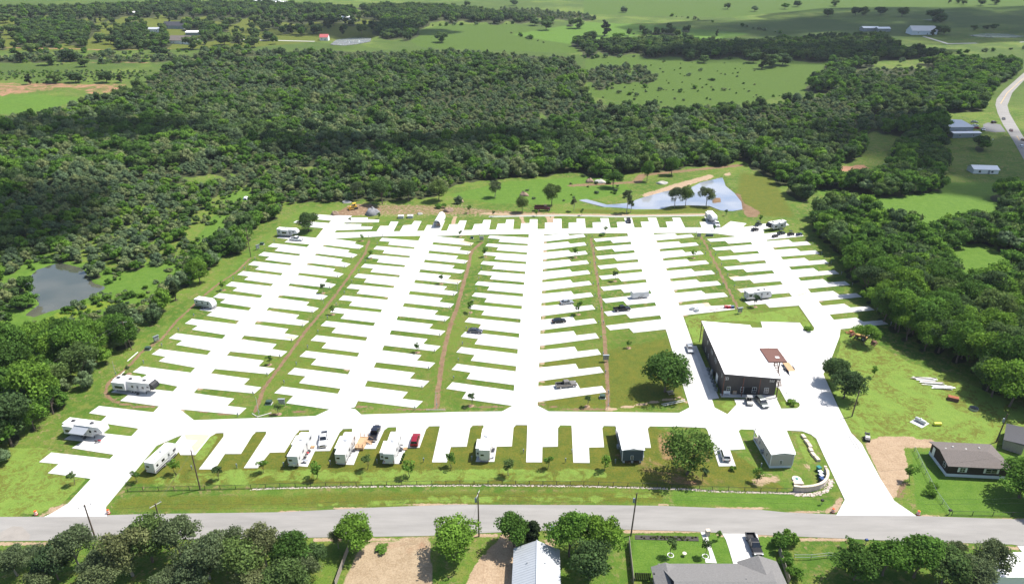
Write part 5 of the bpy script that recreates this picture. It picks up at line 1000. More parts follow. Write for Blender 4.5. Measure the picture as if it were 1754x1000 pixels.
# main building
hl, hr = 7.4, 6.4
FL, FR, BL, BR = P(1241.6, 639.9, hl), P(1336.6, 648, hr), P(1207.5, 550.3, hl), P(1289.5, 556.2, hr)
o = frame_of('clubhouse', FL, FR, 'dark brown metal two-storey building with white monopitch roof beside the main driveway', 'building')
Wb = local(o, FR)[0]; D = (local(o, BL)[1] + local(o, BR)[1]) / 2; yf, yb = 1.25, D - 2.6
print('clubhouse', Wb, D, local(o, BL), local(o, BR))
rz_ = lambda x: hl + (hr - hl) * x / Wb
w_ = .25
MB().prism([(w_, yf), (Wb - w_, yf), (Wb - w_, yb), (w_, yb)], 0, 1).build('wall', 'metal_brown', o)
wv = bpy.data.objects[o.children[-1].name].data
for q in wv.vertices:
    if q.co.z > .5: q.co.z = rz_(q.co.x) - .22
rf = MB().plate([(-.1, -.1, hl - .2), (Wb + .1, -.1, hr - .2), (Wb + .1, D, hr - .2), (-.1, D, hl - .2)], (0, 0, .2)).build('roof', 'roof_white', o)
for i in range(int(D / .9)): MB().plate([(-.1, .3 + i * .9, hl + .002), (Wb + .1, .3 + i * .9, hr + .002), (Wb + .1, .35 + i * .9, hr + .002), (-.1, .35 + i * .9, hl + .002)], (0, 0, .04)).build('roof_seam', 'roof_white', rf)
MB().plate([(-.13, -.14, hl - .55), (Wb + .13, -.14, hr - .55), (Wb + .13, -.14, hr + .01), (-.13, -.14, hl + .01)], (0, .035, 0)).build('fascia', 'metal_brown', o); MB().box(-.14, D / 2, hl - .1, .06, D + .2, .28).build('gutter', 'trim_brown', o)
ribs = MB()
for i in range(int(Wb / .35)): x = .4 + i * .35; ribs.box(x, yf - .012, (rz_(x) - .3) / 2, .05, .025, rz_(x) - .3)
for i in range(int((yb - yf) / .35)): ribs.box(w_ - .012, yf + .2 + i * .35, (hl - .3) / 2, .025, .05, hl - .3)
tag(ribs.build('wall_ribs', 'metal_brown', o), kind='stuff')
for x in (.15, Wb * .36, Wb * .66, Wb - .15): MB().box(x, .12, (rz_(x) - .3) / 2, .2, .2, rz_(x) - .3).build('porch_post', 'steel_rust', o)
MB().box(.1, D - .15, (hl - .3) / 2, .2, .2, hl - .3).build('porch_post', 'steel_rust', o)
for x, z, w, h in ((1.0, 5.15, 1.0, .65), (Wb - 1.6, 4.9, 1.0, .7), (2.0, 1.7, .9, 1.6), (Wb * .38, 1.7, .7, 1.6), (Wb * .60, 1.7, 1.0, 1.6), (Wb * .82, 1.7, 1.0, 1.6)): win(o, x, yf, z, w, h, 'x', out=-1)
d_ = MB().box(Wb * .49, yf + .0, 1.25, 1.9, .14, 2.5).build('doorway', 'black_plastic', o); MB().box(Wb * .49 - .7, yf - .09, 1.1, .06, .04, .3).build('handle', 'chrome', d_)
for y, z, w, h in ((yf + 2.0, 4.9, .5, .9), (D * .34, 4.9, .5, 1.0), (D * .38, 4.9, .5, 1.0), (D * .5, 4.9, .5, 1.0), (D * .54, 4.9, .5, 1.0), (D * .70, 4.9, .5, 1.0), (D * .62, 1.6, .6, 1.2), (D * .75, 1.6, .6, 1.2)): win(o, w_, y, z, w, h, 'y', out=-1)
MB().box(w_ - .04, D * .24, 1.3, .08, 2.0, 2.6).build('door', 'white_paint', o)
MB().box(Wb / 2, .55, .12, Wb + .3, 1.7, .12).build('porch_floor', 'concrete_old', o)
def at(o, x, y, z=0.):
    c, s = math.cos(o.rotation_euler.z), math.sin(o.rotation_euler.z); return Vector((o.location.x + x * c - y * s, o.location.y + x * s + y * c, z))
CH = o; CR_ = o.rotation_euler.z
for i, u in enumerate((.10, .17, .24, .30, .37, .44)):
    a = empty('condenser_unit', at(CH, -.9, D * u, .0), CR_, f'grey air-conditioner unit against the shaded wall of the brown building, {ORD[i]} from the porch', 'air conditioner', 'units along the shaded wall')
    MB().box(0, 0, .45, .85, .85, .8).build('casing', 'panel_grey', a); MB().tube((0, 0, .85), (0, 0, .9), .34, None, 14).build('fan_grille', 'steel_dark', a); MB().box(0, 0, .03, 1.0, 1.0, .06).build('plinth', 'concrete_old', a)
a = empty('meter_cabinet', at(CH, -.55, D * .34), CR_, 'pale grey electric cabinet on the shaded wall of the brown building', 'cabinet'); MB().box(0, 0, 1.1, .4, 1.2, 2.0).build('casing', 'panel_grey', a); MB().box(-.22, 0, 1.2, .03, .9, 1.5).build('door', 'galv', a)
a = empty('porch_bench', at(CH, 1.6, .8, .18), CR_, 'white bench on the porch of the brown building', 'bench'); MB().box(0, 0, .45, 1.8, .5, .08).build('seat', 'white_paint', a); MB().box(0, .25, .8, 1.8, .06, .6).build('backrest', 'white_paint', a); [MB().box(x, 0, .2, .08, .45, .42).build('leg', 'white_paint', a) for x in (-.8, .8)]
a = empty('wooden_cabinet', at(CH, 3.8, 1.3, .18), CR_, 'small wooden cupboard on the porch of the brown building', 'cupboard'); MB().box(0, 0, .55, 1.0, .5, 1.1).build('carcass', 'wood_raw', a); MB().box(0, -.26, .55, .9, .03, .95).build('door', 'wood_grey', a)
# raised steel deck
A_, B_, C_, D_ = [P(*q, 6.8) for q in ((1305, 596), (1335.7, 595.4), (1348.3, 619.2), (1316.8, 619.2))]
o = frame_of('raised_deck', D_, C_, 'raised rust-brown steel deck with railing beside the white roof of the brown building', 'deck'); wd, dd = local(o, C_)[0], local(o, A_)[1]
for i in range(14): MB().box(wd / 2, dd * (i + .5) / 14, 6.75, wd, dd / 14 - .05, .06).build('plank', 'steel_rust', o)
MB().box(wd / 2, .06, 6.6, wd, .12, .25).box(wd / 2, dd - .06, 6.6, wd, .12, .25).box(.06, dd / 2, 6.6, .12, dd - .24, .25).box(wd - .06, dd / 2, 6.6, .12, dd - .24, .25).build('frame', 'steel_rust', o)
for x, y in ((wd * .62, .15), (wd * .62, dd - .15), (wd - .15, dd - .15)): MB().box(x, y, 3.25, .22, .22, 6.4).build('post', 'steel_rust', o)
rl = [(0, dd), (wd * .5, dd), (wd, dd), (wd, dd * .66), (wd, dd * .33), (wd, 0)]
for x, y in rl: MB().tube((x, y, 6.78), (x, y, 7.8), .03).build('rail_post', 'galv', o)
for (x0, y0), (x1, y1) in zip(rl[:-1], rl[1:]): MB().tube((x0, y0, 7.78), (x1, y1, 7.78), .02).tube((x0, y0, 7.3), (x1, y1, 7.3), .012).build('rail', 'galv', o)
st = MB()
for s in (0, .9): st.tube((wd * .3 + s, 0, 6.6), (wd * .55 + s, -2.4, .2), .08)
for i in range(14): t = (i + .5) / 14; st.box(wd * .3 + .45 + wd * .25 * t, -2.4 * t, 6.6 - 6.4 * t, .9, .26, .05)
st.build('stair', 'steel_rust', o)
MB().box(wd * .62, dd * .3, 6.84, 1.1, .9, .1).build('white_sheet', 'white_paint', o)
# tiny houses
def tiny(name, p0, p1, Ln, wall, label, porch, zb=.75, zt=4.0, trim='white_paint', skirt=None):
    A, B = P(*p0), P(*p1); o = frame_of(name, A, B, label, 'tiny house'); w = (B - A).length
    MB().prism([(0, 0), (w, 0), (w, Ln - porch), (0, Ln - porch)], zb, zt).build('wall', wall, o)
    MB().plate([(0, .001, zt), (w, .001, zt), (w / 2, .001, zt + .35)], (0, Ln - porch - .002, 0)).build('gable', wall, o)
    for s in (0, 1):
        x0, x1 = (-.25, w / 2) if s == 0 else (w / 2, w + .25); z0, z1 = (zt - .06, zt + .42) if s == 0 else (zt + .42, zt - .06)
        MB().plate([(x0, -.3, z0), (x1, -.3, z1), (x1, Ln + .3, z1), (x0, Ln + .3, z0)], (0, 0, .1)).build('roof', 'roof_white', o)
    for x in (0, w): MB().box(x, -.01, (zb + zt) / 2, .16, .14, zt - zb).build('corner_trim', trim, o)
    MB().box(w / 2, -.02, zt - .12, w, .1, .18).build('trim_board', trim, o)
    if skirt: MB().prism([(.05, .05), (w - .05, .05), (w - .05, Ln - .05), (.05, Ln - .05)], -.1, zb).build('skirting', skirt, o)
    else:
        for x in (.5, w / 2, w - .5):
            for y in (.4, Ln / 2, Ln - .6): MB().box(x, y, zb / 2, .5, .5, zb).build('block_pier', 'concrete_old', o)
        MB().box(w / 2, Ln / 2, zb - .06, w - .4, Ln - .4, .12).build('floor_frame', 'steel_dark', o); wheel(o, w * .75, .9, .36, .26)
    win(o, w * .47, 0, zb + .95, .55, 1.05, 'x', out=-1)
    for y in (Ln * .2, Ln * .38, Ln * .62): win(o, 0, y, zb + 1.5, .5, .9, 'y', out=-1)
    MB().box(w / 2, Ln - porch / 2, zb - .05, w, porch, .12).build('porch_floor', 'wood_grey', o)
    for x in (.1, w - .1): MB().box(x, Ln - .1, (zb + zt) / 2, .14, .14, zt - zb).build('porch_post', trim, o)
    for z in (zb + .5, zb + .95): MB().box(.1, Ln - porch / 2, z, .06, porch, .06).build('porch_rail', trim, o)
    MB().box(w / 2, Ln - porch + .03, zb + 1.05, .95, .06, 2.05).build('door', 'white_paint', o); MB().box(-.3, Ln * .42, zb + .5, .5, .9, .8).build('wall_unit', 'panel_grey', o)
    return o
tiny('tiny_house', (1065, 793), (1100.5, 793), 11.5, 'teal_siding', 'dark blue-grey tiny house with white roof in the front row', 2.6)
tiny('tiny_house', (1317.7, 801.5), (1355.8, 800.8), 11.2, 'beige_siding', 'beige tiny house with white roof and pale skirting near the right entrance', 2.6, .7, 4.1, skirt='skirt_white')
# dark brown house
A, B = P(1620, 815), P(1700, 819); o = frame_of('brown_house', A, B, 'dark brown single-storey house with grey-brown shingle roof right of the entrance', 'house'); L_ = (B - A).length * 1.28; Dp = local(o, P(1596, 777))[1]
MB().prism([(0, 0), (L_, 0), (L_, Dp), (0, Dp)], .75, 3.2).build('wall', 'house_brown', o); MB().prism([(-.06, -.06), (L_ + .06, -.06), (L_ + .06, Dp + .06), (-.06, Dp + .06)], -.1, .78).build('skirting', 'skirt_white', o)
ov = .55; zr = 4.35; hip = 3.0
EV = [(-ov, -ov, 3.15), (L_ + ov, -ov, 3.15), (L_ + ov, Dp + ov, 3.15), (-ov, Dp + ov, 3.15)]; RG = [(-ov, Dp / 2, zr), (L_ - hip, Dp / 2, zr)]
for pg in ([EV[0], EV[1], RG[1], RG[0]], [EV[2], EV[3], RG[0], RG[1]], [EV[1], EV[2], RG[1]]): MB().plate(pg, (0, 0, .12)).build('roof', 'shingle_brown', o)
MB().plate([(0, .02, 3.15), (0, Dp - .02, 3.15), (0, Dp / 2, zr - .05)], (.1, 0, 0)).build('gable', 'house_brown', o)
for x, w in ((L_ * .24, 1.1), (L_ * .72, 2.4)):
    f = win(o, x, 0, 2.05, w, 1.1, 'x', out=-1)
    for s in (-1, 1): MB().box(x + s * (w / 2 + .3), -.03, 2.05, .35, .06, 1.3).build('shutter', 'white_paint', f)
win(o, 0, Dp * .2, 2.05, .9, 1.0, 'y', out=-1); d_ = MB().box(-.03, Dp * .82, 1.8, .08, 1.0, 2.1).build('door', 'white_paint', o); MB().box(-.09, Dp * .82 + .35, 1.75, .05, .06, .16).build('handle', 'chrome', d_)
for x, y in ((L_ * .25, Dp * .7), (L_ * .45, Dp * .62), (L_ * .7, Dp * .7), (L_ * .1, Dp * .6)): MB().box(x, y, 4.1, .35, .35, .35).build('roof_vent', 'concrete_old', o)
o2 = frame_of('shed', P(1716, 768), P(1738, 775), 'weathered grey shed half hidden behind the dark brown house', 'shed')
MB().prism([(0, 0), (4, 0), (4, 8), (0, 8)], 0, 2.6).build('wall', 'wood_grey', o2); MB().plate([(-.3, -.3, 2.6), (4.3, -.3, 3.1), (4.3, 8.3, 3.1), (-.3, 8.3, 2.6)], (0, 0, .1)).build('roof', 'steel_dark', o2); MB().box(-.03, 3, 1.2, .06, 2.4, 2.2).build('door', 'panel_grey', o2)
# house with metal roof at the bottom
e1, e2, rg = P(880.7, 938.5, 3.0), P(958, 941, 3.0), P(922.4, 923, 5.2); A = P(880.7, 938.5, 3.0); B = P(958, 941, 3.0); o = frame_of('metal_roof_house', Vector((A.x, A.y, 0)), Vector((B.x, B.y, 0)), 'white house with pale blue-grey metal gable roof at the bottom edge', 'house'); w = (B - A).length; Ln = 16.0
MB().prism([(.5, -.6), (w - .5, -.6), (w - .5, -Ln), (.5, -Ln)], 0, 2.95).build('wall', 'white_paint', o); MB().plate([(.5, -.62, 2.9), (w - .5, -.62, 2.9), (w / 2, -.62, 5.0)], (0, .05, 0)).build('gable', 'white_paint', o)
for s in (0, 1):
    q = [(-.1, 0, 2.9), (w / 2, 0, 5.2), (w / 2, -Ln - .5, 5.2), (-.1, -Ln - .5, 2.9)] if s == 0 else [(w / 2, 0, 5.2), (w + .1, 0, 2.9), (w + .1, -Ln - .5, 2.9), (w / 2, -Ln - .5, 5.2)]
    r_ = MB().plate(q, (0, 0, .08)).build('roof', 'roof_metal', o)
    for i in range(int(Ln / .6)):
        y = -.2 - i * .6; a, b_ = q[0], q[1]; MB().tube((a[0], y, a[2] + .1), (b_[0], y, b_[2] + .1), .03, None, 4).build('roof_seam', 'roof_metal', r_)
    MB().tube((w * .3 if s == 0 else w * .68, -5.0, 4.0), (w * .3 if s == 0 else w * .68, -5.0, 4.7), .12, None, 8).build('roof_vent', 'galv', r_)
MB().tube((w / 2, .02, 5.3), (w / 2, -Ln - .5, 5.3), .12, None, 6).build('ridge_cap', 'roof_metal', o)
# grey shingled house at the bottom: hipped roofs with eaves at 2.9 m
def HR(pts): return [P(1100 + a / 5.159, 880 + b / 5.159, z) for a, b, z in pts]
o = empty('shingled_house', (0, 0, 0), 0, 'grey shingled house with hipped roofs at the bottom edge beside the driveway', 'house'); e, rd = 2.9, 5.0
eL = HR([(75, 468, e)])[0]; apL = HR([(208, 412, 4.6)])[0]; vL = HR([(330, 470, e)])[0]; m0 = HR([(450, 440, e)])[0]; m1 = HR([(805, 440, e)])[0]; apR = HR([(1035, 372, 4.9)])[0]; eR = HR([(1200, 447, e)])[0]
yL = (eL.y + vL.y) / 2; yR = (m1.y + eR.y) / 2 + .6; bz = yL - 15; ym = m0.y; yr = ym - 6.5
xl0, xl1 = eL.x, 2 * apL.x - eL.x; xr0, xr1 = 2 * apR.x - eR.x, eR.x; zl = e + .42 * (apL.x - xl0); zR = e + .42 * (xr1 - apR.x); zm = 5.3
for pg in ([(xl0, yL, e), (apL.x, yL, zl), (apL.x, bz, zl), (xl0, bz, e)], [(apL.x, yL, zl), (xl1, yL, e), (xl1, bz, e), (apL.x, bz, zl)], [(xr0, yR, e), (apR.x, yR, zR), (apR.x, bz, zR), (xr0, bz, e)], [(apR.x, yR, zR), (xr1, yR, e), (xr1, bz, e), (apR.x, bz, zR)], [(xl0 + 1.5, ym, e - .01), (xr1 - 1.5, ym, e - .01), (xr1 - 3, yr, zm), (xl0 + 3, yr, zm)], [(xl0 + 3, yr, zm), (xr1 - 3, yr, zm), (xr1 - 1, bz, e - .01), (xl0 + 1, bz, e - .01)]):
    MB().plate(pg, (0, 0, .12)).build('roof', 'shingle_grey', o)
for x0, x1, yy, ax, az in ((xl0, xl1, yL, apL.x, zl), (xr0, xr1, yR, apR.x, zR)): MB().plate([(x0 + .4, yy - .4, e), (x1 - .4, yy - .4, e), (ax, yy - .4, az - .15)], (0, -.1, 0)).build('gable', 'beige_siding', o)
MB().prism([(xl0 + .5, yL - .5), (xl1 - .5, yL - .5), (xl1 - .5, ym - .6), (xr0 + .5, ym - .6), (xr0 + .5, yR - .5), (xr1 - .5, yR - .5), (xr1 - .5, bz + .5), (xl0 + .5, bz + .5)], 0, 2.85).build('wall', 'beige_siding', o)
for q in HR([(105, 525, 4.0), (918, 580, 5.0)]): MB().box(q.x, q.y, q.z, .25, .25, .4).build('roof_vent', 'steel_dark', o)
o = frame_of('white_outbuilding', P(1700, 1002), P(1752, 1002), 'white roofed outbuilding at the bottom right corner behind trees', 'building'); MB().box(4, 2, 1.4, 8, 5, 2.8).build('wall', 'white_paint', o); MB().plate([(-.3, -.8, 2.9), (8.3, -.8, 2.9), (8.3, 4.8, 3.5), (-.3, 4.8, 3.5)], (0, 0, .1)).build('roof', 'roof_white', o)
# far buildings
def barn(name, px, py, w, dp, hh, rot, wall, roof, label, cat='building', rise=1.6, group=None, nwin=2):
    p = P(px, py); o = empty(name, p, rot, label, cat, group)
    if py < 80: w, dp, hh, rise = w * 1.25, dp * 1.25, hh * 1.2, rise * 1.2
    MB().box(0, dp / 2, hh / 2 - .5, w, dp, hh + 1).build('wall', wall, o)
    for s in (-1, 1):
        q = [(-w / 2 - .4, dp / 2 + s * (dp / 2 + .5), hh - .1), (w / 2 + .4, dp / 2 + s * (dp / 2 + .5), hh - .1), (w / 2 + .4, dp / 2, hh + rise), (-w / 2 - .4, dp / 2, hh + rise)]
        MB().plate(q, (0, 0, .12)).build('roof', roof, o)
    for s in (-1, 1): MB().plate([(s * (w / 2 - .05), 0, hh - .1), (s * (w / 2 - .05), dp, hh - .1), (s * (w / 2 - .05), dp / 2, hh + rise - .05)], (.04 * s, 0, 0)).build('gable', wall, o)
    for i in range(nwin): win(o, -w / 2 + w * (i + .5) / max(1, nwin), 0, hh * .5, 1.2, 1.2, 'x', out=-1)
    MB().box(w * .12, -.04, 1.1, 1.2, .08, 2.2).build('door', 'panel_grey', o)
    return o
barn('metal_warehouse', 1644, 231, 18, 30, 5.5, .05, 'panel_grey', 'roof_metal', 'long grey metal building beside the highway', rise=2.2); barn('lean_to', 1655, 236, 20, 6, 3.2, .05, 'panel_grey', 'roof_white', 'white roofed lean-to in front of the grey metal building', rise=.6)
barn('farmhouse', 1688, 298, 14, 8, 2.6, -.12, 'white_paint', 'roof_white', 'white roofed house in shade left of the highway', 'house'); barn('white_shed', 1646, 167, 10, 7, 3, .1, 'white_paint', 'roof_metal', 'small white shed among trees near the highway bend', 'shed')
barn('farmhouse', 1583, 60, 26, 16, 4.0, -.1, 'skirt_white', 'roof_metal', 'pale hipped farmhouse in the shaded pasture at top right', 'house', 5.0); barn('barn', 1492, 54, 18, 10, 3.5, 0, 'panel_grey', 'roof_white', 'white roofed barn at the dark hedgerow, left of the pair', 'barn', group='barns at the hedgerow'); barn('barn', 1514, 55, 14, 9, 3.5, 0, 'panel_grey', 'roof_white', 'white roofed barn at the dark hedgerow, right of the pair', 'barn', group='barns at the hedgerow')
GFH = 'far houses at the top left'
barn('farmhouse', 308, 76, 26, 15, 3.6, -.15, 'white_paint', 'shingle_brown', 'white house with brown roof among trees at the top left', 'house', 4.5, GFH); barn('farmhouse', 332, 61, 18, 10, 3.2, 0, 'panel_grey', 'roof_white', 'white roofed house behind the brown roofed one at the top left', 'house', 1.6, GFH); barn('farmhouse', 297, 50, 24, 14, 3.6, 0, 'panel_grey', 'steel_dark', 'dark roofed house in the far grove at the top left', 'house', 4.5, GFH); barn('barn', 263, 56, 15, 10, 3.6, 0, 'white_paint', 'roof_metal', 'pale grey barn left of the far houses', 'barn', 1.6, GFH)
barn('cottage', 555, 70, 9, 7, 3.4, 0, 'white_paint', 'red_roof', 'small house with red roof beside the far pond', 'house', 3.2); barn('white_shed', 593, 34, 12, 7, 3.0, 0, 'white_paint', 'roof_white', 'white shed at the far tree row, top middle', 'shed'); barn('white_shed', 226, 26, 8, 6, 3.0, 0, 'white_paint', 'roof_white', 'tiny white shed at the top left tree row', 'shed'); barn('white_shed', 304, 26, 8, 6, 3.0, 0, 'white_paint', 'red_roof', 'tiny red roofed shed at the top left tree row', 'shed')
for i, (x, y, w) in enumerate([(462, 8, 14), (482, 8, 18), (470, 4, 16), (440, 6, 12)]): barn('farm_shed', x, y, w, 9, 3.5, 0, 'white_paint', 'roof_white', f'white farm shed at the very top edge, {("first", "third", "fourth", "second")[i]} in size of the cluster' if False else ['short white farm shed at the top edge, middle of the cluster', 'wide white farm shed at the top edge, right of the cluster', 'white farm shed highest in the cluster at the top edge', 'white farm shed at the top edge, left of the cluster'][i], 'shed', group='farm sheds at the top edge')

# ------------------------------------------------------------------ poles and wires
def pole(px, py, h, label, arm=0., tf=False, thin=False, group=None, lean=(0, 0), top=None):
    p = P(px, py); r0 = .07 if thin else .17
    o = empty('utility_pole' if not thin else 'metal_post', p, 0, label, 'pole', group)
    MB().tube((0, 0, -.3), (lean[0], lean[1], h), r0, r0 * .7, 8).build('shaft', 'pole_pale' if thin else 'pole_wood', o)
    if arm:
        c, s = math.cos(arm), math.sin(arm); MB().tube((lean[0] - 1.2 * c, lean[1] - 1.2 * s, h - .4), (lean[0] + 1.2 * c, lean[1] + 1.2 * s, h - .4), .07, None, 5).build('crossarm', 'pole_pale', o)
        for k in (-1.1, 0, 1.1): MB().tube((lean[0] + k * c, lean[1] + k * s, h - .35), (lean[0] + k * c, lean[1] + k * s, h - .1), .05, None, 6).build('insulator', 'panel_grey', o)
    if tf: MB().tube((lean[0] - .45, lean[1], h - 2.4), (lean[0] - .45, lean[1], h - 1.4), .25, None, 10).build('transformer', 'panel_grey', o)
    if thin: MB().box(.12, -.02, min(1.5, h * .4), .2, .15, .5).build('meter_box', 'panel_grey', o)
    return (p.x + lean[0], p.y + lean[1], p.z + h)
GPo = 'utility poles'
t1 = pole(343, 838, 11, 'dark wooden pole without crossarm at the front fence, left part', group=GPo)
t2 = pole(163.5, 922, 9.0, 'wooden pole with crossarm at the street by the left entrance', .6, group=GPo); t3 = pole(282, 921, 9.2, 'wooden pole with short crossarm sticking out of the left thicket', .9, group=GPo); t4 = pole(820.5, 918, 11.5, 'wooden pole with transformer behind the wide green tree, street middle', 1.35, True, group=GPo); t5 = pole(1080.5, 917, 11, 'leaning wooden pole at the near street edge beside the lawn', 0, True, group=GPo, lean=(.5, .3))
t6 = pole(1459, 713, 8.0, 'brown wooden pole in front of the dark round trees at the driveway', group=GPo, lean=(.5, .2)); t7 = pole(225.5, 599, 10, 'old wooden pole at the left wood edge beside the electric panel', .3, group=GPo, lean=(-.6, 0)); t9 = pole(429.7, 440, 13, 'tall wooden pole at the left wood edge near the far end', 0, group=GPo); t11 = pole(1706, 757, 8.5, 'wooden pole with lamp behind the dark brown house', 0, True, group=GPo, lean=(.4, 0))
GT = 'thin metal posts'
for x, y, h, lb in [(199.8, 646.5, 5.5, 'thin pale post left of the long camper with black nose'), (444, 712.5, 6.0, 'thin pale post at the front end of the strip between first and second lanes'), (748, 700, 5.5, 'thin pale post at the front end of the strip between second and third lanes'), (1041, 701, 5.8, 'thin pale post at the front end of the strip between third and fourth lanes'), (631.5, 409, 6.5, 'thin pale post at the far end of the strip between first and second lanes'), (821, 407, 6.5, 'thin pale post beside the far electric panel between second and third lanes'), (1192, 402, 5, 'thin pale post beside the far electric panel between fourth and fifth lanes'), (554.4, 520, 5.0, 'thin pale post in the middle of the strip between first and second lanes'), (784, 504.6, 4.5, 'thin pale post in the middle of the strip between second and third lanes')]: pole(x, y, h, lb, thin=True, group=GT)
def wire(a, b, sag, label, r=.015):
    a, b = Vector(a), Vector(b); N = 14; mb = MB(); pp = [a.lerp(b, i / N) - Vector((0, 0, sag * 4 * (i / N) * (1 - i / N))) for i in range(N + 1)]
    for q0, q1 in zip(pp[:-1], pp[1:]): mb.tube(q0, q1, r, None, 3)
    tag(mb.build('power_line', 'steel_dark'), label, 'wire', 'overhead wires')
for a, b, nm in ((t2, t3, 'left entrance'), (t3, t4, 'left part of the street'), (t4, t5, 'middle of the street')):
    for k in (-1, 0): wire((a[0], a[1], a[2] - .2 + k * 1.1), (b[0], b[1], b[2] - .2 + k * 1.1), 1.0, f'{"upper" if k == 0 else "lower"} thin overhead wire along the {nm}')
ex = P(1900, 915, 0); wire((t5[0], t5[1], t5[2] - .2), (ex.x, ex.y, 10.5), 1.4, 'upper thin overhead wire crossing the lawn of the dark brown house'); wire((t5[0], t5[1], t5[2] - 1.3), (ex.x, ex.y, 9.2), 1.4, 'lower thin overhead wire crossing the lawn of the dark brown house'); ex = P(1900, 800, 0); wire(t5, (ex.x, ex.y, 8), 1.5, 'thin overhead wire running past the front of the dark brown house')
ex = P(-60, 760, 0); wire(t7, (ex.x, ex.y, 10), 1.2, 'upper thin wire over the dark wood at the left edge'); wire((t7[0], t7[1], t7[2] - 1.2), (ex.x, ex.y, 8.8), 1.2, 'lower thin wire over the dark wood at the left edge'); wire(t7, t9, 2.0, 'thin wire along the left wood edge'); wire((t1[0], t1[1], t1[2] - .5), (t3[0], t3[1], t3[2] - .5), .3, 'short wire from the fence pole to the street pole'); gp = P(790, 962); wire((t4[0], t4[1], t4[2] - 2), gp, 0., 'guy wire of the street pole in front of the wide green tree')
# electric panels, transformers, hook-up posts
GE = 'electric boxes'
def panel(px, py, label, rz=0.):
    o = empty('electric_panel', P(px, py), rz, label, 'electric panel', GE)
    MB().box(0, 0, 1.35, 1.7, .2, 1.5).build('backboard', 'panel_grey', o)
    for x in (-.75, .75): MB().tube((x, .12, -.1), (x, .12, 2.3), .06).build('post', 'galv', o)
    for x in (-.5, 0, .5): MB().box(x, -.17, 1.4, .4, .14, .9).build('breaker_box', 'galv', o)
    MB().plate([(-.95, -.5, 2.35), (.95, -.5, 2.35), (.95, .4, 2.2), (-.95, .4, 2.2)], (0, 0, .05)).build('rain_hood', 'galv', o)
for x, y, lb, r_ in [(483.6, 695, 'grey electric panel at the front end of the strip between first and second lanes', 0), (1037.5, 619, 'grey electric panel between third and fourth lanes near the front', 0), (269, 586, 'pale electric panel on the grass left of the first lane, near the wooden pole', 1.0), (1267, 537, 'grey electric panel behind the brown building', .3), (825, 413.5, 'grey electric panel at the far end between second and third lanes', 0), (1196.6, 408, 'grey electric panel at the far end between fourth and fifth lanes', 0), (442, 428, 'pale electric panel on the grass left of the first lane, far end', 1.0)]: panel(x, y, lb, r_)
for x, y, w, lb in [(461, 691, 1.5, 'dark green transformer box at the front end between first and second lanes'), (254, 598.5, 1.5, 'dark green transformer box on the grass left of the first lane, near part'), (1032, 681, 1.4, 'dark green transformer box beside the front pads right of the middle lane'), (449, 419, 1.5, 'dark green transformer box on the grass left of the first lane, far part'), (808.5, 408.5, 1.3, 'dark green transformer box at the far end between second and third lanes'), (1215, 404.5, 3.2, 'long dark green box on the grass at the far end of the fourth lane')]:
    o = empty('transformer_box', P(x, y), 0, lb, 'transformer', GE); MB().box(0, 0, .06, w + .3, 1.5, .12).build('plinth', 'concrete_old', o); MB().loft([(-w / 2, .1), (-w / 2, .95), (w / 2, .95), (w / 2, .1)], .6).build('cabinet', 'green_box', o); MB().box(0, -.62, .52, w * .9, .03, .7).build('door', 'green_box', o)
pm_ = MB().box(0, 0, .5, .12, .12, 1.0).box(0, 0, .95, .26, .2, .5).box(0, 0, 1.22, .3, .24, .06).mesh('hookup_post', 'panel_grey')
LN = {'A': 'first', 'B': 'second', 'C': 'middle', 'D': 'fourth', 'E': 'fifth'}
for k, L in PADS.items():
    for ip, pg in enumerate(L):
        if k[1] == 'L': e_, dv = pg[0], (pg[0] - pg[1]).normalized() * 1.3
        else: e_, dv = pg[4], (pg[4] - pg[3]).normalized() * .7
        d_ = (pg[4] - pg[0]).normalized() if False else Vector((0, 0, 0))
        q = link('hookup_post', pm_); q.location = e_ + dv + (e_ - pg[2]).normalized() * .3; tag(q, f'small grey hook-up post {"left" if k[1] == "L" else "right"} of the {LN[k[0]]} lane, {ordw(ip + 1)} from the front road', 'hook-up post', f'hook-up posts {"left" if k[1] == "L" else "right"} of the {LN[k[0]]} lane')
for i, (x, y) in enumerate(Q(240, 690, [(50, 530), (405, 520), (755, 505), (1120, 495)]) + Q(480, 690, [(390, 480), (755, 470), (1118, 460)]) + Q(740, 690, [(310, 445), (712, 390), (1090, 390), (1040, 462)]) + Q(1000, 690, [(245, 470)]) + Q(1220, 690, [(380, 500)])):
    q = link('hookup_post', pm_); q.location = P(x, y); tag(q, f'small hook-up post on the grass of the front row, {ordw(i + 1)} from the left', 'hook-up post', 'hook-up posts of the front row')
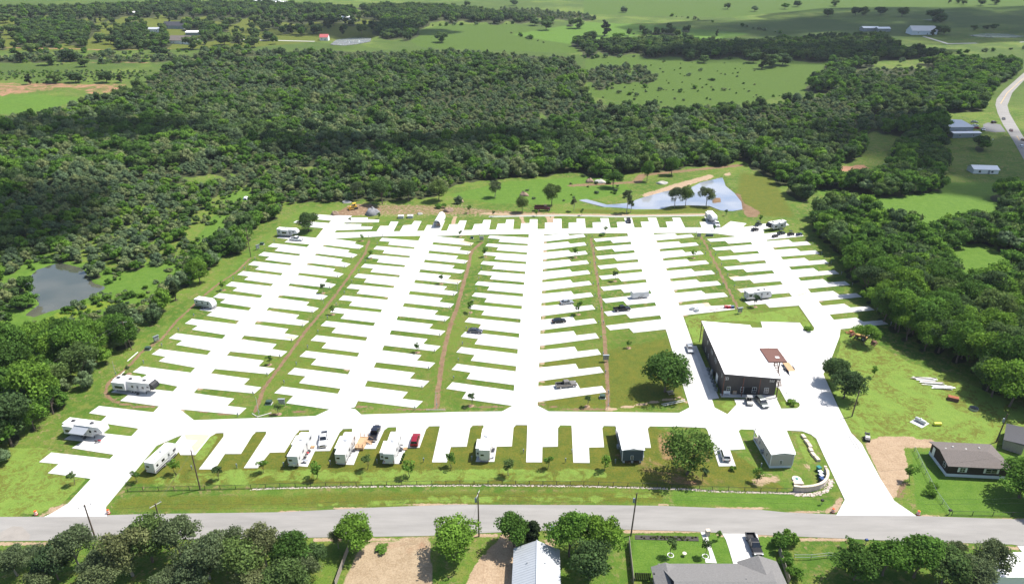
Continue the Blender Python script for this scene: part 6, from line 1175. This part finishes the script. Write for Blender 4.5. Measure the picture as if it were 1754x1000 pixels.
# ------------------------------------------------------------------ fences
def fence(name, path, step, h, rails, m, label, post_r=.065, mesh=None):
    w = [P(*q) for q in path]; o = empty(name, w[0], 0, label, 'fence'); O = Vector(w[0]); pm = MB().tube((0, 0, -.2), (0, 0, h + .04), post_r, None, 6).mesh('post', m)
    pos = []
    for a, b in zip(w[:-1], w[1:]):
        L = (b - a).length; k = max(1, round(L / step)); pos += [a.lerp(b, i / k) for i in range(k)]
    pos.append(w[-1])
    for p in pos: link('post', pm, o).location = p - O
    for zz in rails:
        for a, b in zip(w[:-1], w[1:]): MB().tube(a - O + Vector((0, 0, zz)), b - O + Vector((0, 0, zz)), .045, None, 4).build('rail', m, o)
    if mesh:
        wm = MB()
        for a, b in zip(w[:-1], w[1:]):
            for zz in np.arange(.15, h, mesh): wm.tube(a - O + Vector((0, 0, zz)), b - O + Vector((0, 0, zz)), .006, None, 3)
            L = (b - a).length
            for i in range(int(L / mesh / 1.5)):
                q = a.lerp(b, i * mesh * 1.5 / L) - O; wm.tube(q + Vector((0, 0, .1)), q + Vector((0, 0, h)), .005, None, 3)
        tag(wm.build('wire_mesh', m, o), kind='stuff')
FP = [(219, 841.5), (430, 836.5), (480, 834), (740, 829.7), (860, 829.5), (1000, 830.8), (1176, 836), (1220, 839.6), (1358, 843)]
fence('front_fence', FP, 3.3, 1.15, (.12, 1.13), 'fence_black', 'long black post-and-wire fence along the front of the park', mesh=.25)
fence('chain_link_fence', [(1566, 772), (1592, 826), (1602, 846), (1626, 880)], 3.0, 1.2, (1.18,), 'galv', 'grey chain-link fence left of the dark brown house', mesh=.2); fence('yard_fence', [(1630, 882), (1700, 883.5), (1800, 886)], 3.6, 1.2, (.2, 1.18), 'fence_black', 'dark wire fence at the street in front of the dark brown house', mesh=.25)
fence('rail_fence', Q(1100, 880, [(1340, 400), (1490, 400), (1640, 383), (1760, 390)], 5.159), 4.0, 1.3, (.6, 1.28), 'galv', 'metal rail fence on the lawn right of the grey shingled house', .06)
o = empty('plank_fence', P(575, 1004), 0, 'weathered plank fence along the straw-coloured plot', 'fence'); A, B = P(575, 1004), P(597, 943)
for i in range(40):
    p = A.lerp(B, i / 40) - A; MB().box(p.x, p.y, .85, .3, .05, 1.7, math.atan2((B - A).y, (B - A).x)).build('plank', 'wood_grey', o)
for (a, b, lb) in (((1077, 929), (1085, 1002), 'dark plank fence between the metal roofed and the shingled house'), ((1333, 943), (1351, 1002), 'dark plank fence overgrown by bushes right of the shingled house'), ((1086, 992), (1114, 993), 'short dark plank fence at the corner of the shingled house')):
    A, B = P(*a), P(*b); o = empty('plank_fence', A, 0, lb, 'fence'); N = max(6, int((B - A).length / .32)); r_ = math.atan2((B - A).y, (B - A).x)
    for i in range(N):
        p = A.lerp(B, (i + .5) / N) - A; MB().box(p.x, p.y, .9, .29, .06, 1.8, r_).build('plank', 'house_brown' if 'corner' in lb else 'wood_grey', o)
# rock border along the fence
rk = MB(); w = [P(*q) for q in FP[1:]]
for a, b in zip(w[:-1], w[1:]):
    L = (b - a).length; d = (b - a).normalized(); s = Vector((-d.y, d.x, 0))
    for i in range(int(L * 11)):
        p = a + d * random.uniform(0, L) + s * random.uniform(-.62, -.12); r_ = random.uniform(.07, .15); rk.blob((p.x, p.y, r_ * .4), (r_ * 1.3, r_, r_ * .7), i, 5, 3, .3)
wallp = [P(*q) for q in ((1360, 846), (1375, 849.5), (1397.5, 849.5), (1417, 843.5), (1426, 833), (1427.5, 824))]
for a, b in zip(wallp[:-1], wallp[1:]):
    for i in range(60):
        p = a.lerp(b, random.random()) + Vector((random.uniform(-.9, .1), random.uniform(-.2, .9), 0)); r_ = random.uniform(.09, .2); rk.blob((p.x, p.y, r_ * .4), (r_ * 1.3, r_, r_ * .7), i, 5, 3, .3)
tag(rk.build('rock_border', 'stone_pale'), 'border of pale rocks along the foot of the front fence', 'rocks', kind='stuff')
# curved stone entrance wall
tp = [P(*q, 1.6) for q in ((1360, 831), (1372, 832.5), (1384, 832), (1395, 830.5), (1405, 827.7), (1412, 823.5), (1416.5, 818), (1418.5, 812), (1418, 806), (1414.5, 799))]
tp = [Vector((p.x, p.y, 0)) for p in tp]; o = empty('stone_wall', tp[0], 0, 'curved pale stone wall with flat cap beside the right entrance', 'wall'); O = tp[0]
L_ = [0.]
for a, b in zip(tp[:-1], tp[1:]): L_.append(L_[-1] + (b - a).length)
def onp(s):
    s = min(max(s, 0), L_[-1] - 1e-4)
    for i in range(len(tp) - 1):
        if s <= L_[i + 1]: t = (s - L_[i]) / (L_[i + 1] - L_[i]); d = (tp[i + 1] - tp[i]).normalized(); return tp[i].lerp(tp[i + 1], t) - O, math.atan2(d.y, d.x)
stn = MB(); core = MB(); cap_ = MB(); s = 0.
while s < L_[-1]: p, r_ = onp(s + .3); core.box(p.x, p.y, .7, .66, .3, 1.4, r_); s += .6
for j in range(7):
    s = random.uniform(0, .2)
    while s < L_[-1]:
        w0 = random.uniform(.25, .6); p, r_ = onp(s + w0 / 2); stn.box(p.x, p.y, .1 + j * .205, w0 - .03, .42 + random.uniform(-.04, .05), .185, r_); s += w0
s = 0.
while s < L_[-1]: p, r_ = onp(s + .45); cap_.box(p.x, p.y, 1.53, .88, .62, .14, r_); s += .9
core.build('core', 'concrete_old', o); tag(stn.build('stones', 'stone_pale', o), kind='stuff'); tag(cap_.build('cap_stones', 'limestone', o), kind='stuff')
o = empty('stone_bench', P(1367, 829), 0, 'flat pale stone slab behind the curved wall', 'slab'); MB().box(0, 0, .5, 2.2, 1.1, .16).build('top', 'limestone', o); [MB().box(x, 0, .2, .3, .8, .45).build('leg', 'limestone', o) for x in (-.8, .8)]
for i, (x, y) in enumerate(((1376, 749), (1381.5, 757.5), (1386.5, 764.5), (1388.5, 772), (1393, 780), (1399.5, 787))):
    p, q = P(x, y), P(x + 4.5, y + 7); o = MB().loft([(-.75, .0), (-.78, .55), (.72, .6), (.78, .02)], .42).build('limestone_block', 'limestone'); o.location = p; o.rotation_euler = (0, 0, math.atan2(q.y - p.y, q.x - p.x) + random.uniform(-.1, .1)); tag(o, f'rough limestone block on the grass beside the entrance drive, {ORD[i] if i else "farthest"}{" from the far end" if i else " of the row"}', 'stone block', 'row of limestone blocks')
GB = 'wheeled bins behind the stone wall'
def binn(px, py, m, label, group=None, lid=None):
    o = empty('wheeled_bin', P(px, py), .3, label, 'bin', group); MB().add([(-.25, -.28, .08), (.25, -.28, .08), (.25, .28, .08), (-.25, .28, .08), (-.32, -.37, 1.0), (.32, -.37, 1.0), (.32, .37, 1.0), (-.32, .37, 1.0)], [(3, 2, 1, 0), (0, 1, 5, 4), (1, 2, 6, 5), (2, 3, 7, 6), (3, 0, 4, 7)]).build('tub', m, o); MB().loft([(-.36, 1.0), (-.33, 1.08), (.33, 1.12), (.38, 1.0)], .4).build('lid', lid or m, o)
    for y in (-.25, .25): wheel(o, -.28, y, .12, .06)
    o.scale = (1.25, 1.25, 1.1)
binn(1401.5, 806, 'teal_bin', 'teal wheeled bin behind the curved stone wall', GB); binn(1404, 814, 'blue_bin', 'blue wheeled bin behind the curved stone wall, farthest of the blue ones', GB, 'skirt_white'); binn(1405.5, 819.5, 'blue_bin', 'blue wheeled bin behind the curved stone wall, middle of the blue ones', GB, 'skirt_white'); binn(1406.5, 825, 'blue_bin', 'blue wheeled bin behind the curved stone wall, nearest the street', GB); binn(947, 911, 'blue_bin', 'blue wheeled bin at the near street edge beside the metal roofed house')
o = empty('manhole_cover', P(1364.5, 821), 0, 'round white concrete lid with teal centre on the grass by the stone wall', 'manhole'); MB().tube((0, 0, 0), (0, 0, .25), 1.05, None, 24).build('rim', 'concrete', o); MB().tube((0, 0, .25), (0, 0, .34), .32, None, 14).build('cover', 'teal_bin', o)
# barrels
for x, y, lb in [(62, 881, 'orange and white traffic barrel left of the left entrance'), (186, 879, 'orange and white traffic barrel right of the left entrance'), (1426.5, 877, 'orange and white traffic barrel left of the right entrance'), (1572.5, 881, 'orange and white traffic barrel right of the right entrance')]:
    o = empty('traffic_barrel', P(x, y), 0, lb, 'traffic barrel', 'traffic barrels')
    for i in range(5): MB().tube((0, 0, .05 + i * .2), (0, 0, .25 + i * .2), .36 - .02 * i, .345 - .02 * i, 12).build('band', 'orange' if i % 2 == 0 else 'white_paint', o)
    MB().tube((0, 0, -.02), (0, 0, .06), .46, None, 12).build('base', 'rubber', o); MB().box(0, 0, 1.08, .2, .05, .1).build('handle', 'orange', o)
# wooden deck by the camper
A, B = P(608, 771), P(622.5, 772); o = frame_of('wooden_deck', A, B, 'raw wooden deck with stairs beside a white travel trailer', 'deck'); w, dp = (B - A).length, 4.6
for i in range(18): MB().box(w / 2, dp * (i + .5) / 18, .85, w, dp / 18 - .02, .05).build('plank', 'wood_raw', o)
MB().box(w / 2, .04, .55, w, .06, .5).box(w / 2, dp - .04, .55, w, .06, .5).box(w - .03, dp / 2, .55, .06, dp - .16, .5).build('skirt', 'wood_raw', o)
for x, y in ((.1, .1), (w / 2, .1), (w - .1, .1), (w - .1, dp * .45), (w - .1, dp - .1), (.1, dp - .1), (w / 2, dp - .1)): MB().box(x, y, .95, .1, .1, 1.9).build('post', 'wood_raw', o)
for z in (1.35, 1.85): MB().box(w / 2, .1, z, w, .06, .08).box(w / 2, dp - .1, z, w, .06, .08).box(w - .1, dp * .26, z, .06, dp * .4, .08).build('rail', 'wood_raw', o)
for i in range(4): MB().box(w + .2 + i * .32, dp * .7, .72 - i * .2, .32, 1.3, .06).build('stair_tread', 'wood_raw', o)
for y in (dp * .7 - .7, dp * .7 + .7): MB().tube((w, y, 1.75), (w + 1.4, y, 1.0), .05, None, 4).box(w + 1.3, y, .5, .09, .09, 1.0).build('stair_rail', 'wood_raw', o)
# chairs, coolers and bikes beside campers
def chair(px, py, rz, m, label):
    o = empty('folding_chair', P(px, py) + Vector((0, 0, .1)), rz, label, 'chair', 'folding chairs beside campers'); MB().box(0, 0, .42, .5, .5, .05).build('seat', m, o); MB().plate([(-.25, -.25, .42), (-.25, .25, .42), (-.4, .25, .95), (-.4, -.25, .95)], (.04, 0, 0)).build('backrest', m, o)
    for y in (-.25, .25): MB().tube((.25, y, 0), (-.3, y, .6), .02, None, 4).tube((-.3, y, 0), (.25, y, .6), .02, None, 4).build('leg', 'steel_dark', o)
chair(521.5, 791.5, .6, 'blue_bin', 'dark blue folding chair beside the long travel trailer, nearest the fence'); chair(524, 785, .6, 'black_plastic', 'black folding chair beside the long travel trailer'); chair(528, 778, .6, 'red_cloth', 'red folding chair beside the long travel trailer'); chair(688, 770, 0, 'black_plastic', 'black folding chair beside the travel trailer left of the red suv'); chair(690, 762, 0, 'white_paint', 'white folding chair beside the travel trailer left of the red suv'); chair(166, 758, 1.5, 'black_plastic', 'black folding chair under the grey awning, left one'); chair(172, 757, 1.5, 'red_cloth', 'reddish folding chair under the grey awning, right one'); chair(846, 771, 0, 'black_plastic', 'dark folding chair beside the camper with the wide rear window'); chair(844.5, 785, 0, 'fabric_grey', 'grey folding chair at the rear corner of the camper with the wide rear window')
for i, (x, y) in enumerate(((692, 780), (690.5, 784), (689, 788.5), (687, 793))):
    o = empty('planter_pot', P(x, y), 0, f'dark flower pot along the pad left of the red suv, {ORD[3 - i]} from the fence', 'pot', 'pots along the pad'); MB().tube((0, 0, 0), (0, 0, .4), .2, .28, 10).build('pot', 'black_plastic', o); MB().blob((0, 0, .55), (.3, .3, .25), i, 8, 5, .3).build('plant', 'leaf_bright', o)
o = empty('table', P(524, 792.5) + Vector((0, 0, .1)), 0, 'small grey table beside the long travel trailer', 'table'); MB().box(0, 0, .7, 1.1, .7, .05).build('top', 'fabric_grey', o); [MB().tube((x, y, 0), (x, y, .7), .02, None, 4).build('leg', 'steel_dark', o) for x in (-.45, .45) for y in (-.25, .25)]
for x, y, lb in ((536, 766, 'orange camp step stool at the door of the long travel trailer'), (694.5, 769, 'wooden camp step beside the red suv')): o = empty('camp_step', P(x, y) + Vector((0, 0, .1)), 0, lb, 'step'); MB().box(0, 0, .35, .9, .5, .06).box(0, -.4, .17, .9, .4, .06).build('tread', 'wood_raw', o); MB().box(-.42, -.1, .17, .05, .8, .3).box(.42, -.1, .17, .05, .8, .3).build('side', 'wood_raw', o)
# picnic table, pipes, lumber and odds and ends
o = empty('picnic_table', P(1148, 674), .3, 'wooden picnic table in the shade of the large oak', 'table'); [MB().box(0, -.36 + i * .18, .76, 1.9, .16, .05).build('plank', 'wood_grey', o) for i in range(5)]
for s in (-1, 1): MB().box(0, s * .75, .45, 1.9, .3, .05).build('bench', 'wood_grey', o); MB().tube((s * .7, -.75, 0), (s * .7, .3, .75), .05, None, 4).tube((s * .7, .75, 0), (s * .7, -.3, .75), .05, None, 4).build('leg', 'wood_grey', o)
def pipe(a, b, r_, label, m='rope_pipe'):
    o = MB().tube(P(*a, .1), P(*b, .1), r_, None, 8).build('pipe', m); tag(o, label, 'pipe', 'pipes lying on the ground')
pipe((1133, 692), (1173, 684), .09, 'long pale pipe on grass below the large oak, upper one'); pipe((1135, 694.5), (1174, 686.5), .09, 'long pale pipe on grass below the large oak, lower one'); pipe((218, 618.5), (236, 603), .14, 'white pipe on grass at the left wood edge, farther one'); pipe((198, 650), (213, 636), .12, 'white pipe on dirt beside the long camper with black nose'); pipe((432, 708), (441, 713.5), .1, 'short white pipe at the foot of the thin post between first and second lanes'); pipe((441, 713.5), (465, 706.5), .1, 'white pipe beside the young tree between first and second lanes'); pipe((730, 701.5), (763, 701.5), .06, 'white pipe at the foot of the thin post between second and third lanes')
GLu = 'lumber and sheet stacks at the wood edge'
for j, (x, y, n_, lb) in enumerate(((1584, 650, 12, 'heap of pale boards at the right wood edge, farther one'), (1600, 657, 9, 'heap of pale boards at the right wood edge, middle one'), (1615, 664, 8, 'long white board stack at the right wood edge, nearest one'))):
    o = empty('lumber_stack', P(x, y), -.12, lb, 'lumber', GLu); g = random.Random(j)
    for i in range(n_): MB().box(g.uniform(-.8, .8), g.uniform(-.9, .9), .12 + .07 * (i // 4) * 1.5, g.uniform(4.2, 6.5), .32, .06, g.uniform(-.06, .06)).build('board', ('white_paint', 'wood_grey', 'rope_pipe')[i % 3] if j < 2 else 'white_paint', o)
o = empty('cable_crate', P(1632, 685), -.5, 'orange-red slatted crate at the right wood edge', 'crate'); MB().box(0, 0, .5, 2.6, 1.5, 1.0).build('body', 'steel_rust', o); [MB().box(0, -.55 + i * .28, 1.03, 2.5, .16, .06).build('slat', 'orange_dull', o) for i in range(5)]
o = empty('stock_tank', P(1667.5, 701), 0, 'round galvanized stock tank in shade at the right wood edge', 'tank'); MB().add([(1.1 * math.cos(t), 1.1 * math.sin(t), z) for z in (0, .6) for t in np.linspace(0, 2 * math.pi, 20, endpoint=False)], [(i, (i + 1) % 20, 20 + (i + 1) % 20, 20 + i) for i in range(20)]).build('shell', 'galv', o); MB().tube((0, 0, .02), (0, 0, .3), 1.05, None, 20).build('water_surface', 'glass_dark', o)
o = empty('propane_tank', P(1575, 724), -1.0, 'white horizontal propane tank on a concrete pad in the mown yard', 'tank'); MB().box(0, 0, .05, 3.2, 3.6, .1).build('pad', 'concrete', o); MB().tube((-1.1, .2, .75), (1.1, .2, .75), .48, None, 16).blob((-1.1, .2, .75), (.35, .48, .48), 1, 16, 8, 0).blob((1.1, .2, .75), (.35, .48, .48), 1, 16, 8, 0).build('vessel', 'white_rv', o, True); [MB().box(x, .2, .25, .15, .7, .4).build('saddle', 'steel_grey', o) for x in (-.7, .7)]; MB().tube((0, .2, 1.2), (0, .2, 1.4), .18, None, 10).build('dome', 'white_rv', o)
o = empty('yellow_drum', P(1605, 728), 0, 'yellow-green drum lying in the mown yard beside the propane tank', 'drum'); MB().tube((-.9, 0, .45), (.9, 0, .45), .45, None, 14).build('barrel', 'lime_paint', o); [MB().tube((x - .04, 0, .45), (x + .04, 0, .45), .49, None, 14).build('hoop', 'yellow', o) for x in (-.5, .5)]
GJ = 'scrap in the machinery heap'
for i, (x, y, m_, lb) in enumerate(((1456, 571, 'orange_dull', 'orange implement frame at the left of the machinery heap'), (1492, 577, 'rope_pipe', 'pale scrap frame right of the old backhoe'), (1497, 590, 'steel_rust', 'rusty scrap frame below the tree by the old backhoe'))):
    o = empty('implement_frame', P(x, y), .4 * i, lb, 'scrap', GJ); MB().tube((-1.6, -.5, .4), (1.6, -.5, .4), .09).tube((-1.6, .5, .4), (1.6, .5, .4), .09).tube((-1.2, -.6, .4), (-1.2, .6, .4), .09).tube((1.2, -.6, .4), (1.2, .6, .4), .09).build('frame', m_, o); [MB().tube((x2, y2, .4), (x2, y2 - .2, 0), .05).build('tine', 'steel_rust', o) for x2 in (-1.2, -.4, .4, 1.2) for y2 in (-.5, .5)]; MB().box(.3, 0, .75, 1.2, .8, .5).build('housing', m_, o)
o = empty('spare_tyre', P(1471, 566.5), 0, 'white tyre lying beside the last pad of the fifth lane', 'tyre'); mb = MB()
for i in range(16): t0, t1_ = i * math.pi / 8, (i + 1) * math.pi / 8; mb.tube((.5 * math.cos(t0), .5 * math.sin(t0), .2), (.5 * math.cos(t1_), .5 * math.sin(t1_), .2), .2, None, 8)
mb.build('tread', 'white_paint', o); MB().tube((0, 0, .12), (0, 0, .2), .32, None, 12).build('rim', 'rim', o)
# rolled fence panel on the drive edge
o = empty('loose_railing', P(1463, 758), math.atan2(*(P(1473, 771) - P(1457, 745)).yx), 'pale metal railing panel lying at the edge of the entrance drive', 'railing'); MB().box(0, -.4, .2, 5.5, .08, .08).box(0, .4, .2, 5.5, .08, .08).build('rail', 'rope_pipe', o); [MB().box(-2.6 + i * .35, 0, .2, .04, .8, .04).build('bar', 'rope_pipe', o) for i in range(16)]
# mailboxes
for x, y, m_, lb in ((1211.5, 916, 'limestone', 'brick pillar mailbox at the street beside the garden path'), (1482.5, 932, 'blue_bin', 'dark blue mailbox on a post at the near street edge'), (1625.5, 881, 'black_plastic', 'black mailbox at the street corner of the chain-link fence'), (1407, 864, 'black_plastic', 'black and white mailbox on the grass by the stone wall'), (1700, 242, 'white_paint', 'white mailbox arch beside the highway')):
    o = empty('mailbox', P(x, y), .1, lb, 'mailbox', 'mailboxes')
    if m_ == 'limestone': MB().box(0, 0, .65, .75, .7, 1.3).build('pillar', 'stone_pale', o); MB().box(0, 0, 1.35, .85, .8, .12).build('cap', 'limestone', o); MB().box(-.38, 0, .95, .05, .3, .3).build('door', 'black_plastic', o)
    else: MB().tube((0, 0, -.1), (0, 0, 1.05), .06).build('post', 'wood_grey', o); MB().loft([(-.32, 1.05), (-.32, 1.32), (-.25, 1.45), (.25, 1.45), (.32, 1.32), (.32, 1.05)], .2).build('box', m_, o); MB().box(.05, .22, 1.4, .04, .02, .25).build('flag', 'lamp_red', o)
# flower bed
mat('bed_soil', (.05, .045, .04), .95, var=.3, scale=3, bump=.4)
fb = PX(Q(840, 860, [(1278, 290), (1754, 292), (1754, 338), (1278, 328)], 5.159) ); fb2 = PX(Q(1100, 880, [(-20, 190), (495, 200), (500, 240), (-20, 228)], 5.159)); bed = [fb[0], fb2[1], fb2[2], fb[3]]
o = MB().prism([(p.x, p.y) for p in bed], -.1, .09).build('flower_bed', 'bed_soil'); tag(o, kind='structure')
mb = MB()
for i in range(46):
    p = bed[0].lerp(bed[1], random.random()).lerp(bed[3].lerp(bed[2], random.random()), random.uniform(.2, .8)); mb.blob((p.x, p.y, .2), (.22, .22, .2), i, 6, 4, .3)
tag(mb.build('bed_plants', 'leaf_grey'), 'row of small plants in the dark flower bed on the lawn', 'plants', kind='stuff')
for x, y, m_, lb in ((1172, 951.5, 'stone_pale', 'small stone birdbath on the lawn of the shingled house'),): o = empty('birdbath', P(x, y), 0, lb, 'birdbath'); MB().tube((0, 0, 0), (0, 0, .6), .14, .1, 8).build('stem', m_, o); MB().tube((0, 0, .6), (0, 0, .75), .2, .42, 12).build('bowl', m_, o)
# heaps behind the park
GHp = 'heaps behind the park'
for x, y, r_, h, m_, lb in ((638, 367, 6.0, 3.0, 'grey_pile', 'cone of dark grey gravel behind the first lane'), (574, 368, 3.4, 1.8, 'dirt_pile', 'brown dirt heap at the end of the first lane'), (594, 347, 4.0, 1.0, 'gravel', 'low heap of white rubble behind the bulldozer'), (768, 362, 4.0, 1.6, 'dirt_pile', 'tan dirt heap right of the carport'), (788, 346, 3.5, 1.4, 'dirt_pile', 'small tan heap on the grass behind the dirt road'), (1010, 312, 4.0, 2.0, 'dirt_pile', 'grey-tan heap on the meadow at the wood edge, left one'), (1027, 313, 5.0, 1.6, 'gravel', 'grey heap on the meadow at the wood edge, right one'), (1134, 314.5, 5.0, 1.2, 'gravel', 'low grey heap on the meadow beyond the pond'), (719, 367, 2.2, .8, 'gravel', 'small pale rubble heap left of the carport'), (898, 335, 4, 1.6, 'dirt_pile', 'brown heap behind the round tree on bare dirt')):
    o = MB().blob((0, 0, 0), (r_ * .62, r_ * .5, h), int(x), 16, 10, .22, -.2).build('dirt_heap', m_, None, True); o.location = P(x, y); tag(o, lb, 'heap', GHp)
for x, y, lb in ((687, 373.5, 'grey concrete vault behind the far back row, left one'), (703, 373, 'grey concrete vault behind the far back row, right one')): o = empty('concrete_vault', P(x, y), .05, lb, 'vault', 'concrete vaults'); MB().box(0, 0, .6, 2.6, 2.2, 1.2).build('shell', 'concrete_old', o); MB().box(0, 0, 1.25, 2.8, 2.4, .12).build('lid', 'concrete', o); MB().box(0, 0, 1.33, .9, .9, .08).build('hatch', 'steel_grey', o)
# things on the work pad: tubs, hoses, bundles
GWk = 'building supplies on the work pad'
for x, y, lb in ((1186, 530, 'large white tub on the work pad behind the brown building, left one'), (1194, 533, 'white tub on the work pad behind the brown building, right one')): o = empty('tub', P(x, y) + Vector((0, 0, .1)), 0, lb, 'tub', GWk); MB().tube((0, 0, 0), (0, 0, 1.1), .8, .85, 18).build('shell', 'white_paint', o); MB().tube((0, 0, 1.1), (0, 0, 1.14), .62, None, 18).build('contents', 'fabric_grey', o)
for i, (x, y, m_, lb) in enumerate(((1243, 527.5, 'red_cloth', 'red bundle at the end of the work pad, left one'), (1248, 528, 'red_cloth', 'red and dark bundle at the end of the work pad, middle one'), (1254.5, 528, 'blue_bin', 'dark blue bundle at the end of the work pad, right one'))): o = empty('bundle', P(x, y) + Vector((0, 0, .1)), .2, lb, 'bundle', GWk); MB().box(0, 0, .45, 1.0, .9, .8).build('wrap', m_, o); MB().box(0, 0, .5, 1.03, .12, .84).build('strap', 'white_paint', o)
for i, (a, b, lb) in enumerate((((1200, 527), (1226, 534), 'pale pipe on the work pad, left one'), ((1203, 525), (1222, 532), 'pale pipe on the work pad, middle one'), ((1215, 532), (1240, 526.5), 'brownish pipe on the work pad, right one'))): pipe(a, b, .12, lb, 'rope_pipe' if i < 2 else 'steel_rust')
o = empty('white_dome_tent', P(422, 342), 0, 'small white domed shelter in the meadow left of the wood', 'shelter'); MB().blob((0, 0, 0), (1.8, 1.5, 1.8), 3, 14, 10, .03, 0).build('cover', 'tarp_white', o, True); MB().box(0, -1.4, .5, .9, .3, 1.0).build('entrance', 'black_plastic', o)
for x, y, rx, lb in ((737, 700, 0, ''),): pass
for i, (x, y) in enumerate(Q(1190, 540, [(875, 745), (908, 795), (933, 812), (963, 812), (995, 815)], 5.558)): o = empty('bollard', P(x, y) + Vector((0, 0, .1)), 0, f'thin white marker post on the concrete by the island, {ORD[i] if i else "first"} from the left', 'post', 'marker posts by the island'); MB().tube((0, 0, 0), (0, 0, 1.1), .045, None, 6).build('shaft', 'white_paint', o); MB().tube((0, 0, 0), (0, 0, .06), .2, None, 8).build('base', 'panel_grey', o)

# ------------------------------------------------------------------ clouds and haze
cloud(1520, 42, 420, 190, 0., 1, 950, 'long grey cloud shading the pasture at top right'); cloud(1390, 92, 170, 60, 0., 2, 950, 'small cloud shading the dark hedgerow'); cloud(1690, 255, 95, 110, .2, 3, 900, 'cloud shading the houses beside the highway'); cloud(5, 375, 55, 70, .2, 4, 900, 'cloud shading the wood at the left edge', 'cloud_thin'); cloud(740, 255, 150, 36, .05, 7, 950, 'thin cloud shading the wood behind the park', 'cloud_thin'); cloud(120, 235, 110, 40, .1, 8, 950, 'thin cloud shading the wood at the upper left', 'cloud_thin'); cloud(610, 52, 150, 70, 0., 5, 950, 'small cloud shading the far pond')
hz = MB().box(0, 1100, 67.5, 5200, 3400, 145).build('haze', None); tag(hz, 'thin pale haze over the land', 'haze', kind='stuff')
m = bpy.data.materials.new('haze_air'); m.use_nodes = True; nn = m.node_tree.nodes; nn.remove(nn['Principled BSDF']); pv = nn.new('ShaderNodeVolumePrincipled')
pv.inputs['Color'].default_value = (.80, .88, 1, 1); pv.inputs['Density'].default_value = .00005; pv.inputs['Anisotropy'].default_value = .1
m.node_tree.links.new(pv.outputs[0], nn['Material Output'].inputs['Volume']); hz.data.materials.append(m)
